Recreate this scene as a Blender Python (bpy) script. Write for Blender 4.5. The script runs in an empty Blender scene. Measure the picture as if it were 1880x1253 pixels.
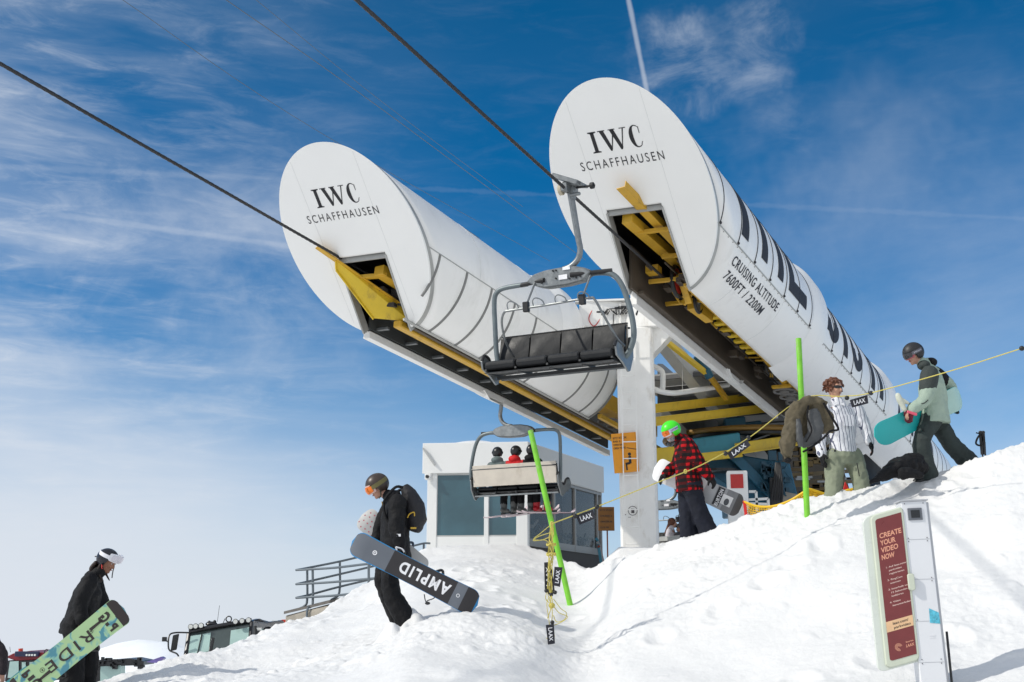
import bpy, bmesh, math, random
import numpy as np
from mathutils import Vector, Matrix, noise as mn
R_ = math.radians
sc = bpy.context.scene
COL = sc.collection
random.seed(7)
# ------------------------------------------------------------ camera
F_PX, HY, CX, CY = 2150.0, 1130.0, 940.0, 626.5
PITCH = math.atan((HY - CY) / F_PX)
cp, sp = math.cos(PITCH), math.sin(PITCH)
cam = bpy.data.cameras.new('camera'); camo = bpy.data.objects.new('camera', cam); COL.objects.link(camo)
cam.sensor_width = 36.0; cam.lens = 36.0 * F_PX / 1880.0
cam.clip_start = 0.1; cam.clip_end = 20000
camo.rotation_euler = (math.pi / 2 + PITCH, 0, 0)
sc.camera = camo
sc.render.resolution_x = 1024; sc.render.resolution_y = 682
sc.view_settings.view_transform = 'Standard'; sc.view_settings.look = 'None'
sc.view_settings.exposure = 0.33; sc.view_settings.gamma = 1
def ray(px, py):
    x = (px - CX) / F_PX; y = (CY - py) / F_PX
    return Vector((x, cp - y * sp, sp + y * cp))
def P(px, py, Y):                       # point seen at a photo pixel, at distance Y in front of the camera
    r = ray(px, py); return r * (Y / r.y)
# ------------------------------------------------------------ world
SUN_EL, SUN_AZ = 39.0, -106.0            # azimuth clockwise from +Y
sd = Vector((math.sin(R_(SUN_AZ)) * math.cos(R_(SUN_EL)), math.cos(R_(SUN_AZ)) * math.cos(R_(SUN_EL)), math.sin(R_(SUN_EL))))
W = bpy.data.worlds.new('World'); sc.world = W; W.use_nodes = True
nt = W.node_tree; nt.nodes.clear()
def N(t, typ, **kw):
    n = t.nodes.new(typ)
    for k, v in kw.items():
        if k == 'inp':
            for a, b in v.items(): n.inputs[a].default_value = b
        else: setattr(n, k, v)
    return n
def wm(op, a, b=None, c=None, clamp=False):
    n = nt.nodes.new('ShaderNodeMath'); n.operation = op; n.use_clamp = clamp
    for i, v in enumerate((a, b, c)):
        if v is None: continue
        if isinstance(v, (int, float)): n.inputs[i].default_value = v
        else: nt.links.new(v, n.inputs[i])
    return n.outputs[0]
def wdot(vec, v):
    n = nt.nodes.new('ShaderNodeVectorMath'); n.operation = 'DOT_PRODUCT'
    nt.links.new(vec, n.inputs[0]); n.inputs[1].default_value = v; return n.outputs['Value']
def wsm(x, a, b):
    n = nt.nodes.new('ShaderNodeMapRange'); n.interpolation_type = 'SMOOTHSTEP'; n.clamp = True
    nt.links.new(x, n.inputs[0]); n.inputs[1].default_value = a; n.inputs[2].default_value = b
    return n.outputs[0]
tc = N(nt, 'ShaderNodeTexCoord'); D = tc.outputs['Generated']
sep = N(nt, 'ShaderNodeSeparateXYZ'); nt.links.new(D, sep.inputs[0])
zc = wm('MAXIMUM', sep.outputs[2], 0.015)
cmb = N(nt, 'ShaderNodeCombineXYZ'); nt.links.new(sep.outputs[0], cmb.inputs[0]); nt.links.new(sep.outputs[1], cmb.inputs[1]); nt.links.new(zc, cmb.inputs[2])
sky = N(nt, 'ShaderNodeTexSky', sky_type='NISHITA', sun_disc=False, sun_elevation=R_(SUN_EL), sun_rotation=R_(SUN_AZ), altitude=2200, air_density=1.0, dust_density=0.4, ozone_density=2.5)
nt.links.new(cmb.outputs[0], sky.inputs[0])
hs = N(nt, 'ShaderNodeMix', data_type='RGBA', blend_type='MULTIPLY'); hs.inputs[0].default_value = 1
nt.links.new(sky.outputs[0], hs.inputs[6])
rmp = N(nt, 'ShaderNodeValToRGB'); nt.links.new(sep.outputs[2], rmp.inputs[0])
cr = rmp.color_ramp
cr.elements[0].position = 0.0; cr.elements[0].color = (0.62, 0.72, 0.85, 1)
cr.elements[1].position = 0.52; cr.elements[1].color = (0.008, 0.57, 0.80, 1)
e = cr.elements.new(0.17); e.color = (0.16, 0.66, 0.90, 1)
e = cr.elements.new(0.30); e.color = (0.015, 0.60, 0.90, 1)
nt.links.new(rmp.outputs[0], hs.inputs[7])
# clouds: thin cirrus plus an added fill veil, in direction space
def wmap(vec, scale, rot=(0, 0, 0), loc=(0, 0, 0)):
    n = N(nt, 'ShaderNodeMapping'); nt.links.new(vec, n.inputs[0]); n.inputs['Scale'].default_value = scale; n.inputs['Rotation'].default_value = rot; n.inputs['Location'].default_value = loc
    return n.outputs[0]
def wnoise(vec, s, det=6, rough=.6, dist=0.0):
    n = N(nt, 'ShaderNodeTexNoise'); nt.links.new(vec, n.inputs[0]); n.inputs['Scale'].default_value = s; n.inputs['Detail'].default_value = det
    n.inputs['Roughness'].default_value = rough; n.inputs['Distortion'].default_value = dist; return n.outputs[0]
low = wsm(sep.outputs[2], 0.36, 0.0)
west = wsm(wm('ADD', sep.outputs[0], wm('MULTIPLY', sep.outputs[2], 0.25)), 0.10, -0.46)
big = wnoise(wmap(D, (1.6, 1.6, 5.0), (0, R_(14), 0), (3.1, 0, 1.2)), 1.6, 5, .5, .3)
streak = wnoise(wmap(D, (2.2, 2.2, 16.0), (0, R_(11), R_(10)), (0.4, 2, 5)), 2.0, 7, .58, .4)
wisp = wnoise(wmap(D, (5, 5, 22.0), (0, R_(-24), 0), (1, 7, 2)), 3.0, 8, .65, .6)
c1 = wm('MULTIPLY', wsm(big, .30, .85), wm('ADD', wm('MULTIPLY', west, .34), .03))
c2 = wm('MULTIPLY', wm('MULTIPLY', wsm(streak, .34, .95), wm('ADD', wm('MULTIPLY', west, .55), wm('MULTIPLY', low, .12))), 1.0)
c3 = wm('MULTIPLY', wsm(wisp, .42, .95), wm('ADD', wm('MULTIPLY', west, .55), .05))
base_h = wm('MULTIPLY', wsm(sep.outputs[2], 0.26, -0.02), wm('ADD', .50, wm('MULTIPLY', west, .46)))
behind = wm('MAXIMUM', wm('MULTIPLY', wsm(sep.outputs[1], .30, -.30), .90), wm('MULTIPLY', wsm(sep.outputs[2], .58, .85), .55))  # unseen white veil behind the camera and overhead, added as neutral fill light
bank = wm('MULTIPLY', wsm(wm('ADD', sep.outputs[2], wm('MULTIPLY', wm('SUBTRACT', big, .5), .35)), .19, .05), wm('ADD', wm('MULTIPLY', west, .62), .14))
tot = wm('ADD', wm('ADD', c1, c2), c3)
tot = wm('MAXIMUM', tot, 0.0)
inv = wm('SUBTRACT', 1.0, wm('MINIMUM', tot, .85))
inv = wm('MULTIPLY', inv, wm('SUBTRACT', 1.0, wm('MINIMUM', base_h, .96)))
inv = wm('MULTIPLY', inv, wm('SUBTRACT', 1.0, bank))
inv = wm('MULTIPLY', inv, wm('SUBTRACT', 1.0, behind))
# local cumulus wisps (high on the right) and contrails as great-circle bands
def patch(px, py, r0, r1, amt, sc_=9, thr=(.45, .72)):
    c = ray(px, py).normalized()
    nd = wnoise(wmap(D, (1, 1, 1.0), (0, 0, 0), (py * .013, 0, 0)), 22 if r1 < .06 else 9, 4, .6)
    m_ = wsm(wm('ADD', wdot(D, c), wm('MULTIPLY', wm('SUBTRACT', nd, .5), (1 - math.cos(r1)) * 2.2)), math.cos(r1), 1.0)
    nz = wnoise(wmap(D, (1, 1, 1.4), (0, R_(20), 0), (px * .01, 0, 0)), sc_, 8, .62, .5)
    return wm('MULTIPLY', wm('MULTIPLY', m_, wsm(nz, *thr)), amt)
for a in ((1250, 135, .012, .056, .55, 16, (.34, .88)), (1385, 95, .012, .048, .42, 18, (.34, .88)), (1440, 225, .010, .036, .22, 14, (.35, .9)), (1780, 300, .05, .13, .08, 6, (.35, .9)), (1720, 650, .05, .26, .42, 2.6, (.15, .9)), (300, 560, .04, .17, .42, 9, (.36, .85)), (480, 520, .03, .10, .35, 12, (.36, .85))):
    inv = wm('MULTIPLY', inv, wm('SUBTRACT', 1.0, patch(*a)))
def trail(p1, p2, w, amt, rag=.0):
    a = ray(*p1).normalized(); b = ray(*p2).normalized(); n_ = a.cross(b).normalized(); mid = (a + b).normalized(); half = a.angle(b) / 2
    dd = wm('ABSOLUTE', wdot(D, n_))
    if rag: dd = wm('ADD', dd, wm('MULTIPLY', wm('SUBTRACT', wnoise(D, 60, 4), .5), rag))
    k = wm('MULTIPLY', wsm(dd, w, w * .15), wsm(wdot(D, mid), math.cos(half * 1.12), math.cos(half * .85)))
    return wm('MULTIPLY', k, amt)
for a in (((1146, -40), (1196, 210), .0030, .40, .0012), ((90, 393), (560, 456), .0036, .18, .0030), ((-60, 303), (420, 326), .0034, .08, .006), ((640, 340), (1990, 407), .0030, .05, .006)):
    inv = wm('MULTIPLY', inv, wm('SUBTRACT', 1.0, trail(*a)))
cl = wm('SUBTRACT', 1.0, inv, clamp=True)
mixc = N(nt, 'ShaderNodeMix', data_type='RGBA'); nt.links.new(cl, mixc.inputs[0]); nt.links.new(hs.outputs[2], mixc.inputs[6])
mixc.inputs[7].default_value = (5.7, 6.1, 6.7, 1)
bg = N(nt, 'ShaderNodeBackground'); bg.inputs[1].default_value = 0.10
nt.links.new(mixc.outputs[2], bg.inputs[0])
wo = N(nt, 'ShaderNodeOutputWorld'); nt.links.new(bg.outputs[0], wo.inputs[0])
# ------------------------------------------------------------ sun
sl = bpy.data.lights.new('sun', 'SUN'); sl.energy = 2.35; sl.angle = R_(0.9); sl.color = (1.0, 0.955, 0.87)
so = bpy.data.objects.new('sun', sl); COL.objects.link(so)
so.rotation_euler = (-sd).to_track_quat('-Z', 'Y').to_euler()
# ------------------------------------------------------------ materials
MATS = {}
def mat(name, col, rough=.6, metal=0.0, var=.12, vs=6.0, bump=0.0, bs=30.0, spec=.5, alpha=1.0, dirt=None, trans=0.0):
    if name in MATS: return MATS[name]
    m = bpy.data.materials.new(name); m.use_nodes = True; t = m.node_tree
    b = t.nodes['Principled BSDF']
    b.inputs['Roughness'].default_value = rough; b.inputs['Metallic'].default_value = metal
    b.inputs['Specular IOR Level'].default_value = spec
    co = N(t, 'ShaderNodeTexCoord')
    nz = N(t, 'ShaderNodeTexNoise', inp={'Scale': vs, 'Detail': 6, 'Roughness': .6}); t.links.new(co.outputs['Object'], nz.inputs[0])
    mr = N(t, 'ShaderNodeMapRange', inp={1: .3, 2: .7, 3: 1 - var, 4: 1 + var * .6}); t.links.new(nz.outputs[0], mr.inputs[0])
    mx = N(t, 'ShaderNodeVectorMath', operation='SCALE'); mx.inputs[0].default_value = col; t.links.new(mr.outputs[0], mx.inputs['Scale'])
    out = mx.outputs[0]
    if dirt:                                    # (colour, amount, scale): stains
        d2 = N(t, 'ShaderNodeTexNoise', inp={'Scale': dirt[2], 'Detail': 8, 'Roughness': .7}); 
        mp = N(t, 'ShaderNodeMapping'); mp.inputs['Scale'].default_value = (1, 1, .45); t.links.new(co.outputs['Object'], mp.inputs[0]); t.links.new(mp.outputs[0], d2.inputs[0])
        r2 = N(t, 'ShaderNodeMapRange', inp={1: .56, 2: .74, 3: 0, 4: dirt[1]}); t.links.new(d2.outputs[0], r2.inputs[0])
        m2 = N(t, 'ShaderNodeMix', data_type='RGBA'); t.links.new(r2.outputs[0], m2.inputs[0]); t.links.new(out, m2.inputs[6]); m2.inputs[7].default_value = (*dirt[0], 1); out = m2.outputs[2]
    t.links.new(out, b.inputs['Base Color'])
    rr = N(t, 'ShaderNodeMapRange', inp={1: .3, 2: .7, 3: max(.02, rough - .08), 4: min(1, rough + .08)}); t.links.new(nz.outputs[0], rr.inputs[0]); t.links.new(rr.outputs[0], b.inputs['Roughness'])
    if bump:
        n2 = N(t, 'ShaderNodeTexNoise', inp={'Scale': bs, 'Detail': 5, 'Roughness': .6}); t.links.new(co.outputs['Object'], n2.inputs[0])
        bp = N(t, 'ShaderNodeBump', inp={'Strength': bump, 'Distance': .02}); t.links.new(n2.outputs[0], bp.inputs['Height']); t.links.new(bp.outputs[0], b.inputs['Normal'])
    if alpha < 1: b.inputs['Alpha'].default_value = alpha
    if trans: b.inputs['Transmission Weight'].default_value = trans
    MATS[name] = m; return m
WHITE = mat('white painted panel', (.90, .89, .86), .38, 0, .03, 1.3, .04, 3, dirt=((.55, .53, .48), .30, 1.3))
FACEW = mat('white face panel', (.90, .89, .86), .45, 0, .02, 1.0, 0, 3, dirt=((.68, .67, .62), .18, .7))
STEELW = mat('white painted steel', (.85, .84, .81), .45, 0, .05, 3, .05, 12, dirt=((.42, .36, .27), .55, 3.0))
GREYP = mat('grey painted steel', (.42, .42, .40), .5, 0, .1, 3, .06, 10, dirt=((.25, .22, .18), .4, 3))
GALV = mat('galvanised steel', (.25, .265, .27), .42, .65, .22, 14, .12, 60)
GALVD = mat('dull galvanised tube', (.15, .18, .19), .45, .35, .12, 8, .05, 30)
YEL = mat('yellow steel', (.60, .345, .025), .5, 0, .12, 3, .05, 12, dirt=((.16, .09, .03), .85, 4))  # brown noise stands for wear and for shade put into the colour
YELB = mat('bright yellow steel', (.72, .50, .03), .5, 0, .10, 3, .05, 12, dirt=((.26, .16, .04), .7, 4))
BLUE = mat('blue painted steel', (.012, .105, .175), .45, 0, .15, 2, .05, 12, dirt=((.02, .05, .07), .5, 2))
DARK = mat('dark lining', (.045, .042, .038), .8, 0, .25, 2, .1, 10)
BRWN = mat('brown girder', (.085, .065, .045), .7, 0, .2, 2, .1, 10)
BLACK = mat('black ink', (.012, .012, .016), .5, 0, .05)
NAVY = mat('dark navy paint', (.018, .020, .030), .75, 0, .08)
BLKR = mat('black rubber', (.015, .015, .016), .5, 0, .15, 8, .1, 40)
BLKV = mat('black vinyl', (.016, .017, .019), .50, 0, .2, 5, .25, 9, spec=.3)
BLKP = mat('black plastic', (.014, .015, .016), .35, 0, .1)
BLKC = mat('black cloth', (.0075, .0075, .009), .75, 0, .5, 8, .9, 16, spec=.28)
SEAM = mat('grey seam', (.22, .22, .21), .6)
SEAMD = mat('dark seam', (.03, .03, .035), .6)
RIM = mat('grey rim metal', (.40, .40, .38), .45, .2, .15, 4, .05, 12)
LIME = mat('lime painted pole', (.20, .58, .035), .5, 0, .16, 7, .15, 20, dirt=((.40, .46, .26), .8, 9))
ROPE = mat('yellow rope', (.62, .53, .12), .7, 0, .25, 90, .3, 120)
ROPED = mat('steel rope', (.035, .035, .037), .5, .4, .4, 60)
FLAG = mat('black flag cloth', (.016, .016, .024), .6, 0, .15)
WTXT = mat('white lettering', (.82, .82, .84), .5)
SKIN = mat('skin', (.50, .27, .19), .55, 0, .10, 20)
SKIND = mat('tanned skin', (.26, .12, .075), .55, 0, .10, 20)
GLASSB = mat('blue grey tinted glass', (.045, .12, .15), .06, 0, .35, .5, spec=.9, dirt=((.10, .17, .18), .5, .8))
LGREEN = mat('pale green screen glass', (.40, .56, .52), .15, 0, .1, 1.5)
RED = mat('red paint', (.52, .03, .025), .45, 0, .1)
ORNG = mat('orange sign', (.78, .31, .012), .45, 0, .08, 5, dirt=((.5, .22, .03), .4, 6))
ORNGD = mat('brown orange sign', (.16, .065, .006), .5, 0, .15, 5, dirt=((.12, .05, .01), .5, 6))
CONC = mat('concrete', (.34, .31, .26), .85, 0, .25, 3, .3, 14, dirt=((.18, .16, .13), .5, 3))
ALU = mat('aluminium frame', (.52, .52, .50), .4, .3, .08, 3)
GREYT = mat('slate tube', (.12, .145, .165), .45, .2, .08)
LENS = mat('dark goggle lens', (.03, .03, .035), .08, .3, .1, spec=.9)
ORL = mat('orange mirror lens', (.85, .20, .02), .12, .5, .35, 14, spec=.8)
# ------------------------------------------------------------ object helpers
ORG = {}
def root(name, label, cat, loc=(0, 0, 0), group=None, local=False):
    o = bpy.data.objects.new(name, None); COL.objects.link(o); o.location = loc; o.empty_display_size = .1
    o['label'] = label; o['category'] = cat
    if group: o['group'] = group
    ORG[o.name] = Vector((0, 0, 0)) if local else Vector(loc)
    return o
def tag(o, label, cat, group=None):
    o['label'] = label; o['category'] = cat
    if group: o['group'] = group
    return o
def link_mesh(name, me, m, parent=None, origin=None, smooth=False):
    o = bpy.data.objects.new(name, me); COL.objects.link(o)
    if m: me.materials.clear(); me.materials.append(m)
    if smooth:
        for p in me.polygons: p.use_smooth = True
    if parent is not None:
        org = ORG[parent.name]; o.parent = parent
    else:
        org = Vector(origin) if origin is not None else Vector((0, 0, 0)); o.location = org
    if org.length: me.transform(Matrix.Translation(-org))
    ORG[o.name] = org
    return o
class MB:
    def __init__(s): s.v = []; s.f = []
    def add(s, vs, fs):
        b = len(s.v); s.v += [tuple(v) for v in vs]; s.f += [tuple(i + b for i in f) for f in fs]; return s
    def box(s, c, ax, ay, az):                      # centre, three half-axis vectors
        c, ax, ay, az = map(Vector, (c, ax, ay, az))
        vs = [c + i * ax + j * ay + k * az for k in (-1, 1) for j in (-1, 1) for i in (-1, 1)]
        fs = [(0, 2, 3, 1), (4, 5, 7, 6), (0, 1, 5, 4), (2, 6, 7, 3), (0, 4, 6, 2), (1, 3, 7, 5)]
        if ax.cross(ay).dot(az) < 0: fs = [f[::-1] for f in fs]
        return s.add(vs, fs)
    def beam(s, a, b, w, h, up=(0, 0, 1)):          # rectangular bar from a to b
        a, b = Vector(a), Vector(b); d_ = (b - a); L = d_.length; d_ /= L
        x = d_.cross(Vector(up)).normalized(); z = x.cross(d_)
        return s.box((a + b) / 2, d_ * L / 2, x * w / 2, z * h / 2)
    def prism(s, pts, off):                          # planar polygon extruded by off
        n = len(pts); off = Vector(off); a = [Vector(p) for p in pts]; 
        s.add(a + [p + off for p in a], [tuple(range(n))[::-1], tuple(range(n, 2 * n))] + [(i, (i + 1) % n, n + (i + 1) % n, n + i) for i in range(n)]); return s
    def tube(s, pts, r, n=10, caps=True, closed=False):
        pts = [Vector(p) for p in pts]; m_ = len(pts); rs = r if isinstance(r, (list, tuple)) else [r] * m_
        T = []
        for i in range(m_):
            a = pts[(i - 1) % m_] if (closed or i) else pts[0]; b = pts[(i + 1) % m_] if (closed or i < m_ - 1) else pts[-1]
            T.append((b - a).normalized())
        ref = Vector((0, 0, 1)) if abs(T[0].z) < .9 else Vector((1, 0, 0))
        x = T[0].cross(ref).normalized(); base = len(s.v); vs = []; fs = []
        for i in range(m_):
            x = (x - T[i] * x.dot(T[i])).normalized(); y = T[i].cross(x)
            for k in range(n):
                a = 2 * math.pi * k / n; vs.append(pts[i] + (x * math.cos(a) + y * math.sin(a)) * rs[i])
        for i in range(m_ if closed else m_ - 1):
            j = (i + 1) % m_
            for k in range(n): fs.append((i * n + k, i * n + (k + 1) % n, j * n + (k + 1) % n, j * n + k))
        if caps and not closed: fs += [tuple(range(n))[::-1], tuple(range((m_ - 1) * n, m_ * n))]
        return s.add(vs, fs)
    def disc(s, c, axis, r, t, n=24, r2=None):      # short cylinder
        axis = Vector(axis).normalized(); c = Vector(c); return s.tube([c - axis * t / 2, c + axis * t / 2], [r, r2 if r2 else r], n)
    def ball(s, c, r, ax=None, n=12):
        c = Vector(c); A = ax if ax else (Vector((1, 0, 0)), Vector((0, 1, 0)), Vector((0, 0, 1)))
        rr = r if isinstance(r, (list, tuple)) else (r, r, r); vs = []; fs = []; h = n // 2 + 1
        for i in range(h + 1):
            th = math.pi * i / h
            for k in range(n):
                a = 2 * math.pi * k / n
                vs.append(c + A[0] * rr[0] * math.sin(th) * math.cos(a) + A[1] * rr[1] * math.sin(th) * math.sin(a) + A[2] * rr[2] * math.cos(th))
        for i in range(h):
            for k in range(n): fs.append((i * n + k, (i + 1) * n + k, (i + 1) * n + (k + 1) % n, i * n + (k + 1) % n))
        return s.add(vs, fs)
    def build(s, name, m, parent=None, origin=None, smooth=False, bevel=0.0, weld=False):
        me = bpy.data.meshes.new(name); me.from_pydata(s.v, [], s.f); me.update()
        bm = bmesh.new(); bm.from_mesh(me)
        if weld: bmesh.ops.remove_doubles(bm, verts=bm.verts, dist=1e-5)
        bmesh.ops.recalc_face_normals(bm, faces=bm.faces)
        if bevel:
            bmesh.ops.bevel(bm, geom=list(bm.edges), offset=bevel, segments=1, affect='EDGES', profile=.5)
        bm.to_mesh(me); bm.free()
        o = link_mesh(name, me, m, parent, origin, smooth)
        if smooth:
            try: me.set_sharp_from_angle(angle=R_(40))
            except Exception: pass
        return o
def evalmesh(me, mods):
    o = bpy.data.objects.new('tmp', me); COL.objects.link(o)
    for typ, kw in mods:
        md = o.modifiers.new(typ.lower(), typ)
        for k, v in kw.items(): setattr(md, k, v)
    dg = bpy.context.evaluated_depsgraph_get(); dg.update()
    out = bpy.data.meshes.new_from_object(o.evaluated_get(dg)); bpy.data.objects.remove(o); return out
def smooth_path(pts, sub=6):                        # Catmull-Rom
    pts = [Vector(p) for p in pts]; out = []
    for i in range(len(pts) - 1):
        p0 = pts[i - 1] if i else pts[0] * 2 - pts[1]; p1 = pts[i]; p2 = pts[i + 1]; p3 = pts[i + 2] if i + 2 < len(pts) else pts[-1] * 2 - pts[-2]
        for k in range(sub):
            t = k / sub
            out.append(.5 * ((2 * p1) + (p2 - p0) * t + (2 * p0 - 5 * p1 + 4 * p2 - p3) * t * t + (3 * p1 - p0 - 3 * p2 + p3) * t ** 3))
    return out + [pts[-1]]
_tc = {}
def text_geo(s, spacing=1.0, bold=0.0):
    k = (s, spacing, bold)
    if k in _tc: return _tc[k]
    c = bpy.data.curves.new('t', 'FONT'); c.body = s; c.size = 1; c.space_character = spacing; c.offset = bold; c.resolution_u = 4
    o = bpy.data.objects.new('t', c); COL.objects.link(o); bpy.context.view_layer.update()
    me = bpy.data.meshes.new_from_object(o.evaluated_get(bpy.context.evaluated_depsgraph_get()))
    v = [(p.co.x, p.co.y) for p in me.vertices]; f = [tuple(p.vertices) for p in me.polygons]
    bpy.data.objects.remove(o)
    x0 = min(a[0] for a in v); x1 = max(a[0] for a in v)
    y0 = min(a[1] for a in v); y1 = max(a[1] for a in v)
    _tc[k] = ([(a[0] - x0, a[1]) for a in v], f, x1 - x0, y0, y1); return _tc[k]
CAPH = 0.70
def put_text(mb, s, fn, x0, y0, h, width=None, spacing=1.0, bold=0.0, align='L'):
    """fn(x,y)->Vector ; baseline y0, cap height h, optional total width"""
    v, f, w, a, b = text_geo(s, spacing, bold)
    ky = h / CAPH; kx = width / w if width else ky
    if align == 'C': x0 = x0 - w * kx / 2
    mb.add([fn(x0 + p[0] * kx, y0 + p[1] * ky) for p in v], f)
def plane_fn(o, x, y, n=None, off=0.0):
    o, x, y = Vector(o), Vector(x).normalized(), Vector(y).normalized(); nn = (Vector(n).normalized() * off) if n is not None else Vector((0, 0, 0))
    return lambda a, b: o + x * a + y * b + nn
# ------------------------------------------------------------ terrain
KN = np.array([ # photo column, crest row, crest distance, rise exponent, fall rate behind
 (-500, 1330, 13, 1.0, .16), (-300, 1300, 13, 1.0, .16), (0, 1266, 13.2, .95, .16), (100, 1262, 13.4, .95, .16), (170, 1252, 13.6, .95, .16), (290, 1217, 14, .95, .16), (370, 1206, 14.5, .9, .16),
 (440, 1191, 15.2, .88, .16), (520, 1154, 16.5, .84, .14), (600, 1120, 18.5, .78, .10), (650, 1092, 20.5, .75, .07), (700, 1058, 22.5, .74, .03), (760, 1016, 24.5, .74, .0), (850, 1001, 26, .75, .0),
 (950, 1004, 26, .78, .0), (1005, 1018, 25, .85, .0), (1055, 1040, 22.0, .95, .0), (1095, 1047, 18.6, 1.1, .0), (1140, 1031, 16.9, 1.25, .0), (1210, 999, 16.2, 1.4, .0),
 (1310, 969, 15.6, 1.5, .0), (1400, 936, 15.4, 1.5, .0), (1500, 906, 15.1, 1.5, .0), (1590, 889, 14.9, 1.5, .0), (1700, 869, 14.8, 1.5, .0), (1790, 847, 14.6, 1.5, .0),
 (1830, 825, 14.5, 1.5, .0), (1880, 816, 14.5, 1.5, .0), (2100, 790, 14.5, 1.5, .0), (2500, 780, 15, 1.5, .0)], float)
KC = KN[:, 0]; KD = KN[:, 2]; KP = KN[:, 3]; KK = KN[:, 4]
_c, _s = cp, sp
_y = (CY - KN[:, 1]) / F_PX
KZ = (_s + _y * _c) / (_c - _y * _s) * KD
KA = (KC - CX) / F_PX / (_c - _y * _s)          # X/Y slope of the column
Z0 = -1.45; YN = 5.5
_fa = np.linspace(KA[0], KA[-1], 900)
def _sm(v):
    f = np.interp(_fa, KA, v); k = np.hanning(37); k /= k.sum(); return np.convolve(np.pad(f, 18, mode='edge'), k, mode='valid')
KZ, KD, KP, KK = _sm(KZ), _sm(KD), _sm(KP), _sm(KK); KA = _fa
_rng = np.random.RandomState(5); _tab = _rng.rand(256, 256)
def vnoise(x, y):
    xi = np.floor(x).astype(int); yi = np.floor(y).astype(int); fx = x - xi; fy = y - yi
    fx = fx * fx * fx * (fx * (fx * 6 - 15) + 10); fy = fy * fy * fy * (fy * (fy * 6 - 15) + 10)
    g = lambda a, b: _tab[a & 255, b & 255]
    return (g(xi, yi) * (1 - fx) + g(xi + 1, yi) * fx) * (1 - fy) + (g(xi, yi + 1) * (1 - fx) + g(xi + 1, yi + 1) * fx) * fy
def fbm(x, y, o=4, gain=.5):
    s = 0; a = 1; t = 0
    for i in range(o):
        s = s + a * (vnoise(x + 17.3 * i, y + 9.1 * i) - .5); t += a; a *= gain; x, y = (x * 1.62 - y * 1.18), (x * 1.18 + y * 1.62)
    return s / t * 2
def billow(x, y, o=3):
    s = 0; a = 1; t = 0
    for i in range(o):
        s = s + a * np.abs(vnoise(x + 31.7 * i, y + 5.1 * i) * 2 - 1); t += a; a *= .55; x, y = (x * 1.7 + y * 1.1), (y * 1.7 - x * 1.1)
    return s / t
def gz0(X, Y):
    X = np.asarray(X, float); Y = np.asarray(Y, float)
    rad = np.hypot(X, Y); phi = np.arctan2(X, np.maximum(Y, 1e-6)); phi = np.where(Y <= 0, np.sign(X) * math.pi / 2, phi)
    pc = np.clip(phi, -.62, .62); a = np.tan(pc); Yv = rad * np.cos(pc)
    z1 = np.interp(a, KA, KZ); yc = np.interp(a, KA, KD); pw = np.interp(a, KA, KP); kk = np.interp(a, KA, KK)
    t = np.clip((Yv - YN) / (yc - YN), 0, 1); st = t ** pw
    front = Z0 + (z1 - Z0) * st
    dy = Yv - yc
    right = np.clip((a - .06) / .03, 0, 1)
    plat = z1 + (1.28 - z1) * np.clip(dy / 5, 0, 1) - .12 * np.clip(dy / 1.2, 0, 1) * 1.0
    back = np.where(dy > 0, (z1 - kk * dy) * (1 - right) + plat * right, 0)
    far = np.where(Yv > 44, (Yv - 44) * (.30 + .18 * right), 0); back = back - np.minimum(far, 400)
    z = np.where(dy > 0, back, front)
    side = np.clip((np.abs(np.arctan2(X, Y)) - .75) / .7, 0, 1); side = side * side * (3 - 2 * side)
    flat = -1.55 - np.where(rad > 30, (rad - 30) * .12, 0)
    return z * (1 - side) + flat * side
_fr = np.random.RandomState(11); FEET = []
def _trail(p0, p1, n, wob=.25):
    for i in range(n):
        t = (i + _fr.rand() * .3) / n; x = p0[0] + (p1[0] - p0[0]) * t + math.sin(t * 9) * wob; y = p0[1] + (p1[1] - p0[1]) * t; FEET.append((x + (.12 if i % 2 else -.12), y + _fr.rand() * .1, .5 + _fr.rand() * .6))
_trail((-1.2, 13.8), (2.0, 16.2), 12); _trail((-1.3, 13.2), (-4.5, 11.8), 12); _trail((1.5, 12.2), (5.6, 14.4), 14); _trail((-3.2, 15.2), (-.5, 19.5), 14); _trail((3.8, 10.6), (1.0, 9.0), 10); _trail((.2, 14), (-.6, 20), 16, .4)
for _q in ((752, 1140, 13.45), (742, 1138, 13.6), (764, 1144, 13.5), (722, 1150, 13.25), (708, 1152, 13.2)):
    _v = P(*_q); FEET.append((_v.x, _v.y, -1.7))
def detail(X, Y):
    rad = np.hypot(X, Y); phi = np.arctan2(X, np.maximum(Y, .01)); a = np.tan(np.clip(phi, -.62, .62)); yc = np.interp(a, KA, KD)
    crest = np.exp(-((rad * np.cos(phi) - yc) / 1.1) ** 2)
    big = fbm(X * .45 + 3, Y * .45, 3) * .13
    mid = fbm(X * 1.4, Y * 1.4, 3) * .035
    rough = np.clip(vnoise(X * .55 + 8, Y * .55) * 2.2 - .9, 0, 1)
    lump = np.clip(fbm(X * 6.5 + 40, Y * 6.5, 4, .6) - .10, 0, 1) * (.028 * rough + .065 * crest)
    clod = np.clip(vnoise(X * 5.1 + 3, Y * 5.1 + 9) - .86, 0, 1) * .25 * (.3 + rough)
    fine = fbm(X * 17, Y * 17, 3, .6) * (.005 + .010 * rough + .012 * crest)
    z = big + (mid + lump + clod + fine) * np.clip((rad - 2) / 4, .25, 1) * np.clip(70 / np.maximum(rad, 1), .2, 1)
    for fx_, fy_, s_ in FEET:
        q = ((X - fx_) / .11) ** 2 + ((Y - fy_) / .17) ** 2
        z = z - .05 * s_ * np.exp(-np.minimum(q, 30)) + .018 * s_ * np.exp(-np.minimum((np.sqrt(q) - 1.6) ** 2 * 5, 30))
    return z
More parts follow.
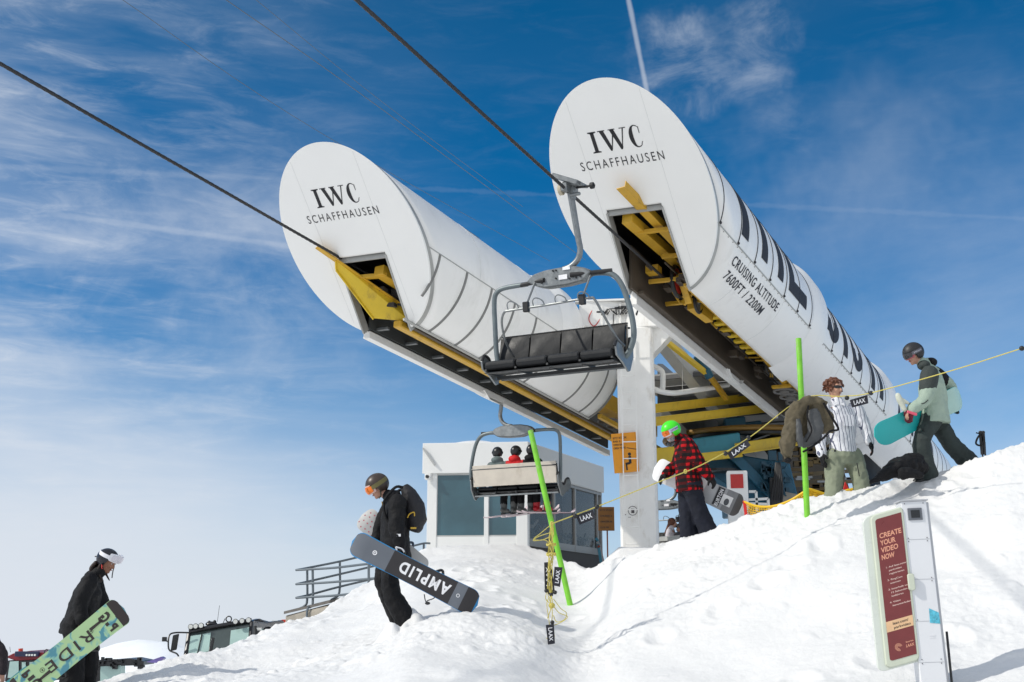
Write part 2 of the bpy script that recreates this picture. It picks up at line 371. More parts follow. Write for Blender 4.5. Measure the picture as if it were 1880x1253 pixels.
def gz(x, y): return float(gz0(x, y) + detail(np.array(float(x)), np.array(float(y))))
def hit(px, py, y0=6.0):                # where the line of sight through a photo pixel meets the snow
    r = ray(px, py); y = y0
    while y < 60:
        p = r * (y / r.y)
        if p.z < gz(p.x, p.y): return p
        y += .03
    return r * (14 / r.y)
def build_ground():
    ph = np.concatenate([np.linspace(-math.pi, -.56, 40)[:-1], np.linspace(-.56, .56, 860), np.linspace(.56, math.pi, 40)[1:]])
    rr = np.concatenate([np.linspace(.3, 5, 14)[:-1], np.geomspace(5, 9.5, 50)[:-1], np.geomspace(9.5, 19, 270)[:-1], np.geomspace(19, 34, 90)[:-1], np.geomspace(34, 60, 26)[:-1], np.geomspace(60, 3000, 22)])
    A, B = np.meshgrid(ph, rr); X = B * np.sin(A); Y = B * np.cos(A)
    Z = gz0(X, Y) + detail(X, Y)
    n, m_ = A.shape
    me = bpy.data.meshes.new('ground'); nv = n * m_
    me.vertices.add(nv); co = np.stack([X, Y, Z], -1).reshape(-1).astype(np.float32); me.vertices.foreach_set('co', co)
    i = np.arange(n - 1)[:, None] * m_ + np.arange(m_ - 1)[None, :]
    q = np.stack([i, i + 1, i + m_ + 1, i + m_], -1).reshape(-1, 4)[:, ::-1]
    nf = len(q); me.loops.add(nf * 4); me.loops.foreach_set('vertex_index', q.reshape(-1).astype(np.int32))
    me.polygons.add(nf); me.polygons.foreach_set('loop_start', (np.arange(nf) * 4).astype(np.int32)); me.polygons.foreach_set('loop_total', np.full(nf, 4, np.int32))
    me.update(calc_edges=True); me.validate()
    me.polygons.foreach_set('use_smooth', np.ones(nf, bool))
    o = bpy.data.objects.new('ground', me); COL.objects.link(o); o['kind'] = 'structure'
    return o
def snow_material():
    m = bpy.data.materials.new('snow'); m.use_nodes = True; t = m.node_tree; b = t.nodes['Principled BSDF']
    co = N(t, 'ShaderNodeTexCoord')
    nz = N(t, 'ShaderNodeTexNoise', inp={'Scale': 1.1, 'Detail': 8, 'Roughness': .65}); t.links.new(co.outputs['Object'], nz.inputs[0])
    r = N(t, 'ShaderNodeValToRGB'); t.links.new(nz.outputs[0], r.inputs[0])
    r.color_ramp.elements[0].position = .33; r.color_ramp.elements[0].color = (.77, .77, .765, 1)
    r.color_ramp.elements[1].position = .55; r.color_ramp.elements[1].color = (.80, .795, .785, 1)
    t.links.new(r.outputs[0], b.inputs['Base Color']); b.inputs['Roughness'].default_value = .55; b.inputs['Specular IOR Level'].default_value = .25
    n1 = N(t, 'ShaderNodeTexNoise', inp={'Scale': 30, 'Detail': 8, 'Roughness': .7}); t.links.new(co.outputs['Object'], n1.inputs[0])
    n2 = N(t, 'ShaderNodeTexVoronoi', inp={'Scale': 45}); t.links.new(co.outputs['Object'], n2.inputs[0])
    ad = N(t, 'ShaderNodeMath', operation='MULTIPLY_ADD'); t.links.new(n2.outputs[0], ad.inputs[0]); ad.inputs[1].default_value = -.12; t.links.new(n1.outputs[0], ad.inputs[2])
    bp = N(t, 'ShaderNodeBump', inp={'Strength': .4, 'Distance': .022}); t.links.new(ad.outputs[0], bp.inputs['Height']); t.links.new(bp.outputs[0], b.inputs['Normal'])
    return m
SNOW = snow_material()
g = build_ground(); g.data.materials.append(SNOW)
# far hill with rocks showing through, beyond the left edge of the bank
def hill():
    n = 90; vs = []; fs = []
    c = P(250, 1190, 95)
    for i in range(n + 1):
        for j in range(41):
            x = -46 + 62 * i / n; y = -18 + 50 * j / 40
            X = c.x + x + 10; Y = c.y + y
            prof = [(-200, 1290), (100, 1232), (165, 1200), (215, 1182), (262, 1173), (318, 1176), (345, 1187), (420, 1200), (520, 1230), (800, 1290)]
            px = CX + X / Y * 2208; py = np.interp(px, [a for a, b in prof], [b for a, b in prof])
            top = -(py - HY) / 2208 * 95
            z = top * 1 - 4.2 * (1 - math.exp(-((Y - 95) / 14) ** 2)) + float(fbm(np.array(X * .35), np.array(Y * .35), 3)) * .35
            vs.append((X, Y, z))
    for i in range(n):
        for j in range(40): a = i * 41 + j; fs.append((a, a + 41, a + 42, a + 1))
    me = bpy.data.meshes.new('hill'); me.from_pydata(vs, [], fs)
    m = bpy.data.materials.new('snow with rocks'); m.use_nodes = True; t = m.node_tree; b = t.nodes['Principled BSDF']; b.inputs['Roughness'].default_value = .8
    co = N(t, 'ShaderNodeTexCoord'); nz = N(t, 'ShaderNodeTexNoise', inp={'Scale': .9, 'Detail': 9, 'Roughness': .75}); t.links.new(co.outputs['Object'], nz.inputs[0])
    r = N(t, 'ShaderNodeValToRGB'); t.links.new(nz.outputs[0], r.inputs[0]); r.color_ramp.elements[0].position = .60; r.color_ramp.elements[0].color = (.86, .88, .9, 1); r.color_ramp.elements[1].position = .66; r.color_ramp.elements[1].color = (.30, .32, .35, 1)
    t.links.new(r.outputs[0], b.inputs['Base Color'])
    o = link_mesh('hill', me, m, smooth=True); o['kind'] = 'structure'; del_ = None
hill()
# ------------------------------------------------------------ station frame
dv = ray(2120, 1327).normalized(); uv = dv.cross(Vector((0, 0, 1))).normalized(); wv = uv.cross(dv)
RT = 1.32
CR = P(1161.5, 352.5, 18.5); CL = P(649.7, 444.9, 19.564); CM = (CR + CL) / 2
def S(C, a, b, s): return C + uv * a + wv * b + dv * s            # lateral, up, along the tube
def cyl(C, th, s, r=RT): return S(C, r * math.cos(R_(th)), r * math.sin(R_(th)), s)
def station_tube(name, label, C, fa, fb, lipR, lipL, s_end, slot, logos):
    rt = root(name, label, 'lift station hull', S(C, 0, -RT, 4), group='tubular hulls of the chairlift station')
    face = lambda x, y, off=0.0: S(C, x, y, fa * x + fb * y + off)
    # shell, with thickness: outer skin + inner lining
    nth = 96; ths = [lipR - 360 + (lipL - (lipR - 360)) * i / nth for i in range(nth + 1)]
    def skin(r, s_off, s1, flip=False, sfn=None):
        mb = MB(); ns = 30; vs = []; fs = []
        for j in range(ns + 1):
            for th in ths:
                x, y = r * math.cos(R_(th)), r * math.sin(R_(th)); s0 = fa * x + fb * y + s_off
                se = s1 if sfn is None else sfn(th)
                vs.append(S(C, x, y, s0 + (se - s0) * j / ns))
        for j in range(ns):
            for i in range(nth):
                a = j * (nth + 1) + i; q = (a, a + 1, a + nth + 2, a + nth + 1); fs.append(q[::-1] if flip else q)
        return mb.add(vs, fs)
    sh = skin(RT, .16, s_end); o = sh.build('shell', WHITE, rt, smooth=True)
    md = o.modifiers.new('thickness', 'SOLIDIFY'); md.thickness = .03; md.offset = -1
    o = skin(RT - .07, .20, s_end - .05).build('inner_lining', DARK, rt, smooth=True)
    # front face plate with slot
    x0, x1, yt, xb0, xb1 = slot
    arc = []
    def yb(x): return -math.sqrt(max(0, 1 - (x / RT) ** 2)) * RT
    a0 = math.degrees(math.atan2(yb(xb1), xb1)); a1 = 360 + math.degrees(math.atan2(yb(xb0), xb0))
    for i in range(121): th = a0 + (a1 - a0) * i / 120; arc.append((RT * math.cos(R_(th)), RT * math.sin(R_(th))))
    poly = arc + [(x0, yt), (x1, yt)]
    mb = MB(); mb.prism([face(x * 1.005, y * 1.005, 0) for x, y in poly], dv * .05); mb.build('face_panel', FACEW, rt)
    # rim band behind the plate
    mb = MB(); vs = []; fs = []
    for i in range(nth + 1):
        th = ths[i]; x, y = math.cos(R_(th)), math.sin(R_(th))
        for r, so_ in ((RT * 1.004, .055), (RT * 1.004, .17), (RT * .97, .17), (RT * .97, .055)):
            vs.append(S(C, r * x, r * y, fa * r * x + fb * r * y + so_))
    for i in range(nth):
        for k in range(4): a = i * 4; fs.append((a + k, a + (k + 1) % 4, a + 4 + (k + 1) % 4, a + 4 + k))
    mb.add(vs, fs); mb.build('rim', RIM, rt, smooth=False)
    # slot reveal frame
    mb = MB(); t_ = .03
    for (xa, ya), (xb, yb_) in (((x0, yt), (x1, yt)), ((x0, yt), (xb0, -1.22)), ((x1, yt), (xb1, -1.25))):
        mb.beam(face(xa, ya, .10), face(xb, yb_, .10), .18 if xa != xb and ya == yb_ else .03, .03 if xa != xb and ya == yb_ else .18, up=dv)
    mb.build('slot_frame', RIM, rt)
    # panel joints on the plate (thin raised lines)
    mb = MB()
    for x in (-.62, .62):
        yy = math.sqrt(1 - (x / RT) ** 2) * RT * .98
        mb.beam(face(x, yy, -.001), face(x, -yy * .97, -.001), .006, .004, up=-dv)
    mb.build('panel_joint', mat('pale joint', (.74, .74, .72), .5), rt)
    # lettering on the plate
    n_ = Vector(dv * -1 + wv * fb).normalized(); off = .004
    ff = lambda x, y: face(x, y, 0) + n_ * off
    mb = MB(); h = .245; y0 = .385 * RT; X0 = -.335 * RT
    def P2(pts): mb.add([ff(X0 + a * .885, y0 + b * h) for a, b in pts], [tuple(range(len(pts)))])
    # I
    for pts in ([(.045, 0), (.115, 0), (.115, 1), (.045, 1)], [(0, 0), (.16, 0), (.16, .045), (.105, .09), (.055, .09), (0, .045)], [(0, 1), (0, .955), (.055, .91), (.105, .91), (.16, .955), (.16, 1)]): P2(pts)
    # W
    for pts in ([(.222, 1), (.345, 0), (.375, 0), (.395, .12), (.305, 1)], [(.36, 0), (.375, 0), (.505, .93), (.475, .93)],
                [(.418, 1), (.545, 0), (.575, 0), (.595, .12), (.500, 1)], [(.56, 0), (.575, 0), (.69, .96), (.665, .96)],
                [(.195, 1), (.195, .96), (.335, .96), (.335, 1)], [(.40, 1), (.40, .96), (.53, .96), (.53, 1)], [(.61, 1), (.61, .96), (.735, .96), (.735, 1)]): P2(pts)
    # C
    pts = []; inn = []
    for i in range(25):
        a = R_(52 + (308 - 52) * i / 24); pts.append((.885 + .125 * math.cos(a) , .5 + .53 * math.sin(a)))
        k = math.sin((i / 24) * math.pi); inn.append((.885 + (.125 - .062 * k - .008) * math.cos(a) + .008, .5 + (.53 - .05) * math.sin(a)))
    for i in range(24): P2([pts[i], pts[i + 1], inn[i + 1], inn[i]])
    P2([(.955, .62), (.968, .62), (.972, .94), (.955, .90)]); P2([(.955, .10), (.985, .22), (.975, .24), (.945, .12)])
    put_text(mb, 'SCHAFFHAUSEN', ff, -.553 * RT, .245 * RT, .105, width=1.08 * RT, spacing=1.35)
    mb.build('lettering', BLACK, rt)
    return rt, face
tubeR, faceR = station_tube('station_hull', 'white lift station tube on the right with big dark letters along its side', CR, .078, -1.163, 288, 240, 27.5, (-.545, .413, -.165, -.62, .45), None)
tubeL, faceL = station_tube('station_hull', 'white lift station tube on the left without side lettering, angled panel seams below', CL, .065, -.975, 293.5, 247, 8.9, (-.44, .52, -.17, -.50, .46), None)
def band(C, th0, th1, s0, s1, off, n=None):
    n = n or max(2, int(abs(th1 - th0) / 4)); m_ = max(1, int(abs(s1 - s0) / .6)); vs = []; fs = []
    for i in range(n + 1):
        for j in range(m_ + 1): vs.append(cyl(C, th0 + (th1 - th0) * i / n, s0 + (s1 - s0) * j / m_, RT + off))
    for i in range(n):
        for j in range(m_): a = i * (m_ + 1) + j; fs.append((a, a + m_ + 1, a + m_ + 2, a + 1))
    return vs, fs
def bar3(mb, C, th0, th1, s0, s1, h):               # raised strip with thickness on the hull
    v1, f1 = band(C, th0, th1, s0, s1, h); mb.add(v1, f1)
    m_ = len(v1)
    for (ta, tb, sa, sb) in ((th0, th1, s0, s0), (th0, th1, s1, s1), (th0, th0, s0, s1), (th1, th1, s0, s1)):
        n = max(2, int(abs(tb - ta) / 4)) if ta != tb else max(2, int(abs(sb - sa) / .6)); vs = []; fs = []
        for i in range(n + 1):
            th = ta + (tb - ta) * i / n; s_ = sa + (sb - sa) * i / n
            vs += [cyl(C, th, s_, RT - .01), cyl(C, th, s_, RT + h)]
        for i in range(n): fs.append((2 * i, 2 * i + 1, 2 * i + 3, 2 * i + 2))
        mb.add(vs, fs)
# right hull: rivets along the seam, seams, ribs, letters
mb = MB(); bar3(mb, CR, 338.4, 339.2, .7, 7.0, .012); bar3(mb, CR, 338.4, 339.2, 8.1, 15.2, .012); bar3(mb, CR, 338.4, 339.2, 16.4, 27, .012)
mb.build('length_seam', RIM, tubeR)
mb = MB()
for k in range(100):
    mb.ball(cyl(CR, 337.4, .8 + .26 * k, RT + .004), .012, n=6); mb.ball(cyl(CL, 354.8, .5 + .085 * k, RT + .004), .010, n=6) if k < 98 and False else None
mb.build('rivets', RIM, tubeR)
mb = MB()
for k in range(26):
    s_ = .80 + 1.0 * k
    if 6.9 < s_ < 8.0 or 15.2 < s_ < 16.4: continue
    bar3(mb, CR, 340.4, 455, s_ - .012, s_ + .012, .010)
    mb.ball(cyl(CR, 340.2, s_, RT + .01), .03, n=8)
mb.build('rib_seam', SEAMD, tubeR, smooth=True)
mb = MB()
for s_ in (2.6, 4.9, 9.8, 12.2, 14.4): bar3(mb, CR, 290, 337.5, s_ - .006, s_ + .006, .004)
mb.build('side_seam', mat('pale joint', (.74, .74, .72), .5), tubeR)
def collar(C, s0, s1, parent, r=1.13, name='collar', skip=(248, 286)):
    mb = MB(); vs = []; fs = []; n = 96; prof = [(s0, 1.0), (s0 + .28, r * .985), (s0 + .34, r), (s1 - .12, r), (s1, r * .985), (s1 + .02, 1.0)]
    for i in range(n):
        a = 2 * math.pi * i / n; th = math.degrees(a)
        k = 1.0 if (th < 285 and th > 250) is False else 0.0
        e_ = .15 + .85 * (max(0, .5 + .5 * math.cos(a - R_(140)))) ** .5
        for s_, rr in prof: vs.append(cyl(C, th, s_ + (.12 * math.sin(a)), RT * (1.002 + (rr - 1.0) * e_)))
    m_ = len(prof)
    for i in range(n):
        th = 360 * (i + .5) / n
        if skip[0] < th < skip[1]: continue
        for j in range(m_ - 1): a = i * m_ + j; b_ = ((i + 1) % n) * m_ + j; fs.append((a, b_, b_ + 1, a + 1))
    mb.add(vs, fs); return mb.build(name, WHITE, parent, smooth=True)
collar(CR, 6.95, 7.95, tubeR); collar(CR, 15.3, 16.3, tubeR); collar(CL, 5.75, 6.65, tubeL, 1.15, skip=(250, 356))
# big letters running along the hull: (s position, kind)
def stroke(mb, s0, s1, t0, t1): v_, f_ = band(CR, t0, t1, s0, s1, .006, n=max(3, int(abs(t1 - t0) / 3))); mb.add(v_, f_)
def bowl(mb, sc_, t_base, hw, hT, wth, top=55):       # rounded lower bowl
    n = 24; vs = []; fs = []
    for i in range(n + 1):
        a = math.pi * i / n
        for k_, (r1, r2) in enumerate(((hw, hT), (hw - wth, hT - 11))):
            vs.append(cyl(CR, t_base + hT - r2 * math.sin(a), sc_ - r1 * math.cos(a), RT + .006))
    for i in range(n): fs.append((2 * i, 2 * i + 1, 2 * i + 3, 2 * i + 2))
    mb.add(vs, fs)
bl = 348.5; tp = 448
mb = MB()
stroke(mb, 1.86, 2.26, bl, tp - 14); stroke(mb, 1.35, 2.75, tp - 14, tp)                        # T
stroke(mb, 3.08, 3.46, bl, tp); stroke(mb, 4.18, 4.56, bl, tp); stroke(mb, 3.42, 4.22, 392, 404)   # H
stroke(mb, 4.98, 5.38, bl, tp); stroke(mb, 5.32, 6.35, bl, bl + 13); stroke(mb, 5.32, 6.25, 392, 404); stroke(mb, 5.32, 6.35, tp - 13, tp)   # E
stroke(mb, 8.15, 8.45, bl + 6, tp); bowl(mb, 8.75, bl, .60, 22, .44); stroke(mb, 9.0, 9.3, bl + 20, 392); stroke(mb, 8.45, 9.2, 392, 404); stroke(mb, 9.0, 9.3, 404, tp)     # B
stroke(mb, 9.80, 10.22, bl, tp)                                                                 # I
stroke(mb, 10.7, 11.0, bl + 20, tp); bowl(mb, 11.3, bl, .62, 22, .44); stroke(mb, 11.6, 11.9, bl + 20, 396); stroke(mb, 10.9, 11.8, tp - 12, tp)      # G
stroke(mb, 12.95, 13.4, bl, tp); stroke(mb, 13.3, 14.1, 392, 404)
stroke(mb, 14.05, 14.5, bl, tp)
stroke(mb, 16.6, 16.95, bl, tp); stroke(mb, 17.6, 17.9, bl, tp); stroke(mb, 18.8, 19.1, bl, tp); stroke(mb, 20.2, 20.5, bl, tp); stroke(mb, 22.4, 22.7, bl, tp)
mb.build('big_lettering', NAVY, tubeR)
mb = MB()
fnc = lambda x, y: cyl(CR, y, x, RT + .009)
arcdeg = math.degrees(1 / RT)
put_text(mb, 'CRUISING ALTITUDE', lambda x, y: cyl(CR, 324.6 + y * arcdeg, x, RT + .009), 1.90, 0, .175, width=2.85, spacing=1.15, bold=.008)
put_text(mb, '7600FT / 2200M', lambda x, y: cyl(CR, 312.6 + y * arcdeg, x, RT + .009), 1.98, 0, .175, width=2.25, spacing=1.15, bold=.008)
mb.build('side_lettering', NAVY, tubeR)
# left hull seams
mb = MB(); bar3(mb, CL, 353.2, 353.9, .35, 8.9, .010); bar3(mb, CL, 293.6, 295.5, .9, 8.9, .03); mb.build('length_seam', RIM, tubeL)
mb = MB()
for s_ in (.76, 1.72, 2.66, 3.6, 4.55, 5.5, 7.4, 8.3): bar3(mb, CL, 295.5 if s_ > 1.6 else 318, 353, s_ - .03, s_ + .03, .012)
bar3(mb, CL, 293.5, 450, 8.84, 8.92, .015)
mb.build('rib_seam', SEAM, tubeL)
mb = MB()
for s_ in (2.2, 4.6, 7.0): bar3(mb, CL, 355, 420, s_ - .006, s_ + .006, .004)
mb.build('top_seam', mat('pale joint', (.74, .74, .72), .5), tubeL)
# ---- under-structure of the right tube
mb = MB()
mb.beam(S(CR, -.66, -1.22, 1.70), S(CR, -.66, -1.22, 11.0), .13, .30, up=wv)
mb.build('bottom_beam', STEELW, tubeR, bevel=.008)
mb = MB(); mb.beam(S(CR, -.56, -.80, 1.3), S(CR, -.56, -.80, 11.5), .05, .80, up=wv)
mb.beam(S(CR, -.49, -1.19, 1.6), S(CR, -.49, -1.19, 11.5), .10, .05, up=wv)
mb.build('girder_web', BRWN, tubeR)
mb = MB(); mb.beam(S(CR, .44, -.90, 1.35), S(CR, .44, -.90, 14.0), .04, .42, up=wv); mb.build('side_plate', mat('dark yellow steel', (.22, .13, .02), .6, 0, .2, 3, .1, 10), tubeR)
mb = MB()
mb.beam(S(CR, .20, -.86, 2.0), S(CR, .20, -.86, 9.2), .05, .10, up=wv)
mb.beam(S(CR, .36, -1.16, 1.6), S(CR, .36, -1.16, 12.8), .10, .05, up=wv)
mb.build('rail', YEL, tubeR, bevel=.004)
for k in range(8):
    s_ = 3.6 + .42 * k
    mb = MB(); mb.beam(S(CR, -.05, -.98, s_), S(CR, .34, -.98, s_), .10, .05, up=wv); mb.beam(S(CR, -.03, -.94, s_ + .04), S(CR, .30, -.94, s_ + .04), .02, .16, up=wv)
    mb.build('rung', YELB, tubeR, bevel=.003)
# yellow beams in the slot mouth
mb = MB()
mb.beam(S(CR, -.24, -.30, .35), S(CR, .18, -.62, 3.4), .20, .17, up=wv); mb.build('slot_beam', YEL, tubeR, bevel=.006)
mb = MB(); a = faceR(-.07, -.06, -.42); b_ = S(CR, .36, -.60, 1.9)
mb.beam(a, b_, .17, .012, up=wv); mb.beam(a + uv * .08 + wv * .05, b_ + uv * .08 + wv * .05, .012, .13, up=wv); mb.build('entry_angle', YEL, tubeR)
mb = MB()
for (x0, x1, y, s_) in ((-.20, .40, -.42, .75), (-.05, .42, -.62, 1.5), (-.45, .1, -.9, 1.9), (.0, .42, -.78, 2.1), (-.5, .3, -1.0, 2.9)):
    mb.beam(S(CR, x0, y, s_), S(CR, x1, y, s_ + .05), .07, .07, up=wv)
mb.box(S(CR, -.30, -.75, 1.75), uv * .12, wv * .07, dv * .10)
mb.build('cross_brace', YEL, tubeR, bevel=.004)
def sheave(parent, c, axis, r, red=False):
    mb = MB(); mb.tube([Vector(c) + (axis.orthogonal().normalized() * math.cos(t) + axis.cross(axis.orthogonal().normalized()) * math.sin(t)) * r for t in [2 * math.pi * i / 28 for i in range(28)]], r * .16, 8, closed=True)
    w_ = mb.build('sheave', BLKR, parent, smooth=True)
    mb = MB(); mb.disc(c, axis, r * .86, r * .14, 24); mb.disc(c, axis, r * .3, r * .4, 12)
    mb.build('hub', RED if red else GALV, w_)
    return w_
sheave(tubeR, S(CR, -.02, -.85, 2.2), uv, .27, True); sheave(tubeR, S(CR, .10, -1.0, 3.0), uv, .20)
sheave(tubeR, S(CR, .12, -1.0, 7.6), uv, .16); sheave(tubeR, S(CR, .12, -1.0, 8.2), uv, .16)
mb = MB()
mb.beam(S(CR, .10, -.80, 2.0), S(CR, .12, -1.20, 2.45), .07, .12, up=uv); mb.beam(S(CR, .2, -.9, 2.5), S(CR, -.05, -1.15, 2.6), .06, .10, up=wv)
mb.beam(S(CR, .0, -1.05, 2.9), S(CR, .12, -1.12, 3.6), .16, .22, up=wv); mb.beam(S(CR, .2, -.95, 7.2), S(CR, .2, -1.1, 8.8), .12, .14, up=wv)
mb.beam(S(CR, -.1, -1.2, 8.7), S(CR, .34, -1.2, 8.7), .12, .06, up=wv)
mb.build('rocker_arm', YEL, tubeR, bevel=.004)
rnd = random.Random(3)
mb = MB()
for k in range(46):
    s_ = rnd.uniform(1.9, 9.4); mb.box(S(CR, rnd.uniform(-.42, .30), rnd.uniform(-1.02, -.55), s_), uv * rnd.uniform(.03, .09), dv * rnd.uniform(.03, .16), wv * rnd.uniform(.02, .07))
for x in (-.30, .05, .28): mb.tube([S(CR, x, -.78, 1.4), S(CR, x, -.80, 11)], .018, 6)
mb.build('sheave_fittings', BRWN, tubeR)
mb = MB()
for k in range(16):
    s_ = rnd.uniform(2.0, 9); mb.tube([S(CR, rnd.uniform(-.4, .2), rnd.uniform(-1.0, -.7), s_), S(CR, rnd.uniform(-.3, .3), rnd.uniform(-1.05, -.8), s_ + rnd.uniform(-.3, .3))], .022, 6)
mb.build('linkage_rod', YEL, tubeR)
for k, s_ in enumerate((9.2, 9.75, 10.3)):
    mb = MB(); c_ = S(CR, .05, -1.18, s_)
    ring = [c_ + (uv * math.cos(t) + dv * math.sin(t)) * .24 for t in [2 * math.pi * i / 28 for i in range(28)]]
    mb.tube(ring, .03, 8, closed=True); mb.disc(c_, wv, .10, .06, 16)
    for q in range(5): t = q * 2 * math.pi / 5; mb.beam(c_, c_ + (uv * math.cos(t) + dv * math.sin(t)) * .24, .03, .02, up=wv)
    mb.build('tyre_wheel', mat('worn grey wheel', (.20, .19, .18), .6, .1, .2), tubeR, smooth=True)
# ---- under-structure of the left tube
mb = MB(); mb.beam(S(CL, -.55, -1.24, 1.35), S(CL, -.55, -1.24, 12.6), .14, .14, up=wv); mb.build('bottom_beam', STEELW, tubeL, bevel=.006)
mb = MB(); mb.beam(S(CL, -.47, -.85, 1.3), S(CL, -.47, -.85, 12.4), .04, .60, up=wv); mb.beam(S(CL, -.1, -.78, 1.6), S(CL, -.1, -.78, 12.4), .9, .04, up=wv)
mb.build('girder_web', mat('dark grey girder', (.05, .055, .055), .7, 0, .2, 2, .1, 10), tubeL)
mb = MB()
rail = [S(CL, .24, -1.18, 1.15), S(CL, .22, -1.20, 12.4)]
mb.beam(rail[0], rail[1], .17, .13, up=wv); mb.build('rail', YEL, tubeL, bevel=.02)
mb = MB(); mb.beam(S(CL, .40, -1.18, 1.3), S(CL, .40, -1.18, 12.2), .08, .06, up=wv); mb.build('edge_rail', BRWN, tubeL)
for k in range(11):
    s_ = 1.55 + .98 * k; mb = MB(); mb.beam(S(CL, -.46, -1.10, s_), S(CL, -.20, -1.10, s_), .07, .05, up=wv); mb.build('bracket', GALV, tubeL, bevel=.004)
mb = MB()
# long yellow guide fin leaving the slot
n1, n2 = faceL(-.66, -.06, -.20), S(CL, .46, -.98, 1.5)
mb.beam(n1, n2, .13, .02, up=wv)
mb.build('entry_rail', YEL, tubeL)
mb = MB()
pf = [n1 + (n2 - n1) * .19, n1 + (n2 - n1) * 1.0, S(CL, .40, -1.10, 1.35), S(CL, -.12, -1.10, .95), faceL(-.49, -.36, -.10)]
mb.prism(pf, uv * .02 + dv * .004); mb.build('guide_fin', YELB, tubeL)
mb = MB(); mb.beam(pf[4], pf[3], .10, .02, up=uv); mb.beam(pf[4], pf[0], .08, .02, up=uv); mb.build('fin_flange', YELB, tubeL)
mb = MB(); mb.beam(S(CL, .22, -.38, .5), S(CL, .50, -.62, 2.4), .22, .18, up=wv); mb.beam(S(CL, -.2, -.44, .55), S(CL, .35, -.46, .6), .10, .07, up=wv); mb.beam(S(CL, .1, -.78, 1.4), S(CL, .5, -.78, 1.4), .08, .08, up=wv)
mb.build('slot_beam', YEL, tubeL, bevel=.005)
mb = MB()
for k in range(22): mb.box(S(CL, rnd.uniform(-.4, .4), rnd.uniform(-.9, -.45), rnd.uniform(.9, 2.4)), uv * rnd.uniform(.03, .08), dv * rnd.uniform(.03, .14), wv * rnd.uniform(.02, .06))
mb.tube([S(CL, -.4, -.40, .5), S(CL, .3, -.62, 3)], .03, 6); mb.build('slot_fittings', DARK, tubeL)
for k, s_ in enumerate((10.2, 10.75, 11.3)):
    mb = MB(); c_ = S(CL, .48, -.98, s_)
    mb.tube([c_ + (uv * math.cos(t) + dv * math.sin(t)) * .24 for t in [2 * math.pi * i / 28 for i in range(28)]], .03, 8, closed=True); mb.disc(c_, wv, .10, .06, 16)
    mb.build('tyre_wheel', mat('worn grey wheel', (.20, .19, .18), .6, .1, .2), tubeL, smooth=True)
mb = MB(); mb.beam(S(CL, .78, -1.15, 9.0), S(CL, .78, -1.15, 13.5), .10, .10, up=wv); mb.beam(S(CL, .5, -.6, 9.4), S(CL, .5, -.6, 13), .4, .4, up=wv); mb.beam(S(CL, .6, -.95, 11.4), S(CL, 1.1, -.9, 11.6), .2, .22, up=wv)
mb.build('drive_frame', YEL, tubeL, bevel=.005)
# ------------------------------------------------------------ support tower between the tubes
tb = P(1176, 1022, 25.4); ttop = P(1164, 606, 25.4); zt = ttop.z; zb = gz(tb.x, tb.y) - .6; tw = .40
tower = root('support_tower', 'white steel column with a climbing ladder holding up both lift tubes', 'tower', (tb.x, tb.y, zb))
mb = MB(); ax = Vector((math.cos(R_(-8)), math.sin(R_(-8)), 0)); ay = Vector((-ax.y, ax.x, 0))
mb.box((tb.x, tb.y, (zt + zb) / 2), ax * tw, ay * tw, Vector((0, 0, (zt - zb) / 2))); mb.build('column', STEELW, tower, bevel=.05)
mb = MB(); cbL = S(CL, 1.05, .05, 7.2); cbR = S(CR, -1.25, -.75, 6.2); tc_ = Vector((tb.x, tb.y, zt))
mb.beam(Vector((cbL.x, cbL.y, zt + .36)), Vector((tb.x - .1, tb.y, zt + .26)), .45, .62)
mb.beam(Vector((tb.x - .1, tb.y, zt + .22)), Vector((tb.x + .62, tb.y - .3, zt + .17)), .6, .46)
mb.build('crossbeam', STEELW, tower, bevel=.02)
mb = MB()
k1 = Vector((tb.x, tb.y, zt))
mb.prism([k1 + ax * .40 + ay * -.3, k1 + ax * .40 + ay * -.3 - Vector((0, 0, .62)), k1 + ax * .98 + ay * -.3 + Vector((0, 0, .0))], ay * .6); mb.build('gusset', STEELW, tower)
mb = MB()
for x in (-.75, -.35, .2): mb.box(k1 + ax * x + Vector((0, -.26, .28)), ax * .012, Vector((0, .06, 0)), Vector((0, 0, .28)))
mb.box(k1 + ax * -.55 + Vector((0, -.24, .62)), ax * .8, Vector((0, .12, 0)), Vector((0, 0, .02))); mb.build('web_plate', STEELW, tower)
mb = MB()
for x, z in ((-.80, .36), (-.38, .44), (-.30, .46), (.12, .50)): mb.box(k1 + ax * x + Vector((0, -.30, z)), ax * .09, Vector((0, .02, 0)), Vector((0, 0, .02)))
mb.build('cable_clamp', BLKP, tower)
mb = MB(); rnd = random.Random(8)
for k in range(9):
    x = -.72 + .07 * k; p0 = k1 + ax * x + Vector((0, -.31, .38)); mb.tube(smooth_path([p0, p0 + Vector((rnd.uniform(-.08, .08), -.02, -.10)), p0 + Vector((rnd.uniform(-.08, .08), -.03, .02)), p0 + Vector((.08, 0, .05))], 5), .010, 5)
p0 = k1 + ax * -.85 + Vector((0, -.30, .2)); mb.tube(smooth_path([p0, p0 + Vector((-.02, 0, .25)), p0 + Vector((.35, 0, .32)), p0 + Vector((.7, 0, .1))], 6), .009, 5)
mb.tube(smooth_path([k1 + ax * .05 + Vector((0, -.32, .5)), k1 + ax * .0 + Vector((0, -.36, .25)), k1 + ax * .1 + Vector((0, -.36, .5)), k1 + ax * .18 + Vector((0, -.36, .22))], 6), .022, 6)
mb.tube([k1 + ax * -.5 + Vector((0, -.31, .3)), k1 + ax * -.52 + Vector((0, -.31, -.35))], .010, 5)
mb.build('cable_bundle', BLKR, tower)
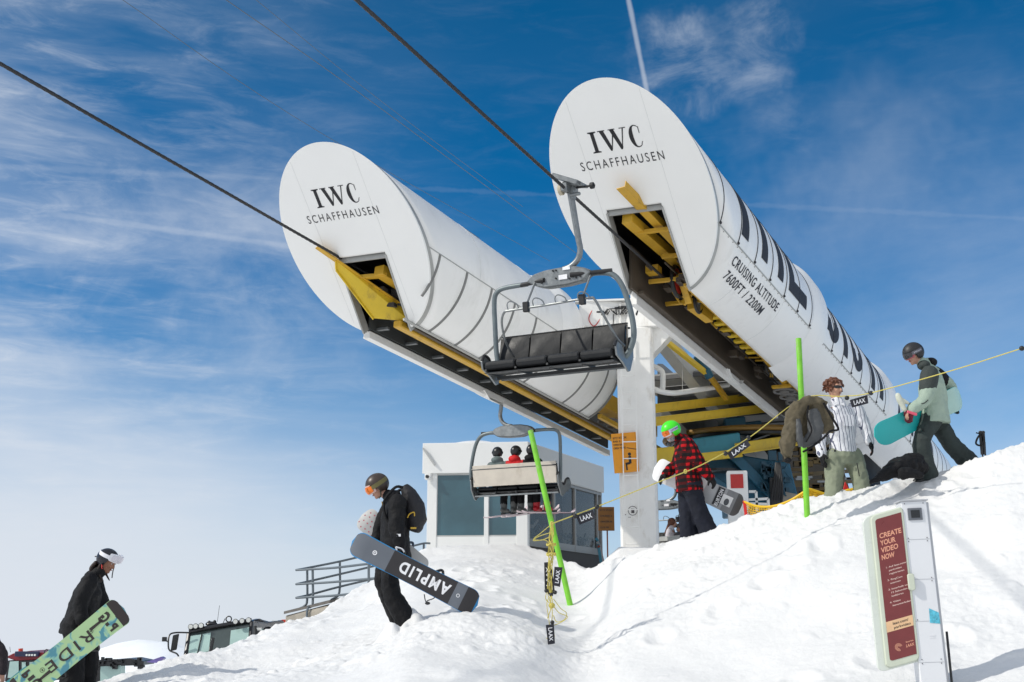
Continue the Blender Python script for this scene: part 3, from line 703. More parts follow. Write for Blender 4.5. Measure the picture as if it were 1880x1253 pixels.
mb = MB(); p0 = k1 + ax * -.95 + Vector((0, -.31, .45)); mb.tube(smooth_path([p0, p0 + Vector((-.10, -.04, -.25)), p0 + Vector((.0, -.05, -.42)), p0 + Vector((.12, -.02, -.30)), p0 + Vector((.2, 0, -.1))], 6), .011, 5); mb.build('red_cable', RED, tower)
mb = MB(); lf = -ay * (tw + .16)
for x in (-.30, .0): mb.box(Vector((tb.x, tb.y, (zt + zb) / 2)) + ax * x + lf, ax * .012, ay * .012, Vector((0, 0, (zt - zb) / 2 - .05)))
z = zb + .15
while z < zt - .1:
    mb.tube([Vector((tb.x, tb.y, z)) + ax * -.30 + lf, Vector((tb.x, tb.y, z)) + lf], .013, 6); z += .36
for z in (zb + .7, zb + 2.5, zb + 4.2):
    for x in (-.30, 0): mb.box(Vector((tb.x, tb.y, z)) + ax * x - ay * (tw + .08), ax * .012, ay * .08, Vector((0, 0, .012)))
mb.build('ladder', STEELW, tower)
# stickers on the column
mb = MB(); c_ = Vector((tb.x, tb.y, 0)) - ay * (tw + .004); zz = P(1160, 938, 25).z
ring = []
for i in range(24): ring.append(i)
def cring(mb, c, x, y, r0, r1, n=24, a0=0, a1=2 * math.pi):
    for i in range(n):
        t0 = a0 + (a1 - a0) * i / n; t1 = a0 + (a1 - a0) * (i + 1) / n
        mb.add([c + x * math.cos(t0) * r0 + y * math.sin(t0) * r0, c + x * math.cos(t1) * r0 + y * math.sin(t1) * r0, c + x * math.cos(t1) * r1 + y * math.sin(t1) * r1, c + x * math.cos(t0) * r1 + y * math.sin(t0) * r1], [(0, 1, 2, 3)])
UP = Vector((0, 0, 1))
cs = Vector((c_.x, c_.y, zz)) - ax * .13
cring(mb, cs, ax, UP, .088, .10); mb.add([cs + ax * -.03 + UP * .05, cs + ax * -.03 - UP * .05, cs + ax * .035 - UP * .05, cs + ax * .035 + UP * .04], [(0, 1, 2, 3)])
for dx, dz, w_, h_ in ((-.16, -.09, .02, .02), (-.02, -.10, .03, .012), (-.10, -.14, .06, .01)):
    q = cs + ax * dx + UP * dz; mb.add([q, q + ax * w_, q + ax * w_ + UP * h_, q + UP * h_], [(0, 1, 2, 3)])
mb.build('sticker', mat('dark print', (.08, .07, .075), .6, 0, .3, 30), tower)
# orange warning sign on the column
sc_ = Vector((tb.x, tb.y, 0)) - ay * (tw + .10)
s0 = P(1148, 831, 24.9); sg = root('warning_sign', 'orange lift sign with black seated rider pictogram, fixed to the white column behind the ladder', 'sign', s0)
mb = MB(); sx = (ax * .985 + UP * .07).normalized(); sy = (UP - sx * UP.dot(sx)).normalized(); sn = sx.cross(sy) * 1.0
if sn.y > 0: sn = -sn
s0 = Vector((s0.x, 0, s0.z)); s0.y = (sc_.y + (s0.x - sc_.x) * math.tan(R_(-8)))
hw, hh = .265, .425
mb.box(s0, sx * hw, sy * hh, sn * .012); mb.build('plate', ORNG, sg, bevel=.004)
ff = lambda x, y: s0 + sx * x + sy * y + sn * .015
mb = MB()
for i, tx in enumerate(('SITZ IST OK', 'PAR IL', 'OPEN BAR', 'OPEN THERE')):
    put_text(mb, tx, ff, -hw + .03, hh - .12 - .073 * i, .042, width=(.30, .17, .22, .26)[i], bold=.02)
mb.build('lettering', BLACK, sg)
mb = MB()
def poly2(mb, pts, f): mb.add([f(*p) for p in pts], [tuple(range(len(pts)))])
def rod(mb, a, b, w_, f):
    a, b = Vector(a), Vector(b); d_ = (b - a).normalized(); n_ = Vector((-d_.y, d_.x)) * w_ / 2
    poly2(mb, [tuple(a + n_), tuple(a - n_), tuple(b - n_), tuple(b + n_)], f)
gx, gy = .09, -.24
cc = [(gx + .035 * math.cos(t), gy + .20 + .035 * math.sin(t)) for t in [i * math.pi / 8 for i in range(16)]]; poly2(mb, cc, ff)
rod(mb, (gx, gy + .16), (gx, gy), .055, ff); rod(mb, (gx, gy + .01), (gx - .10, gy - .005), .05, ff); rod(mb, (gx - .085, gy), (gx - .08, gy - .14), .035, ff)
rod(mb, (gx, gy + .12), (gx - .12, gy + .10), .022, ff); rod(mb, (.04, .10), (.25, .05), .014, ff)
mb.build('pictogram', BLACK, sg)
# brown sign on a thin post
q = P(1113, 953, 27.0); bs = root('post_sign', 'brown orange lift notice on a thin post between the glass cabin and the column', 'sign', (q.x, q.y, gz(q.x, q.y) - .2))
mb = MB(); bx = Vector((1, 0, 0)); mb.box(q, bx * .185, UP * .27, Vector((0, .012, 0))); mb.build('plate', ORNGD, bs, bevel=.004)
mb = MB(); f2 = lambda x, y: q + bx * x + UP * y + Vector((0, -.015, 0))
for i, tx in enumerate(('BITTE SITZEN', 'CHIUDERE IL', 'ABBASSER AR', 'CLOSE BAR')): put_text(mb, tx, f2, 0, .18 - .13 * i, .036, width=.28 if i < 3 else .2, bold=.01, align='C') if False else put_text(mb, tx, f2, -.14, .18 - .13 * i, .036, width=.28 if i < 3 else .2, bold=.01)
mb.build('lettering', BLACK, bs)
mb = MB(); mb.box((q.x + .02, q.y + .03, q.z - 1.0), (.016, 0, 0), (0, .012, 0), (0, 0, 1.1)); mb.build('post', mat('rusty post', (.16, .05, .03), .7), bs)
# ------------------------------------------------------------ station hall behind the column (dark roof, beams, drive)
hall = root('station_hall', 'grey slanted roof underside of the lift station between the two tubes', 'station roof', S(CM, 0, -3, 14))
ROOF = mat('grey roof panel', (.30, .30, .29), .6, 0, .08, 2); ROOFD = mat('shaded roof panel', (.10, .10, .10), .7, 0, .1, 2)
mb = MB()
for i in range(8):
    s0_ = 9.6 + i * 1.05
    mb.box(S(CM, .45, -.25 - .02 * i, s0_ + .5), uv * 1.75, wv * .02, dv * .50)
mb.build('roof_panel', ROOF, hall)
mb = MB()
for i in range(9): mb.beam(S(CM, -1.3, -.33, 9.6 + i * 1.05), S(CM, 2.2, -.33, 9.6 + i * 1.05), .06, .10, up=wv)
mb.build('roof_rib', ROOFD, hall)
mb = MB(); mb.beam(P(1206, 610, 26.0), P(1440, 900, 33), .30, .42); mb.build('main_girder', GREYP, hall, bevel=.01)
mb = MB(); mb.beam(P(1206, 755, 27.5), P(1330, 870, 33), .22, .30); mb.build('side_girder', GREYP, hall, bevel=.01)
mb = MB(); mb.prism([P(1207, 668, 29), P(1300, 745, 31), P(1360, 790, 33), P(1370, 820, 33), P(1290, 800, 31), P(1207, 780, 29)], Vector((.2, .5, .1))); mb.build('side_wall', mat('grey hall wall', (.20, .20, .195), .7), hall)
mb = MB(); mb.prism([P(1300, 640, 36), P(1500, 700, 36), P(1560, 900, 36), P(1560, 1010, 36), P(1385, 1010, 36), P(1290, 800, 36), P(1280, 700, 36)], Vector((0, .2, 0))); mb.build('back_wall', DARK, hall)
# white pipe
pp = root('white_pipe', 'bent white pipe running beside the column under the station roof', 'pipe', P(1212, 700, 25.9))
mb = MB(); mb.tube(smooth_path([P(1196, 672, 26), P(1207, 676, 26), P(1216, 684, 26), P(1217, 702, 26), P(1216, 722, 26)], 5), .062, 12)
mb.build('riser', STEELW, pp, smooth=True)
mb = MB(); mb.tube(smooth_path([P(1196, 712, 25.8), P(1212, 719, 25.8), P(1240, 722, 26.2), P(1290, 715, 27.2), P(1337, 707, 28)], 5), .062, 12); mb.build('run', STEELW, pp, smooth=True)
mb = MB(); mb.tube([P(1253, 670, 26.4), P(1253, 718, 26.4)], .006, 5); mb.build('hanger_wire', GREYP, pp)
# yellow tension strut with blue coupling
ts = root('tension_strut', 'taped yellow strut with blue coupling slanting down behind the column', 'strut', P(1250, 650, 26))
mb = MB(); mb.beam(P(1213, 619, 25.6), P(1300, 688, 27), .11, .11); mb.build('upper_rod', YELB, ts, bevel=.01)
mb = MB(); mb.beam(P(1302, 690, 27), P(1333, 732, 28), .10, .10); mb.build('lower_rod', YEL, ts)
mb = MB(); mb.tube([P(1296, 678, 26.9), P(1303, 693, 27)], .10, 12); mb.tube([P(1276, 656, 26.7), P(1300, 680, 26.9)], .05, 8); mb.build('coupling', BLUE, ts)
# yellow lateral beams
for a, b_, lab in (((1190, 752, 26.2), (1372, 731, 29.4), 'upper yellow crossbeam just above the green helmet'), ((1190, 776, 26.0), (1405, 750, 29.4), 'lower yellow crossbeam just above the green helmet')):
    p1, p2 = P(*a), P(*b_); y = root('crossbeam', lab, 'beam', (p1 + p2) / 2, group='yellow crossbeams over the drive')
    mb = MB(); mb.beam(p1, p2, .06, .17); mb.build('web', YELB, y)
    mb = MB(); mb.beam(p1 + UP * -.095, p2 + UP * -.095, .18, .018); mb.beam(p1 + UP * .095, p2 + UP * .095, .18, .018); mb.build('flange', YELB, y)
# drive: bull wheel and blue housing
dr = root('lift_drive', 'blue lift drive housing with big horizontal bull wheel under the station roof', 'lift machine', P(1350, 950, 30))
wc = P(1372, 808, 30.6)
mb = MB(); mb.tube([wc + Vector((math.cos(t) * 2.15, math.sin(t) * 2.15, 0)) for t in [2 * math.pi * i / 64 for i in range(64)]], .07, 8, closed=True); mb.build('bull_wheel_rim', mat('worn wheel rim', (.25, .14, .03), .5, .2), dr, smooth=True)
mb = MB(); mb.tube([wc + Vector((math.cos(t) * 2.02, math.sin(t) * 2.02, -.08)) for t in [2 * math.pi * i / 64 for i in range(64)]], .09, 8, closed=True)
for q in range(8): t = q * math.pi / 4 + .2; mb.beam(wc, wc + Vector((math.cos(t), math.sin(t), 0)) * 2.0, .12, .14)
mb.build('bull_wheel', BLKP, dr, smooth=False)
def pxbox(mb, pts, Y, dy): mb.prism([P(x, y, Y) for x, y in pts], Vector((0, dy, 0)))
mb = MB(); pxbox(mb, [(1266, 806), (1358, 794), (1362, 822), (1350, 836), (1278, 840)], 28.4, 2.6); mb.build('upper_housing', mat('light blue steel', (.05, .28, .38), .45, 0, .15, 2, .05, 12, dirt=((.04, .12, .16), .5, 2)), dr, bevel=.03)
mb = MB(); pxbox(mb, [(1268, 842), (1362, 836), (1450, 850), (1470, 930), (1430, 938), (1355, 940), (1352, 900), (1300, 872)], 28.7, 2.2); mb.build('housing', BLUE, dr, bevel=.03)
mb = MB(); mb.beam(P(1330, 822, 28.5), P(1415, 905, 28.5), .16, .24); mb.beam(P(1264, 850, 28.4), P(1340, 905, 28.4), .14, .20); mb.beam(P(1408, 860, 28.5), P(1452, 905, 28.5), .2, .3); mb.build('brace', BLUE, dr, bevel=.01)
mb = MB(); pxbox(mb, [(1330, 768), (1368, 764), (1372, 792), (1334, 798)], 29, 1.5); pxbox(mb, [(1318, 780), (1398, 772), (1402, 790), (1316, 800)], 29.4, 1.8); mb.build('gear_box', BLUE, dr, bevel=.03)
mb = MB(); rnd = random.Random(12)
for k in range(24):
    x, y = rnd.uniform(1400, 1446), rnd.uniform(835, 905); c_ = P(x, y, 28.3); mb.box(c_, (rnd.uniform(.03, .12), 0, 0), (0, .05, 0), (0, 0, rnd.uniform(.03, .12)))
for k in range(10):
    x, y = rnd.uniform(1395, 1450), rnd.uniform(845, 900); mb.tube(smooth_path([P(x, y, 28.2), P(x + rnd.uniform(-8, 8), y + 12, 28.1), P(x + rnd.uniform(-14, 14), y + 28, 28.2)], 4), .018, 5)
mb.build('hydraulics', mat('dark blue fitting', (.015, .07, .11), .5), dr)
mb = MB()
for k in range(5): mb.tube(smooth_path([P(1425 + k * 1.5, 850, 28), P(1420 + k * 4, 895, 27.9), P(1414 + k * 5, 930, 28)], 5), .03, 6)
mb.box(P(1422, 905, 28), (.10, 0, 0), (0, .06, 0), (0, 0, .35)); mb.build('hose_bundle', BLKR, dr)
mb = MB(); pxbox(mb, [(1436, 902), (1464, 908), (1470, 935), (1430, 935)], 28.2, .5); mb.build('pedestal', CONC, dr)
mb = MB(); mb.disc(P(1320, 866, 28.55), UP, .50, .06, 24); mb.build('cover_disc', BLKP, dr)
mb = MB()
for y0, w_ in ((820, .12), (868, .10), (884, .16), (905, .10), (928, .2)):
    mb.beam(P(1440, y0 + 6, 29), P(1520 + (y0 - 820) * .9, y0 - 3, 31), .1, w_)
for k in range(26):
    y = rnd.uniform(810, 930); x = rnd.uniform(1445, 1500 + (y - 810) * .9); mb.box(P(x, y, 29.5), (rnd.uniform(.04, .25), 0, 0), (0, .08, 0), (0, 0, rnd.uniform(.02, .09)))
mb.build('rear_framework', mat('dark ochre frame', (.13, .085, .025), .6, 0, .3, 3), dr)
mb = MB()
for k in range(14): x, y = rnd.uniform(1445, 1600), rnd.uniform(860, 925); mb.box(P(x, y, 29.2), (rnd.uniform(.05, .2), 0, 0), (0, .03, 0), (0, 0, .025))
mb.build('walkway_plate', GALV, dr)
yb_ = root('drive_beam', 'thick yellow beam running behind the green helmet and the plaid jacket', 'beam', P(1300, 830, 28))
mb = MB(); mb.beam(P(1195, 842, 27.0), P(1236, 838, 27.3), .2, .44); mb.beam(P(1355, 824, 28.2), P(1500, 802, 29.6), .2, .27); mb.beam(P(1236, 846, 27.3), P(1360, 832, 28.2), .12, .2); mb.build('web', YELB, yb_, bevel=.01)
mb = MB(); mb.beam(P(1355, 834, 28.1), P(1500, 812, 29.5), .28, .03); mb.build('flange', YELB, yb_)
# white control post with red panel
cpz = P(1354, 905, 24.5); cpo = root('control_post', 'white control cabinet with a red square panel behind the grey snowboard', 'cabinet', P(1354, 960, 24.5))
mb = MB(); mb.box(cpz + Vector((0, 0, -.28)), ax * .21, ay * .18, (0, 0, .72)); mb.build('body', STEELW, cpo, bevel=.02)
mb = MB(); mb.box(cpz - ay * .185 + UP * .22 - ax * .01, ax * .13, ay * .01, (0, 0, .145)); mb.build('red_panel', RED, cpo, bevel=.004)
wr = root('guard_rail', 'low white square tube rail beside the control cabinet', 'rail', P(1390, 940, 25))
mb = MB()
for a, b_ in (((1375, 903), (1388, 903)), ((1388, 903), (1390, 940)), ((1375, 918), (1410, 916)), ((1410, 916), (1412, 940)), ((1376, 925), (1408, 926))): mb.beam(P(*a, 25), P(*b_, 25), .05, .05, up=(0, 1, 0))
mb.build('tubes', STEELW, wr)
# low grey platform with people behind
pf_ = root('platform', 'low grey boarding platform seen between the column and the plaid rider', 'platform', P(1240, 1000, 29))
mb = MB(); mb.beam(P(1205, 991, 29), P(1300, 980, 30), .8, .10); mb.beam(P(1205, 1006, 29), P(1300, 994, 30), .6, .22); mb.build('deck', GREYP, pf_)
# ------------------------------------------------------------ ropes of the lift
def rope(name, label, pts, r, m_, cat, group=None, strands=0, n=8):
    o_ = pts[len(pts) // 2]; mb = MB(); mb.tube(pts, r, n)
    if strands:
        L = sum((pts[i + 1] - pts[i]).length for i in range(len(pts) - 1)); a, b_ = pts[0], pts[-1]; d_ = (b_ - a).normalized(); x = d_.cross(UP).normalized(); y = d_.cross(x); k = int(L / .045)
        for s_ in range(strands):
            q = [a + d_ * (L * i / k) + (x * math.cos(i * .62 + s_ * 2 * math.pi / strands) + y * math.sin(i * .62 + s_ * 2 * math.pi / strands)) * r * .72 for i in range(k + 1)]
            mb.tube(q, r * .42, 5)
    o = mb.build(name, m_, None, origin=o_, smooth=True); return tag(o, label, cat, group)
gR = P(1045, 353.5, 16.7)
rope('haul_rope', 'thick twisted steel lift cable running up from the right tube over the empty chair', [gR - dv * 22, gR, gR + dv * 9], .024, ROPED, 'cable', 'haul ropes of the lift', 4)
eL = P(620, 471, 19.85); dl = (P(0, 113, 10.6) - eL).normalized()
rope('haul_rope', 'thick twisted steel lift cable entering the slot of the left tube', [eL - dv * 16, eL, eL + dv * 9.5], .024, ROPED, 'cable', 'haul ropes of the lift', 4)
for i, (a, b_, c_, lab) in enumerate((((225, 0, 30), (590, 245, 38), (1010, 480, 60), 'thin wire crossing the sky to the top of the left tube'), ((415, 0, 30), (700, 200, 38), (1075, 478, 60), 'thin wire in the sky between the two lift cables, lower of a close pair'), ((470, 0, 34), (705, 190, 42), (960, 380, 62), 'thin wire in the sky between the two lift cables, upper of a close pair'))):
    rope('overhead_wire', lab, smooth_path([P(*a) * 1.0 + (P(*a) - P(*b_)) * .3, P(*a), P(*b_), P(*c_)], 8), .010 if i != 1 else .013, mat('thin grey wire', (.10, .12, .14), .5), 'wire', 'thin overhead wires', 0, 5)
rope('overhead_wire', 'thin wire lying along the top of the left tube', [P(612, 262, 19), P(720, 332, 20.3), P(880, 438, 23.6)], .007, mat('thin grey wire', (.10, .12, .14), .5), 'wire', 'thin overhead wires', 0, 5)
# ------------------------------------------------------------ glass cabin
YH = 33.0
fc = P(966, 1012, YH)                                       # front corner at the base
hx = Vector((-math.cos(R_(16.5)), -math.sin(R_(16.5)) * -.35, 0)).normalized()   # along the left facade (towards the left)
hx = (Vector((P(792, 1000, YH + .3).x, P(792, 1000, YH + .3).y, 0)) - Vector((fc.x, fc.y, 0))).normalized()
hy = (Vector((P(1103, 1030, 38.6).x, 38.6, 0)) - Vector((fc.x, fc.y, 0))); Lr = hy.length; hy.normalize()
Lf = (Vector((P(792, 1000, YH + .3).x, P(792, 1000, YH + .3).y, 0)) - Vector((fc.x, fc.y, 0))).length
ztop = P(966, 812, YH).z; zfb = P(966, 868, YH).z; zgr = P(966, 1008, YH).z
cab = root('glass_cabin', 'white flat roofed lift operator cabin with blue grey windows and snow on its roof', 'building', (fc.x, fc.y, zgr))
B0 = Vector((fc.x, fc.y, 0))
def hb(mb, a0, a1, b0, b1, z0, z1): mb.box(B0 + hx * (a0 + a1) / 2 + hy * (b0 + b1) / 2 + UP * (z0 + z1) / 2, hx * (a1 - a0) / 2, hy * (b1 - b0) / 2, UP * (z1 - z0) / 2)
CABW = mat('cabin white panel', (.82, .82, .80), .5, 0, .03, 1, dirt=((.6, .6, .57), .2, .6)); CABG = mat('shaded cabin fascia', (.62, .61, .57), .5, 0, .03, 1)
mb = MB(); hb(mb, -.10, Lf + .25, -.10, Lr + .1, zfb, ztop); mb.build('roof_fascia', CABW, cab, bevel=.01)
mb = MB(); hb(mb, -.12, -.103, -.08, Lr + .08, zfb + .02, ztop - .02); mb.build('side_fascia', CABG, cab)  # greyer sheet over the side fascia, its shade put into the colour
mb = MB(); vs = []; fs = []                                   # snow on the roof
for i in range(25):
    for j in range(13):
        u_, v_ = i / 24, j / 12; h = .18 * math.exp(-((u_ - .62) / .22) ** 2) + .04; e_ = min(1, min(u_, 1 - u_) * 8, min(v_, 1 - v_) * 8)
        vs.append(B0 + hx * (Lf + .2) * u_ + hy * Lr * v_ + UP * (ztop - .01 + h * e_))
for i in range(24):
    for j in range(12): a = i * 13 + j; fs.append((a, a + 13, a + 14, a + 1))
mb.add(vs, fs); mb.build('roof_snow', SNOW, cab, smooth=True)
zw0, zw1 = P(966, 985, YH).z, zfb
# left facade: posts, sill, windows
def fx(px, y=930): # distance along the left facade for a photo column
    r = ray(px, y); n_ = Vector((-hx.y, hx.x, 0)); t = B0.dot(n_) / r.dot(n_); return (r * t - B0).dot(hx)
def fy(px, y=930):
    r = ray(px, y); n_ = Vector((-hy.y, hy.x, 0)); t = B0.dot(n_) / r.dot(n_); return (r * t - B0).dot(hy)
mb = MB()
for a0, a1 in ((-.06, fx(949)), (fx(898), fx(890)), (fx(803), Lf + .12)): hb(mb, min(a0, a1), max(a0, a1), -.05, .10, zgr - .6, zfb)
mb.build('front_post', CABW, cab, bevel=.006)
mb = MB(); hb(mb, 0, Lf, -.03, .08, zgr - .6, zw0); hb(mb, .3, fx(897), -.045, -.03, zgr + .05, zgr + .16); mb.build('front_sill', CABW, cab)
for a0, a1 in ((fx(949), fx(898)), (fx(890), fx(803))):
    mb = MB(); hb(mb, a0, a1, 0, .03, zw0, zfb); w_ = mb.build('window', GLASSB, cab)
    mb = MB(); hb(mb, a0, a1, -.02, .05, zw0, zw0 + .04); hb(mb, a0, a1, -.02, .05, zfb - .05, zfb); mb.build('frame', ALU, w_)
# right facade
zs0, zs1 = P(966, 990, YH).z - .18, P(966, 985, YH).z
CABF = mat('grey window frame', (.30, .29, .27), .5, .2)
mb = MB()
for px in (968, 1015, 1053, 1094): hb(mb, -.06, .04, fy(px) - .05, fy(px) + .05, zs0, zfb)
hb(mb, -.06, .04, Lr - .06, Lr + .02, zs0 - .3, zfb); mb.build('side_post', CABF, cab)
mb = MB(); hb(mb, -.05, .06, .05, Lr, zs0, zs1 - .05); hb(mb, -.06, -.05, .05, Lr, zs0 + .05, zs0 + .07); hb(mb, -.07, .02, .0, Lr, zfb - .10, zfb - .02); mb.build('side_sill', CABF, cab)
mb = MB(); hb(mb, -.02, .3, .0, Lr, zgr - .8, zs0); mb.build('plinth', mat('dark plinth', (.07, .065, .06), .8), cab)
gm = mat('clear reflective pane', (.05, .055, .055), .03, 0, .1, 2, spec=.9, alpha=.35)
for a, b_ in ((968, 1015), (1015, 1053), (1053, 1094)):
    mb = MB(); hb(mb, -.01, .01, fy(a) + .05, fy(b_) - .05, zs1 - .05, zfb - .1); mb.build('side_window', gm, cab)
mb = MB(); hb(mb, 1.2, Lf - .1, 2.5, Lr - .1, zgr, zfb); mb.build('inner_wall', mat('cabin interior', (.30, .26, .21), .8, 0, .3, 1), cab)
mb = MB(); hb(mb, 0, Lf, .1, Lr, zgr - .1, zgr + .02); mb.build('cabin_floor', mat('cabin floor', (.09, .08, .07), .8), cab)
mb = MB(); hb(mb, Lf - .05, Lf + .1, .1, Lr, zgr - .5, zfb); hb(mb, 0, Lf, Lr - .05, Lr, zgr - .5, zfb); mb.build('rear_wall', CABW, cab)
rnd = random.Random(21); mb = MB(); mb2 = MB(); mb3 = MB()
for k in range(60):                                           # skis, tools and cables piled behind the glass
    b_ = rnd.uniform(.4, Lr - .5); z_ = zs1 + rnd.uniform(-.05, .55) * (1 - .5 * b_ / Lr); t = (mb, mb2, mb3)[k % 3]
    c_ = B0 + hx * rnd.uniform(.15, .6) + hy * b_ + UP * z_
    if k % 2: t.tube(smooth_path([c_, c_ + hy * rnd.uniform(.1, .6) + UP * rnd.uniform(-.2, .2), c_ + hy * rnd.uniform(.2, .9) + UP * rnd.uniform(-.35, .15)], 4), rnd.uniform(.012, .05), 6)
    else: t.box(c_, hx * rnd.uniform(.03, .12), (hy + UP * rnd.uniform(-.5, .5)).normalized() * rnd.uniform(.03, .16), UP * rnd.uniform(.02, .09))
mb.build('stored_gear', GALV, cab); mb2.build('dark_gear', BLKP, cab); mb3.build('pale_gear', mat('pale gear', (.5, .46, .40), .6), cab)
mb = MB(); hb(mb, .5, .9, fy(1035), fy(1062), zs1 + .1, zs1 + .95); mb.build('cupboard', mat('brown cupboard', (.14, .075, .03), .6), cab)
# spotlight and camera on the fascia
mb = MB(); a_ = B0 + hx * (Lf + .22) - hy * .14 + UP * (ztop - .15); mb.beam(a_, a_ - hx * .34 - UP * .48 + hy * .0, .05, .09, up=(0, 1, 0)); mb.build('awning_arm', ALU, cab)
mb = MB(); a_ = B0 + hx * (Lf + .05) - hy * .14 + UP * (zfb - .10); mb.box(a_, hx * .09, hy * .05, UP * .09); f_ = mb.build('security_camera', CABW, cab, bevel=.02)
mb = MB(); mb.disc(a_ - hy * .07, hy, .045, .05, 16); mb.build('lens', BLKP, f_)
# skis leaned on the cabin corner
for i, (dx, c) in enumerate(((0, (.05, .25, .35)), (.12, (.4, .42, .42)), (.2, (.30, .06, .03)))):
    a_ = P(1104 + dx * 20, 1036, 38.0); mb = MB(); mb.beam(a_, a_ + Vector((-.10, .1, .75 - .12 * i)), .09, .02, up=(0, 1, 0)); mb.beam(a_ + Vector((-.10, .1, .75 - .12 * i)), a_ + Vector((-.16, .0, .82 - .12 * i)), .08, .02, up=(0, 1, 0))
    o = mb.build('ski', mat('ski %d' % i, c, .4), None, origin=a_); tag(o, ('blue ski leaning on the far corner of the glass cabin', 'grey ski leaning on the far corner of the glass cabin', 'rust red ski leaning on the far corner of the glass cabin')[i], 'ski', 'skis at the cabin corner')
# ------------------------------------------------------------ concrete block with railing
YB = 27.0
blk = root('concrete_block', 'low weathered concrete retaining block half buried in snow', 'retaining wall', P(560, 1140, YB))
mb = MB(); mb.prism([P(524, 1131, YB), P(524, 1175, YB), P(640, 1165, YB - 1), P(640, 1112, YB - 1), P(600, 1113, YB - .6)], Vector((.4, 5, .35))); mb.build('body', CONC, blk, bevel=.02)
mb = MB(); a_ = P(521, 1128, YB - .05); b_ = P(605, 1108, YB - .6); mb.prism([a_, b_, b_ + Vector((.5, 5, .35)), a_ + Vector((.4, 5, .35))], Vector((0, 0, .06))); mb.build('coping', mat('grey slate coping', (.13, .12, .11), .8, 0, .3, 6), blk)
rl = root('railing', 'slate grey tube railing looping round the concrete block above the snow', 'railing', P(600, 1110, YB))
near = [[(544, 1047, 27), (612, 1043, 26.4), (673, 1036, 25.6), (680, 1037, 25.5)], [(544, 1073, 27), (612, 1069, 26.4), (700, 1061, 25.5)], [(544, 1098, 27), (612, 1094, 26.4), (672, 1087, 25.6), (677, 1080, 25.55), (677, 1037, 25.5)]]
for a in near: mb = MB(); mb.tube(smooth_path([P(*q) for q in a], 5), .026, 10); mb.build('near_rail', GREYT, rl, smooth=True)
farr = [[(544, 1047, 27), (565, 1043, 28.4), (620, 1032, 29), (668, 1021, 29.5), (720, 1010, 30), (757, 1003, 30.3), (778, 998, 30.5), (790, 998, 30.5)], [(544, 1073, 27), (570, 1067, 28.4), (622, 1055, 29), (690, 1039, 29.6)], [(544, 1098, 27), (570, 1092, 28.4), (622, 1078, 29), (690, 1062, 29.6)]]
for a in farr: mb = MB(); mb.tube(smooth_path([P(*q) for q in a], 5), .026, 10); mb.build('far_rail', GREYT, rl, smooth=True)
for a in ([(564, 1044, 28), (564, 1100, 28), (560, 1112, 28), (548, 1119, 28)], [(574, 1044, 26.8), (574, 1108, 26.8), (565, 1117, 26.6), (563, 1140, 26.6)], [(624, 1032, 29), (623, 1088, 29), (608, 1102, 28.8)], [(677, 1036, 25.5), (677, 1085, 25.5)], [(778, 998, 30.5), (778, 1012, 30.5)]):
    mb = MB(); mb.tube(smooth_path([P(*q) for q in a], 4), .028, 10); mb.build('post', GREYT, rl, smooth=True)
# ------------------------------------------------------------ snow groomers
YG = 33.0
gr_ = root('snow_groomer', 'black snow groomer cab with round roof lamps and big windscreen behind the snow bank', 'snow groomer', P(430, 1250, YG))
GBK = mat('groomer black paint', (.012, .012, .014), .3, 0, .1, spec=.6)
def G(px, py, dy=0.0): return P(px, py, YG + dy)
# cab body below/behind the glass
def frame(mb, pts, r=.05, n=8): mb.tube(pts, r, n)
mb = MB(); A, B_, C_, D_ = G(347, 1163), G(462, 1143, .2), G(458, 1205, -.45), G(338, 1225, -.55)
mb.prism([A, B_, C_, D_], Vector((.06, .04, .0))); mb.build('windscreen', mat('windscreen glass', (.055, .075, .072), .06, 0, .1, 1, spec=.8), gr_)
def on(a, b, t): return a + (b - a) * t
def quad(s0, s1, t0, t1, off): 
    f = lambda s_, t: on(on(A, B_, s_), on(D_, C_, s_), t) + Vector((-.004, -off, 0)); return [f(s0, t0), f(s1, t0), f(s1, t1), f(s0, t1)]
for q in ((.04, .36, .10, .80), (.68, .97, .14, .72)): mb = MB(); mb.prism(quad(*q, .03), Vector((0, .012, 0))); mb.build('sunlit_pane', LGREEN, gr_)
mb = MB(); mb.tube([A + UP * .05, B_ + UP * .05], .07, 10); mb.tube([A, D_], .06, 8); mb.tube([B_, C_], .06, 8); mb.tube([on(A, B_, .5) + Vector((0, -.08, 0)), on(D_, C_, .47) + Vector((0, -.08, 0))], .0 + .022, 6) if False else None
mb.build('windscreen_frame', GBK, gr_, smooth=True)
mb = MB(); p0 = on(on(A, B_, .22), on(D_, C_, .22), .1) + Vector((0, -.06, 0)); p1 = on(on(A, B_, .18), on(D_, C_, .18), .85) + Vector((0, -.06, 0)); mb.tube([p0, p1], .018, 6); mb.build('pillar_strip', GBK, gr_)
mb = MB(); p0 = G(391, 1172, -.5); p1 = G(386, 1198, -.7); mb.tube([p0, p1], .05, 6, ); mb.tube([G(384, 1197, -.7), G(372, 1200, -.7)], .02, 6); mb.build('wiper', BLKP, gr_)
mb = MB(); mb.ball(G(408, 1190, .9), (.32, .2, .35), n=14); mb.build('seat', BLKC, gr_, smooth=True)
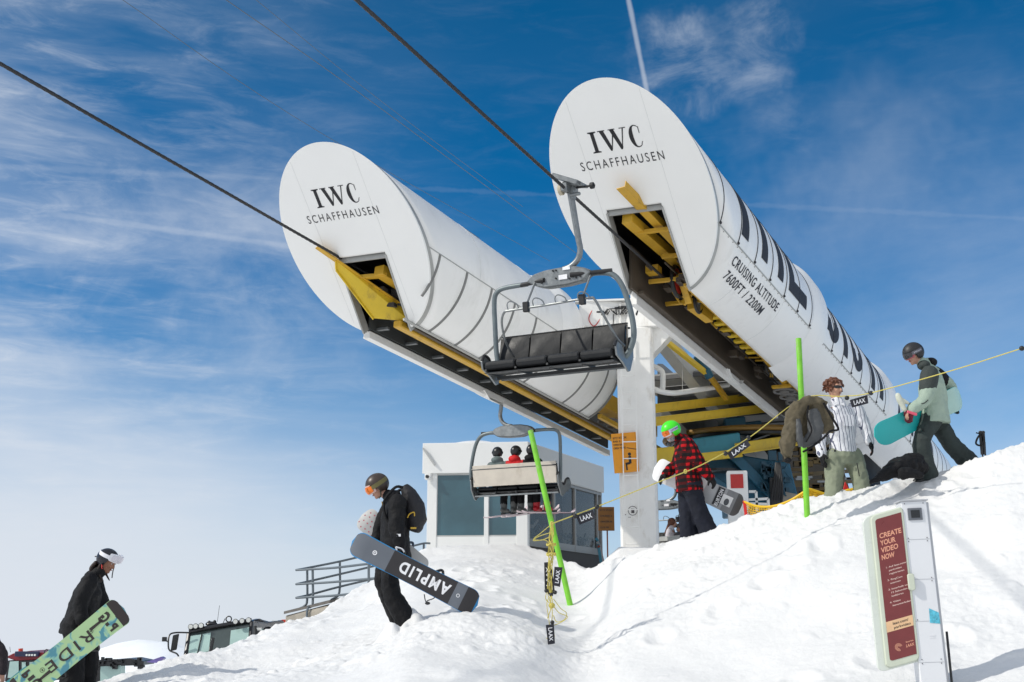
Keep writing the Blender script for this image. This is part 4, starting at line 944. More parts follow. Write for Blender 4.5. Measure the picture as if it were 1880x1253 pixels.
# roof, side and rear
mb = MB(); mb.prism([G(352, 1158, .1), G(462, 1139, .2), G(480, 1138, 1.4), G(516, 1146, 2.6), G(523, 1160, 3.2), G(470, 1165, 2.5), G(365, 1172, 1.8)], Vector((0, 0, -.12))); mb.build('roof', GBK, gr_, bevel=.03)
mb = MB(); mb.prism([G(463, 1143, .2), G(520, 1150, 3), G(520, 1200, 3), G(460, 1215, -.3)], Vector((-.05, .02, 0))); s_ = mb.build('side_door', GBK, gr_)
mb = MB(); a = [G(478, 1155, .8), G(505, 1154, 2.2), G(505, 1168, 2.2), G(488, 1182, 1.4), G(478, 1180, .9)]; mb.prism([p + Vector((.03, -.03, 0)) for p in a], Vector((.01, -.01, 0))); mb.build('side_window', LGREEN, s_)
mb = MB(); mb.ball(G(492, 1168, 1.0), (.22, .1, .26), n=12); mb.build('side_seat', BLKC, gr_, smooth=True)
mb = MB(); mb.prism([G(462, 1140, .4), G(478, 1136, .8), G(492, 1143, 1.6), G(520, 1139, 2.6), G(527, 1150, 3), G(525, 1170, 3), G(510, 1162, 2.2)], Vector((-.2, .4, 0))); mb.build('engine_cover', GBK, gr_, bevel=.02)
mb = MB(); mb.box((G(450, 1232)), (1.2, 0, 0), (0, 1.6, 0), (0, 0, .45)); mb.build('chassis', GBK, gr_, bevel=.05)
for x in (351, 360, 370, 433, 445, 457):
    c_ = G(x, 1151 - (x - 351) * .115, -.05); mb = MB(); mb.disc(c_, (0, 1, 0), .075, .10, 16, r2=.06); l_ = mb.build('roof_lamp', GBK, gr_, smooth=False)
    mb = MB(); mb.disc(c_ + Vector((0, -.055, 0)), (0, 1, 0), .06, .02, 16); mb.build('lens', mat('lamp lens', (.75, .76, .72), .15), l_)
mb = MB(); mb.ball(G(388, 1146, .2), (.17, .1, .07), n=10); mb.ball(G(384, 1143, .2), (.05, .05, .05), n=8); mb.ball(G(394, 1142, .2), (.05, .05, .05), n=8); mb.build('beacon_bar', GBK, gr_, smooth=True)
mb = MB(); c_ = G(420, 1137, .1); mb.tube([c_ + Vector((math.cos(t), 0, math.sin(t))) * .075 for t in [2 * math.pi * i / 20 for i in range(20)]], .018, 6, closed=True); mb.tube([c_ - UP * .08, c_ - UP * .16], .02, 6); mb.build('work_lamp', GBK, gr_, smooth=True)
mb = MB(); mb.tube([G(399, 1142, .2), G(403, 1112, .2)], .006, 5); mb.tube([G(409, 1146, .2), G(413, 1136, .2)], .01, 5); mb.build('antenna', BLKP, gr_)
mb = MB(); mb.tube([G(521, 1153, 2.9), G(521, 1138, 2.9)], .07, 12); mb.build('beacon', mat('red beacon', (.75, .06, .02), .3), gr_, smooth=True)
mb = MB(); mb.box(G(505, 1143, 2.3), (.08, 0, 0), (0, .05, 0), (0, 0, .05)); mb.box(G(474, 1157, -.1), (.08, 0, 0), (0, .05, 0), (0, 0, .06)); mb.build('rear_lamp', mat('lamp lens', (.75, .76, .72), .15), gr_)
mb = MB(); mb.tube(smooth_path([G(347, 1162, -.2), G(322, 1162, -.3), G(311, 1167, -.4), G(309, 1185, -.5), G(312, 1195, -.5), G(325, 1201, -.6), G(330, 1212, -.6)], 6), .022, 8); mr_ = mb.build('mirror_arm', BLKP, gr_, smooth=True)
mb = MB(); mb.box(G(321, 1180, -.45), (.075, .02, .02), (0, .03, 0), (.02, 0, .21)); mb.build('mirror', BLKP, mr_, bevel=.015)
mb = MB(); mb.box(G(302, 1174, -.4), (.06, 0, 0), (0, .04, 0), (0, 0, .06)); mb.tube([G(302, 1176, -.4), G(310, 1179, -.4)], .02, 6); mb.build('mirror_lamp', BLKP, mr_, bevel=.01)
mb = MB(); mb.tube([G(469, 1150, -.1), G(470, 1190, -.3)], .05, 8); mb.box(G(475, 1172, -.2), (.06, 0, 0), (0, .05, 0), (0, 0, .2)); mb.build('side_mirror', BLKP, gr_, bevel=.01)
# red far groomer at the left edge
YR = 44.0
rg = root('snow_groomer', 'red snow groomer with a beacon on its roof at the lower left edge', 'snow groomer', P(60, 1250, YR))
g2 = lambda x, y, d_=0: P(x, y, YR + d_)
mb = MB(); mb.prism([g2(10, 1207), g2(24, 1200), g2(56, 1195), g2(92, 1201), g2(88, 1210), g2(30, 1214)], Vector((0, 1.8, 0))); mb.build('roof', mat('dark red paint', (.20, .012, .02), .35), rg, bevel=.02)
mb = MB(); mb.prism([g2(14, 1213), g2(86, 1210), g2(88, 1252), g2(8, 1252)], Vector((0, 1.6, 0))); mb.build('cab_body', GBK, rg, bevel=.03)
mb = MB(); mb.prism([g2(18, 1215, -.05), g2(34, 1214, -.05), g2(34, 1245, -.05), g2(14, 1245, -.05)], Vector((0, .03, 0))); mb.prism([g2(40, 1216, -.05), g2(47, 1216, -.05), g2(47, 1245, -.05), g2(40, 1245, -.05)], Vector((0, .03, 0))); mb.prism([g2(54, 1216, -.05), g2(84, 1214, -.05), g2(84, 1245, -.05), g2(54, 1245, -.05)], Vector((0, .03, 0))); mb.build('window', LGREEN, rg)
mb = MB(); mb.box(g2(50, 1201, -.1), (.42, 0, 0), (0, .1, 0), (0, 0, .09)); mb.build('lamp_bar', mat('navy lamp bar', (.015, .02, .06), .4), rg, bevel=.02)
for x in (49, 54, 59, 64): mb = MB(); mb.disc(g2(x, 1203, -.22), (0, 1, 0), .035, .04, 12); mb.build('roof_lamp', mat('lamp lens', (.75, .76, .72), .15), rg)
mb = MB(); mb.tube([g2(38, 1198, .2), g2(38, 1191, .2)], .08, 12); mb.build('beacon', mat('red beacon', (.75, .06, .02), .3), rg, smooth=True)
mb = MB(); c_ = g2(85, 1198, -.2); mb.tube([c_ + Vector((math.cos(t) * .07, 0, math.sin(t) * .10)) for t in [2 * math.pi * i / 16 for i in range(16)]], .02, 6, closed=True); mb.tube([g2(19, 1198), g2(18, 1188)], .008, 5); mb.build('work_lamp', BLKP, rg)
# third machine low behind the bank: lamps and windscreen only
YT = 46.0; g3 = lambda x, y, d_=0: P(x, y, YT + d_)
tg = root('snow_groomer', 'snow groomer low behind the bank, only its cluttered roof and pale screen showing', 'snow groomer', P(225, 1260, YT))
mb = MB(); mb.prism([g3(178, 1214), g3(238, 1209), g3(262, 1214), g3(262, 1222), g3(178, 1224)], Vector((0, 1.5, 0))); mb.prism([g3(172, 1228), g3(186, 1222), g3(182, 1260), g3(172, 1260)], Vector((0, 1.5, 0))); mb.build('roof', GBK, tg, bevel=.02)
mb = MB(); mb.prism([g3(184, 1224), g3(222, 1222), g3(222, 1255), g3(184, 1255)], Vector((0, .5, 0))); mb.build('windscreen', LGREEN, tg)
mb = MB(); rnd = random.Random(4)
for k in range(26): mb.box(g3(rnd.uniform(172, 268), rnd.uniform(1209, 1226), -.1), (rnd.uniform(.03, .12), 0, 0), (0, .06, 0), (0, 0, rnd.uniform(.02, .09)))
mb.build('roof_gear', BLKP, tg)
mb = MB(); mb.ball(g3(175, 1212, -.1), .07, n=10); mb.build('beacon', ORNG, tg, smooth=True)
mb = MB(); mb.prism([g3(268, 1216, -2), g3(296, 1206, -2), g3(301, 1209, -2), g3(292, 1218, -2)], Vector((0, .3, 0))); o = mb.build('snowboard', mat('violet board base', (.16, .12, .36), .3, 0, .4, 2), None, origin=g3(285, 1212, -2)); tag(o, 'violet and blue snowboard tip lying on the far snow beside the groomers', 'snowboard')
# ------------------------------------------------------------ chairs of the lift
def make_chair(label, group, num=True):
    """local frame: x along the seat, y towards the viewer side the chair faces is -y, z up; origin at the rope grip"""
    t = root('lift_chair', label, 'chairlift chair', (0, 0, 0), group, local=True)
    mb = MB()                                              # grip
    mb.box((0, .02, .05), (.05, 0, 0), (0, .22, 0), (0, 0, .06)); mb.box((.10, .02, .10), (.16, 0, -.03), (0, .12, 0), (0, 0, .025)); mb.box((.02, -.12, .17), (.20, 0, -.09), (0, .09, 0), (.02, 0, .03)); mb.box((.06, 0, 0), (.03, 0, 0), (0, .05, 0), (0, 0, .12)); mb.tube([(.03, -.05, -.06), (.20, -.05, -.06)], .03, 8)
    gp = mb.build('grip', GALV, t, bevel=.008)
    for x, m_, r in ((-.13, mat('worn tyre', (.52, .46, .34), .7), .085), (.38, BLKR, .05)):
        mb = MB(); mb.disc((x, 0, .06 if x < 0 else .04), (1, 0, 0), r, .06, 20); mb.disc((x, 0, .06 if x < 0 else .04), (1, 0, 0), r * .45, .09, 12); mb.tube([(x, 0, .06 if x < 0 else .04), (x * .3, 0, .05)], .018, 8); mb.build('grip_wheel', m_, gp, bevel=.006)
    mb = MB(); path = smooth_path([(.02, 0, 0), (.06, 0, -.35), (.10, 0, -.72), (.12, 0, -.90), (.07, 0, -1.04), (-.05, 0, -1.13), (-.18, 0, -1.16)], 6)
    mb.tube([path[0], path[12]], [.055, .050], 4); mb.tube(path, .045, 12); mb.build('hanger', GALV, t, smooth=True)
    mb = MB(); hc = Vector((-.20, 0, -1.28)); prof = [(-.56, 0), (-.45, .09), (-.25, .13), (0, .14), (.25, .13), (.42, .08), (.50, .0), (.36, -.11), (.1, -.14), (-.25, -.14), (-.40, -.10)]
    mb.prism([hc + Vector((x, -.10, z)) for x, z in prof], (0, .20, 0)); hs_ = mb.build('housing', GALV, t, bevel=.02)
    mb = MB(); mb.box(hc + Vector((.06, -.112, -.015)), (.07, 0, 0), (0, .006, 0), (0, 0, .035)); mb.box(hc + Vector((.12, -.108, .11)), (.06, 0, 0), (0, .006, 0), (0, 0, .022)); mb.build('number_plate', WTXT, hs_)
    mb = MB()
    for x, z in ((-.1, .1), (-.05, .1), (.16, -.05), (.22, -.03), (.27, -.05), (-.3, -.06), (-.33, -.03), (-.06, -.02), (.34, -.04)): mb.disc(hc + Vector((x, -.11, z)), (0, 1, 0), .014, .02, 8)
    mb.build('bolt', BLKP, hs_)
    W2 = 1.16
    mb = MB(); L = [(-.60, .02, -1.30), (-.98, .02, -1.31), (-1.13, .02, -1.36), (-1.19, .02, -1.50), (-1.19, .0, -1.9), (-1.18, -.02, -2.3), (-1.14, -.04, -2.52), (-1.06, -.04, -2.60)]
    Rr = [(.22, .02, -1.30), (.62, .02, -1.28), (.86, .02, -1.33), (1.0, .02, -1.50), (1.10, .0, -1.80), (1.16, -.03, -2.10), (1.16, -.05, -2.32), (1.08, -.07, -2.52), (.96, -.07, -2.62)]
    mb.tube(smooth_path([(x - .20, y, z) for x, y, z in L], 6), .038, 12); mb.build('side_frame', GALVD, t, smooth=True)
    mb = MB(); mb.tube(smooth_path([(x - .27 * min(1, max(0, (x - .22) * 3)), y, z) for x, y, z in Rr], 6), .042, 12); mb.build('side_frame', GALVD, t, smooth=True)
    mb = MB(); mb.tube([(-.92, .02, -1.305), (-.45, -.115, -1.30)], .034, 10); mb.tube([(-.02, -.115, -1.28), (.60, .02, -1.28)], .036, 10); mb.build('rubber_sleeve', BLKR, t, smooth=True)
    # seat: four cushions, four back panels
    sx0, sx1 = -1.38, .71; w4 = (sx1 - sx0) / 4
    for k in range(4):
        a, b = sx0 + k * w4 + .012, sx0 + (k + 1) * w4 - .012; mb = MB()
        prof = [(-.42, -2.60), (-.46, -2.55), (-.45, -2.49), (-.38, -2.46), (-.05, -2.50), (.03, -2.53), (.0, -2.60), (-.30, -2.62)]
        mb.prism([(a, y, z) for y, z in prof], (b - a, 0, 0)); mb.build('seat_cushion', BLKV, t, bevel=.02)
        mb = MB(); prof = [(.02, -2.46), (.10, -2.10), (.16, -2.10), (.10, -2.50)]
        n = 10; vs = []; fs = []
        for i in range(n + 1):
            for j in range(9):
                x = a + (b - a) * i / n; v = j / 8; bul = .022 * math.sin(math.pi * i / n) * math.sin(math.pi * v) + .006 * math.sin(9 * i / n + k) * math.sin(7 * v)
                vs.append((x, .02 + .11 * v - bul, -2.48 + .40 * v))
        for i in range(n):
            for j in range(8): q = i * 9 + j; fs.append((q, q + 9, q + 10, q + 1))
        mb.add(vs, fs); mb.prism([(a, .04, -2.48), (a, .155, -2.08), (a, .20, -2.08), (a, .09, -2.48)], (b - a, 0, 0)); mb.build('back_panel', BLKV, t, smooth=True)
    mb = MB(); mb.box(((sx0 + sx1) / 2, .195, -2.28), ((sx1 - sx0) / 2, 0, 0), (0, .012, 0), (0, .03, .235)); mb.build('backrest_board', mat('weathered plywood', (.56, .51, .44), .7, 0, .12, 3, .1, 12, dirt=((.30, .24, .17), .5, 3)), t, bevel=.004)
    mb = MB(); mb.tube([(sx0 - .03, .22, -2.13), (sx1 + .03, .22, -2.13)], .016, 8); mb.box(((sx0 + sx1) / 2, .20, -2.055), ((sx1 - sx0) / 2, 0, 0), (0, .02, 0), (0, 0, .008)); mb.build('back_rail', BLKP, t, smooth=True)
    mb = MB()
    for x in (sx0 + .02, sx0 + w4, sx0 + 2 * w4, sx0 + 3 * w4, sx1 - .02): mb.beam((x, -.34, -2.635), (x, .10, -2.66), .03, .05); mb.beam((x, -.34, -2.62), (x, -.44, -2.60), .03, .03)
    mb.beam((sx0, -.02, -2.70), (sx1, -.02, -2.70), .05, .05); mb.box(((sx0 + sx1) / 2, -.18, -2.645), ((sx1 - sx0) / 2, 0, 0), (0, .26, 0), (0, 0, .006)); mb.build('seat_frame', mat('dark seat frame', (.03, .032, .034), .5, .2), t)
    mb = MB(); mb.beam((sx0, .10, -2.72), (sx1, .10, -2.72), .02, .03); mb.build('edge_strip', GALV, t)
    for sgn, x in ((-1, sx0 - .03), (1, sx1 + .03)):
        mb = MB(); prof = [(-.44, -2.50), (-.36, -2.42), (-.22, -2.46), (-.14, -2.58), (-.02, -2.60), (.10, -2.50), (.18, -2.34), (.24, -2.40), (.20, -2.62), (.05, -2.82), (-.02, -2.84), (-.20, -2.72), (-.42, -2.62)]
        mb.prism([(x, y, z + .04) for y, z in prof], (.03 * sgn, 0, 0)); sp_ = mb.build('side_plate', GALV, t, bevel=.004)
        mb = MB(); mb.tube(smooth_path([(x, y, z + .05) for y, z in prof[:8]], 4), .022, 8); mb.build('edge_rubber', BLKR, sp_, smooth=True)
    # restraint bar with foot loops
    bx = smooth_path([(x - .16, y, z) for x, y, z in [(-.92, -.02, -2.40), (-.90, -.30, -2.20), (-.84, -.52, -1.94), (-.74, -.62, -1.80), (-.60, -.64, -1.78), (0, -.64, -1.77), (.62, -.64, -1.75), (.72, -.62, -1.78), (.78, -.52, -1.96), (.86, -.25, -2.3), (.90, -.05, -2.42)]], 5)
    mb = MB(); mb.tube(bx, .018, 8); bar = mb.build('safety_bar', GALV, t, smooth=True)
    for x in (-.72, -.30, .06, .42):
        mb = MB(); mb.tube(smooth_path([(x - .10, -.64, -1.77), (x - .09, -.68, -1.69), (x - .02, -.72, -1.66), (x + .06, -.68, -1.70), (x + .08, -.64, -1.77)], 5), .009, 6); mb.build('foot_loop', GALV, bar, smooth=True)
    for x0, x1 in ((-.62, -.52), (.30, .38)):
        mb = MB(); mb.tube([(x0, -.10, -1.33), (x1, -.62, -1.72)], .016, 8); mb.build('bar_strut', GALV, bar)
        mb = MB(); mb.box((x1, -.64, -1.76), (.045, 0, 0), (0, .04, 0), (0, 0, .075)); mb.build('bar_pad', BLKR, bar, bevel=.01)
    return t
def chair_matrix(pos, facing, scale=1.0, mirror=False, tilt=0.0):
    y = -Vector((facing.x, facing.y, 0)).normalized(); x = y.cross(UP)
    m_ = Matrix(((x.x, y.x, 0, pos.x), (x.y, y.y, 0, pos.y), (0, 0, 1, pos.z), (0, 0, 0, 1)))
    return m_ @ Matrix.Rotation(tilt, 4, 'X') @ Matrix.Diagonal((scale, scale, scale, 1))
def copy_tree(o, parent=None):
    c = o.copy(); COL.objects.link(c); c.parent = parent
    for k in [x for x in o.children]: copy_tree(k, c)
    return c
chair = make_chair('empty four seat lift chair with black cushions hanging from the right cable', 'four seat chairs of the lift')
gA = P(1045, 353.5, 16.7)
chair.matrix_world = chair_matrix(gA, -dv, 1.0, False, R_(7))
ch2 = copy_tree(chair); ch2['label'] = 'four seat lift chair seen from behind, its wooden back carrying the seated skiers'
def mirrored(m_): return m_
gB = P(927, 692, 25.6)
for k in [x for x in ch2.children if x.name.startswith('safety_bar')]:
    for j in list(k.children): bpy.data.objects.remove(j)
    bpy.data.objects.remove(k)
ch2.matrix_world = chair_matrix(gB, dv, .97)
ch3 = copy_tree(chair); ch3['label'] = 'lift chair half hidden between the white column and the plaid rider'
ch3.matrix_world = chair_matrix(P(1232, 845, 32), -dv, .95)
# ------------------------------------------------------------ people
_wt = bpy.data.textures.new('folds', 'CLOUDS'); _wt.noise_scale = .11; _wt.noise_depth = 2
def ell_tube(mb, pts, rads, side, n=14):
    """loft with elliptic rings: rads = (half width along side, half depth)"""
    pts = [Vector(p) for p in pts]; m_ = len(pts); vs = []; fs = []
    rr = [(r, r) if isinstance(r, (int, float)) else r for r in rads]
    for i in range(m_):
        t = (pts[min(i + 1, m_ - 1)] - pts[max(i - 1, 0)]).normalized(); sd_ = side[i] if isinstance(side, list) else side
        x = (Vector(sd_) - t * Vector(sd_).dot(t)).normalized(); y = t.cross(x)
        for k in range(n): a = 2 * math.pi * k / n; vs.append(pts[i] + x * math.cos(a) * rr[i][0] + y * math.sin(a) * rr[i][1])
    for i in range(m_ - 1):
        for k in range(n): fs.append((i * n + k, i * n + (k + 1) % n, (i + 1) * n + (k + 1) % n, (i + 1) * n + k))
    fs += [tuple(range(n))[::-1], tuple(range((m_ - 1) * n, m_ * n))]
    mb.add(vs, fs)
def limb(mb, pts, rads, n=12, cap=True):
    pts = smooth_path(pts, 4) if len(pts) > 2 else [Vector(pts[0]).lerp(Vector(pts[1]), i / 4) for i in range(5)]
    k = len(pts); m_ = len(rads); rs = []
    for i in range(k): t = i / (k - 1) * (m_ - 1); j = min(int(t), m_ - 2); rs.append(rads[j] + (rads[j + 1] - rads[j]) * (t - j))
    mb.tube(pts, rs, n)
    if cap: mb.ball(pts[0], rs[0] * .98, n=10); mb.ball(pts[-1], rs[-1] * .98, n=10)
def fuse(mb, name, m_, parent, voxel=.012, smooth=3, fold=0.0):
    me = bpy.data.meshes.new(name); me.from_pydata(mb.v, [], mb.f); me.update()
    bm = bmesh.new(); bm.from_mesh(me); bmesh.ops.recalc_face_normals(bm, faces=bm.faces); bm.to_mesh(me); bm.free()
    mods = [('REMESH', dict(mode='VOXEL', voxel_size=voxel)), ('SMOOTH', dict(factor=.6, iterations=smooth))]
    if fold: mods.append(('DISPLACE', dict(texture=_wt, strength=fold, mid_level=.5, texture_coords='LOCAL')))
    if fold: mods.append(('SMOOTH', dict(factor=.4, iterations=1)))
    out = evalmesh(me, mods)
    return link_mesh(name, out, m_, parent, smooth=True)
def hand_geo(mb, wrist, d, palm, curl=.6, s=1.0, thumb=1, fat=1.0):
    """d: direction of the fingers, palm: the way the palm faces, thumb side sign"""
    d = Vector(d).normalized(); n_ = Vector(palm); n_ = (n_ - d * n_.dot(d)).normalized(); x = d.cross(n_)
    w_ = Vector(wrist); pc = w_ + d * .05 * s
    mb.ball(pc, (.043 * s, .052 * s, .020 * s * fat), (x, d, n_), 12); limb(mb, [w_ - d * .03, w_ + d * .03 * s], [.026 * s, .028 * s])
    for k, (o_, L) in enumerate(((-.031, .060), (-.011, .072), (.010, .068), (.030, .052))):
        p = w_ + d * (.092 - abs(o_) * .15) * s + x * o_ * s; dr = d.copy(); pts = [p - d * .02]; r = .0095 * s * fat
        pts.append(p); c = curl * (1 + .12 * k)
        for seg, fr in enumerate((.45, .32, .23)):
            dr = (dr * math.cos(c * (.55 + .25 * seg)) + n_ * math.sin(c * (.55 + .25 * seg))).normalized(); p = p + dr * L * fr * s * 1.15; pts.append(p)
        mb.tube(pts, [r, r, r * .95, r * .85, r * .7], 8); mb.ball(pts[-1], r * .7, n=8)
    p = w_ + d * .03 * s + x * -.034 * thumb * s; td = (d * .55 - x * .75 * thumb + n_ * .35).normalized(); pts = [p, p + td * .035 * s, p + (td + d * .5 + n_ * curl * .6).normalized() * .065 * s]
    mb.tube(pts, [.013 * s * fat, .0115 * s * fat, .008 * s * fat], 8); mb.ball(pts[-1], .008 * s * fat, n=8)
def head_frame(fwd, up=(0, 0, 1)):
    f = Vector(fwd).normalized(); u_ = Vector(up); u_ = (u_ - f * u_.dot(f)).normalized(); return f, f.cross(u_), u_     # forward, right, up
def head_geo(mb, c, fr, s=1.0):
    f, r, u_ = fr; c = Vector(c)
    mb.ball(c + u_ * .02 * s, (.074 * s, .092 * s, .105 * s), (r, f, u_), 16)
    mb.ball(c - u_ * .045 * s + f * .022 * s, (.056 * s, .062 * s, .070 * s), (r, f, u_), 14)
    mb.ball(c - u_ * .095 * s + f * .060 * s, (.024 * s, .022 * s, .020 * s), (r, f, u_), 10)     # chin
    mb.tube([c + f * .086 * s + u_ * .012 * s, c + f * .108 * s - u_ * .030 * s], [.009 * s, .015 * s], 8); mb.ball(c + f * .104 * s - u_ * .030 * s, .014 * s, n=8)
    for k in (-1, 1):
        mb.ball(c + r * k * .075 * s - f * .004 * s - u_ * .008 * s, (.010 * s, .020 * s, .032 * s), (r, f, u_), 10)
        mb.ball(c + r * k * .034 * s + f * .070 * s - u_ * .022 * s, (.022 * s, .02 * s, .02 * s), (r, f, u_), 8)
        mb.ball(c + r * k * .032 * s + f * .082 * s + u_ * .030 * s, (.022 * s, .010 * s, .007 * s), (r, f, u_), 8)
def face_bits(p, c, fr, s=1.0):
    f, r, u_ = fr; c = Vector(c)
    for k in (-1, 1):
        mb = MB(); mb.ball(c + r * k * .030 * s + f * .082 * s + u_ * .012 * s, (.013 * s, .008 * s, .008 * s), (r, f, u_), 8); e_ = mb.build('eye', mat('eye white', (.6, .58, .55), .3), p, smooth=True)
        mb = MB(); mb.ball(c + r * k * .030 * s + f * .089 * s + u_ * .012 * s, (.005 * s, .003 * s, .005 * s), (r, f, u_), 8); mb.build('iris', BLKP, e_, smooth=True)
    mb = MB(); mb.ball(c + f * .088 * s - u_ * .060 * s, (.024 * s, .006 * s, .006 * s), (r, f, u_), 10); mb.build('mouth', mat('lips', (.30, .10, .08), .5), p, smooth=True)
def helmet(p, c, fr, m_, s=1.0, name='helmet', brim=False):
    f, r, u_ = fr; c = Vector(c) + u_ * .030 * s - f * .012 * s; vs = []; fs = []; n, h = 32, 20
    for i in range(h + 1):
        th = math.pi * i / h * .86
        for k in range(n):
            a = 2 * math.pi * k / n; fx_ = math.cos(a)
            lim = .86 * math.pi if fx_ < -.15 else (.60 * math.pi if fx_ < .45 else .46 * math.pi)      # higher edge over the face
            if fx_ < .2 and fx_ > -.75: lim = .76 * math.pi
            t = min(th, lim)
            vs.append(c + f * .134 * s * math.sin(t) * fx_ + r * .112 * s * math.sin(t) * math.sin(a) + u_ * .122 * s * math.cos(t))
    for i in range(h):
        for k in range(n): fs.append((i * n + k, (i + 1) * n + k, (i + 1) * n + (k + 1) % n, i * n + (k + 1) % n))
    mb = MB(); mb.add(vs, fs); o = mb.build(name, m_, p, smooth=True, weld=True)
    md = o.modifiers.new('thickness', 'SOLIDIFY'); md.thickness = .014 * s; md.offset = -1
    mb = MB()
    for k in (-1, 1):
        for q in (-.02, .03): mb.ball(c + u_ * .095 * s + r * k * .05 * s + f * q * s, (.008 * s, .022 * s, .006 * s), (r, f, u_), 8)
    mb.build('vent', BLKP, o, smooth=True)
    return o
def helmet_straps(p, c, fr, s=1.0, m_=None):
    f, r, u_ = fr; c = Vector(c); mb = MB()
    for k in (-1, 1):
        a = c + r * k * .088 * s + u_ * -.02 * s; b_ = c + r * k * .045 * s - u_ * .105 * s + f * .02 * s
        mb.tube([a, c + r * k * .078 * s - u_ * .06 * s + f * .012 * s, b_], .006 * s, 6)
    mb.tube([c + r * .045 * s - u_ * .105 * s + f * .02 * s, c + f * .04 * s - u_ * .122 * s, c - r * .045 * s - u_ * .105 * s + f * .02 * s], .006 * s, 6)
    mb.build('chin_strap', m_ or BLKP, p)
def arc_band(c, fr, rf, rr, z, hh, a0, a1, th=.008, tilt=0.0, n=24, hfun=None, bulge=0.0):
    f, r, u_ = fr; mb = MB(); vs = []
    for i in range(n + 1):
        a = R_(a0 + (a1 - a0) * i / n); h = hh if hfun is None else hh * hfun(i / n)
        for dr, dz in ((0, -h), (bulge, 0), (0, h), (-th, h), (-th, -h)):
            vs.append(Vector(c) + f * (rf + dr) * math.cos(a) + r * (rr + dr) * math.sin(a) + u_ * (z + dz + tilt * math.cos(a)))
    fs = [tuple(range(5)), tuple(range(n * 5, n * 5 + 5))[::-1]]
    for i in range(n):
        for k in range(5): fs.append((i * 5 + k, i * 5 + (k + 1) % 5, (i + 1) * 5 + (k + 1) % 5, (i + 1) * 5 + k))
    mb.add(vs, fs); return mb
def goggles(p, c, fr, frame_m, lens_m, strap_m, s=1.0, z=.012, up=False, strap_txt=None, on_helmet=True):
    f, r, u_ = fr; zz = (z + (.070 if up else 0)) * s; rf = (.142 if up else .110) * s; rr = (.120 if up else .092) * s
    hf = lambda t: .72 + .28 * math.sin(math.pi * t) ** .5
    g_ = arc_band(c, fr, rf, rr, zz, .048 * s, -64, 64, .030 * s, hfun=hf, bulge=.006 * s).build('goggles', frame_m, p, smooth=True)
    arc_band(c, fr, rf + .010 * s, rr + .008 * s, zz, .036 * s, -52, 52, .012 * s, hfun=hf, bulge=.008 * s).build('lens', lens_m, g_, smooth=True)
    st = arc_band(c, fr, .126 * s, .119 * s, .030 * s if not up else .075 * s, .021 * s, 50, 310, .006 * s, tilt=-.012 * s if not up else .0, n=40)
    o = st.build('strap', strap_m, g_, smooth=True)
    if strap_txt:
        mb = MB()
        for sg, a_0 in ((1, 62), (-1, -118)):
            fn = lambda x, y, q=a_0: Vector(c) + f * (.1275 * s) * math.cos(R_(q + x)) + r * (.1205 * s) * math.sin(R_(q + x)) + u_ * (.030 * s + y - .012 * s * math.cos(R_(q + x)))
            put_text(mb, strap_txt[0], fn, 0, -.009 * s, .018 * s, width=56, bold=.02)
        mb.build('strap_print', strap_txt[1], o)
    return g_
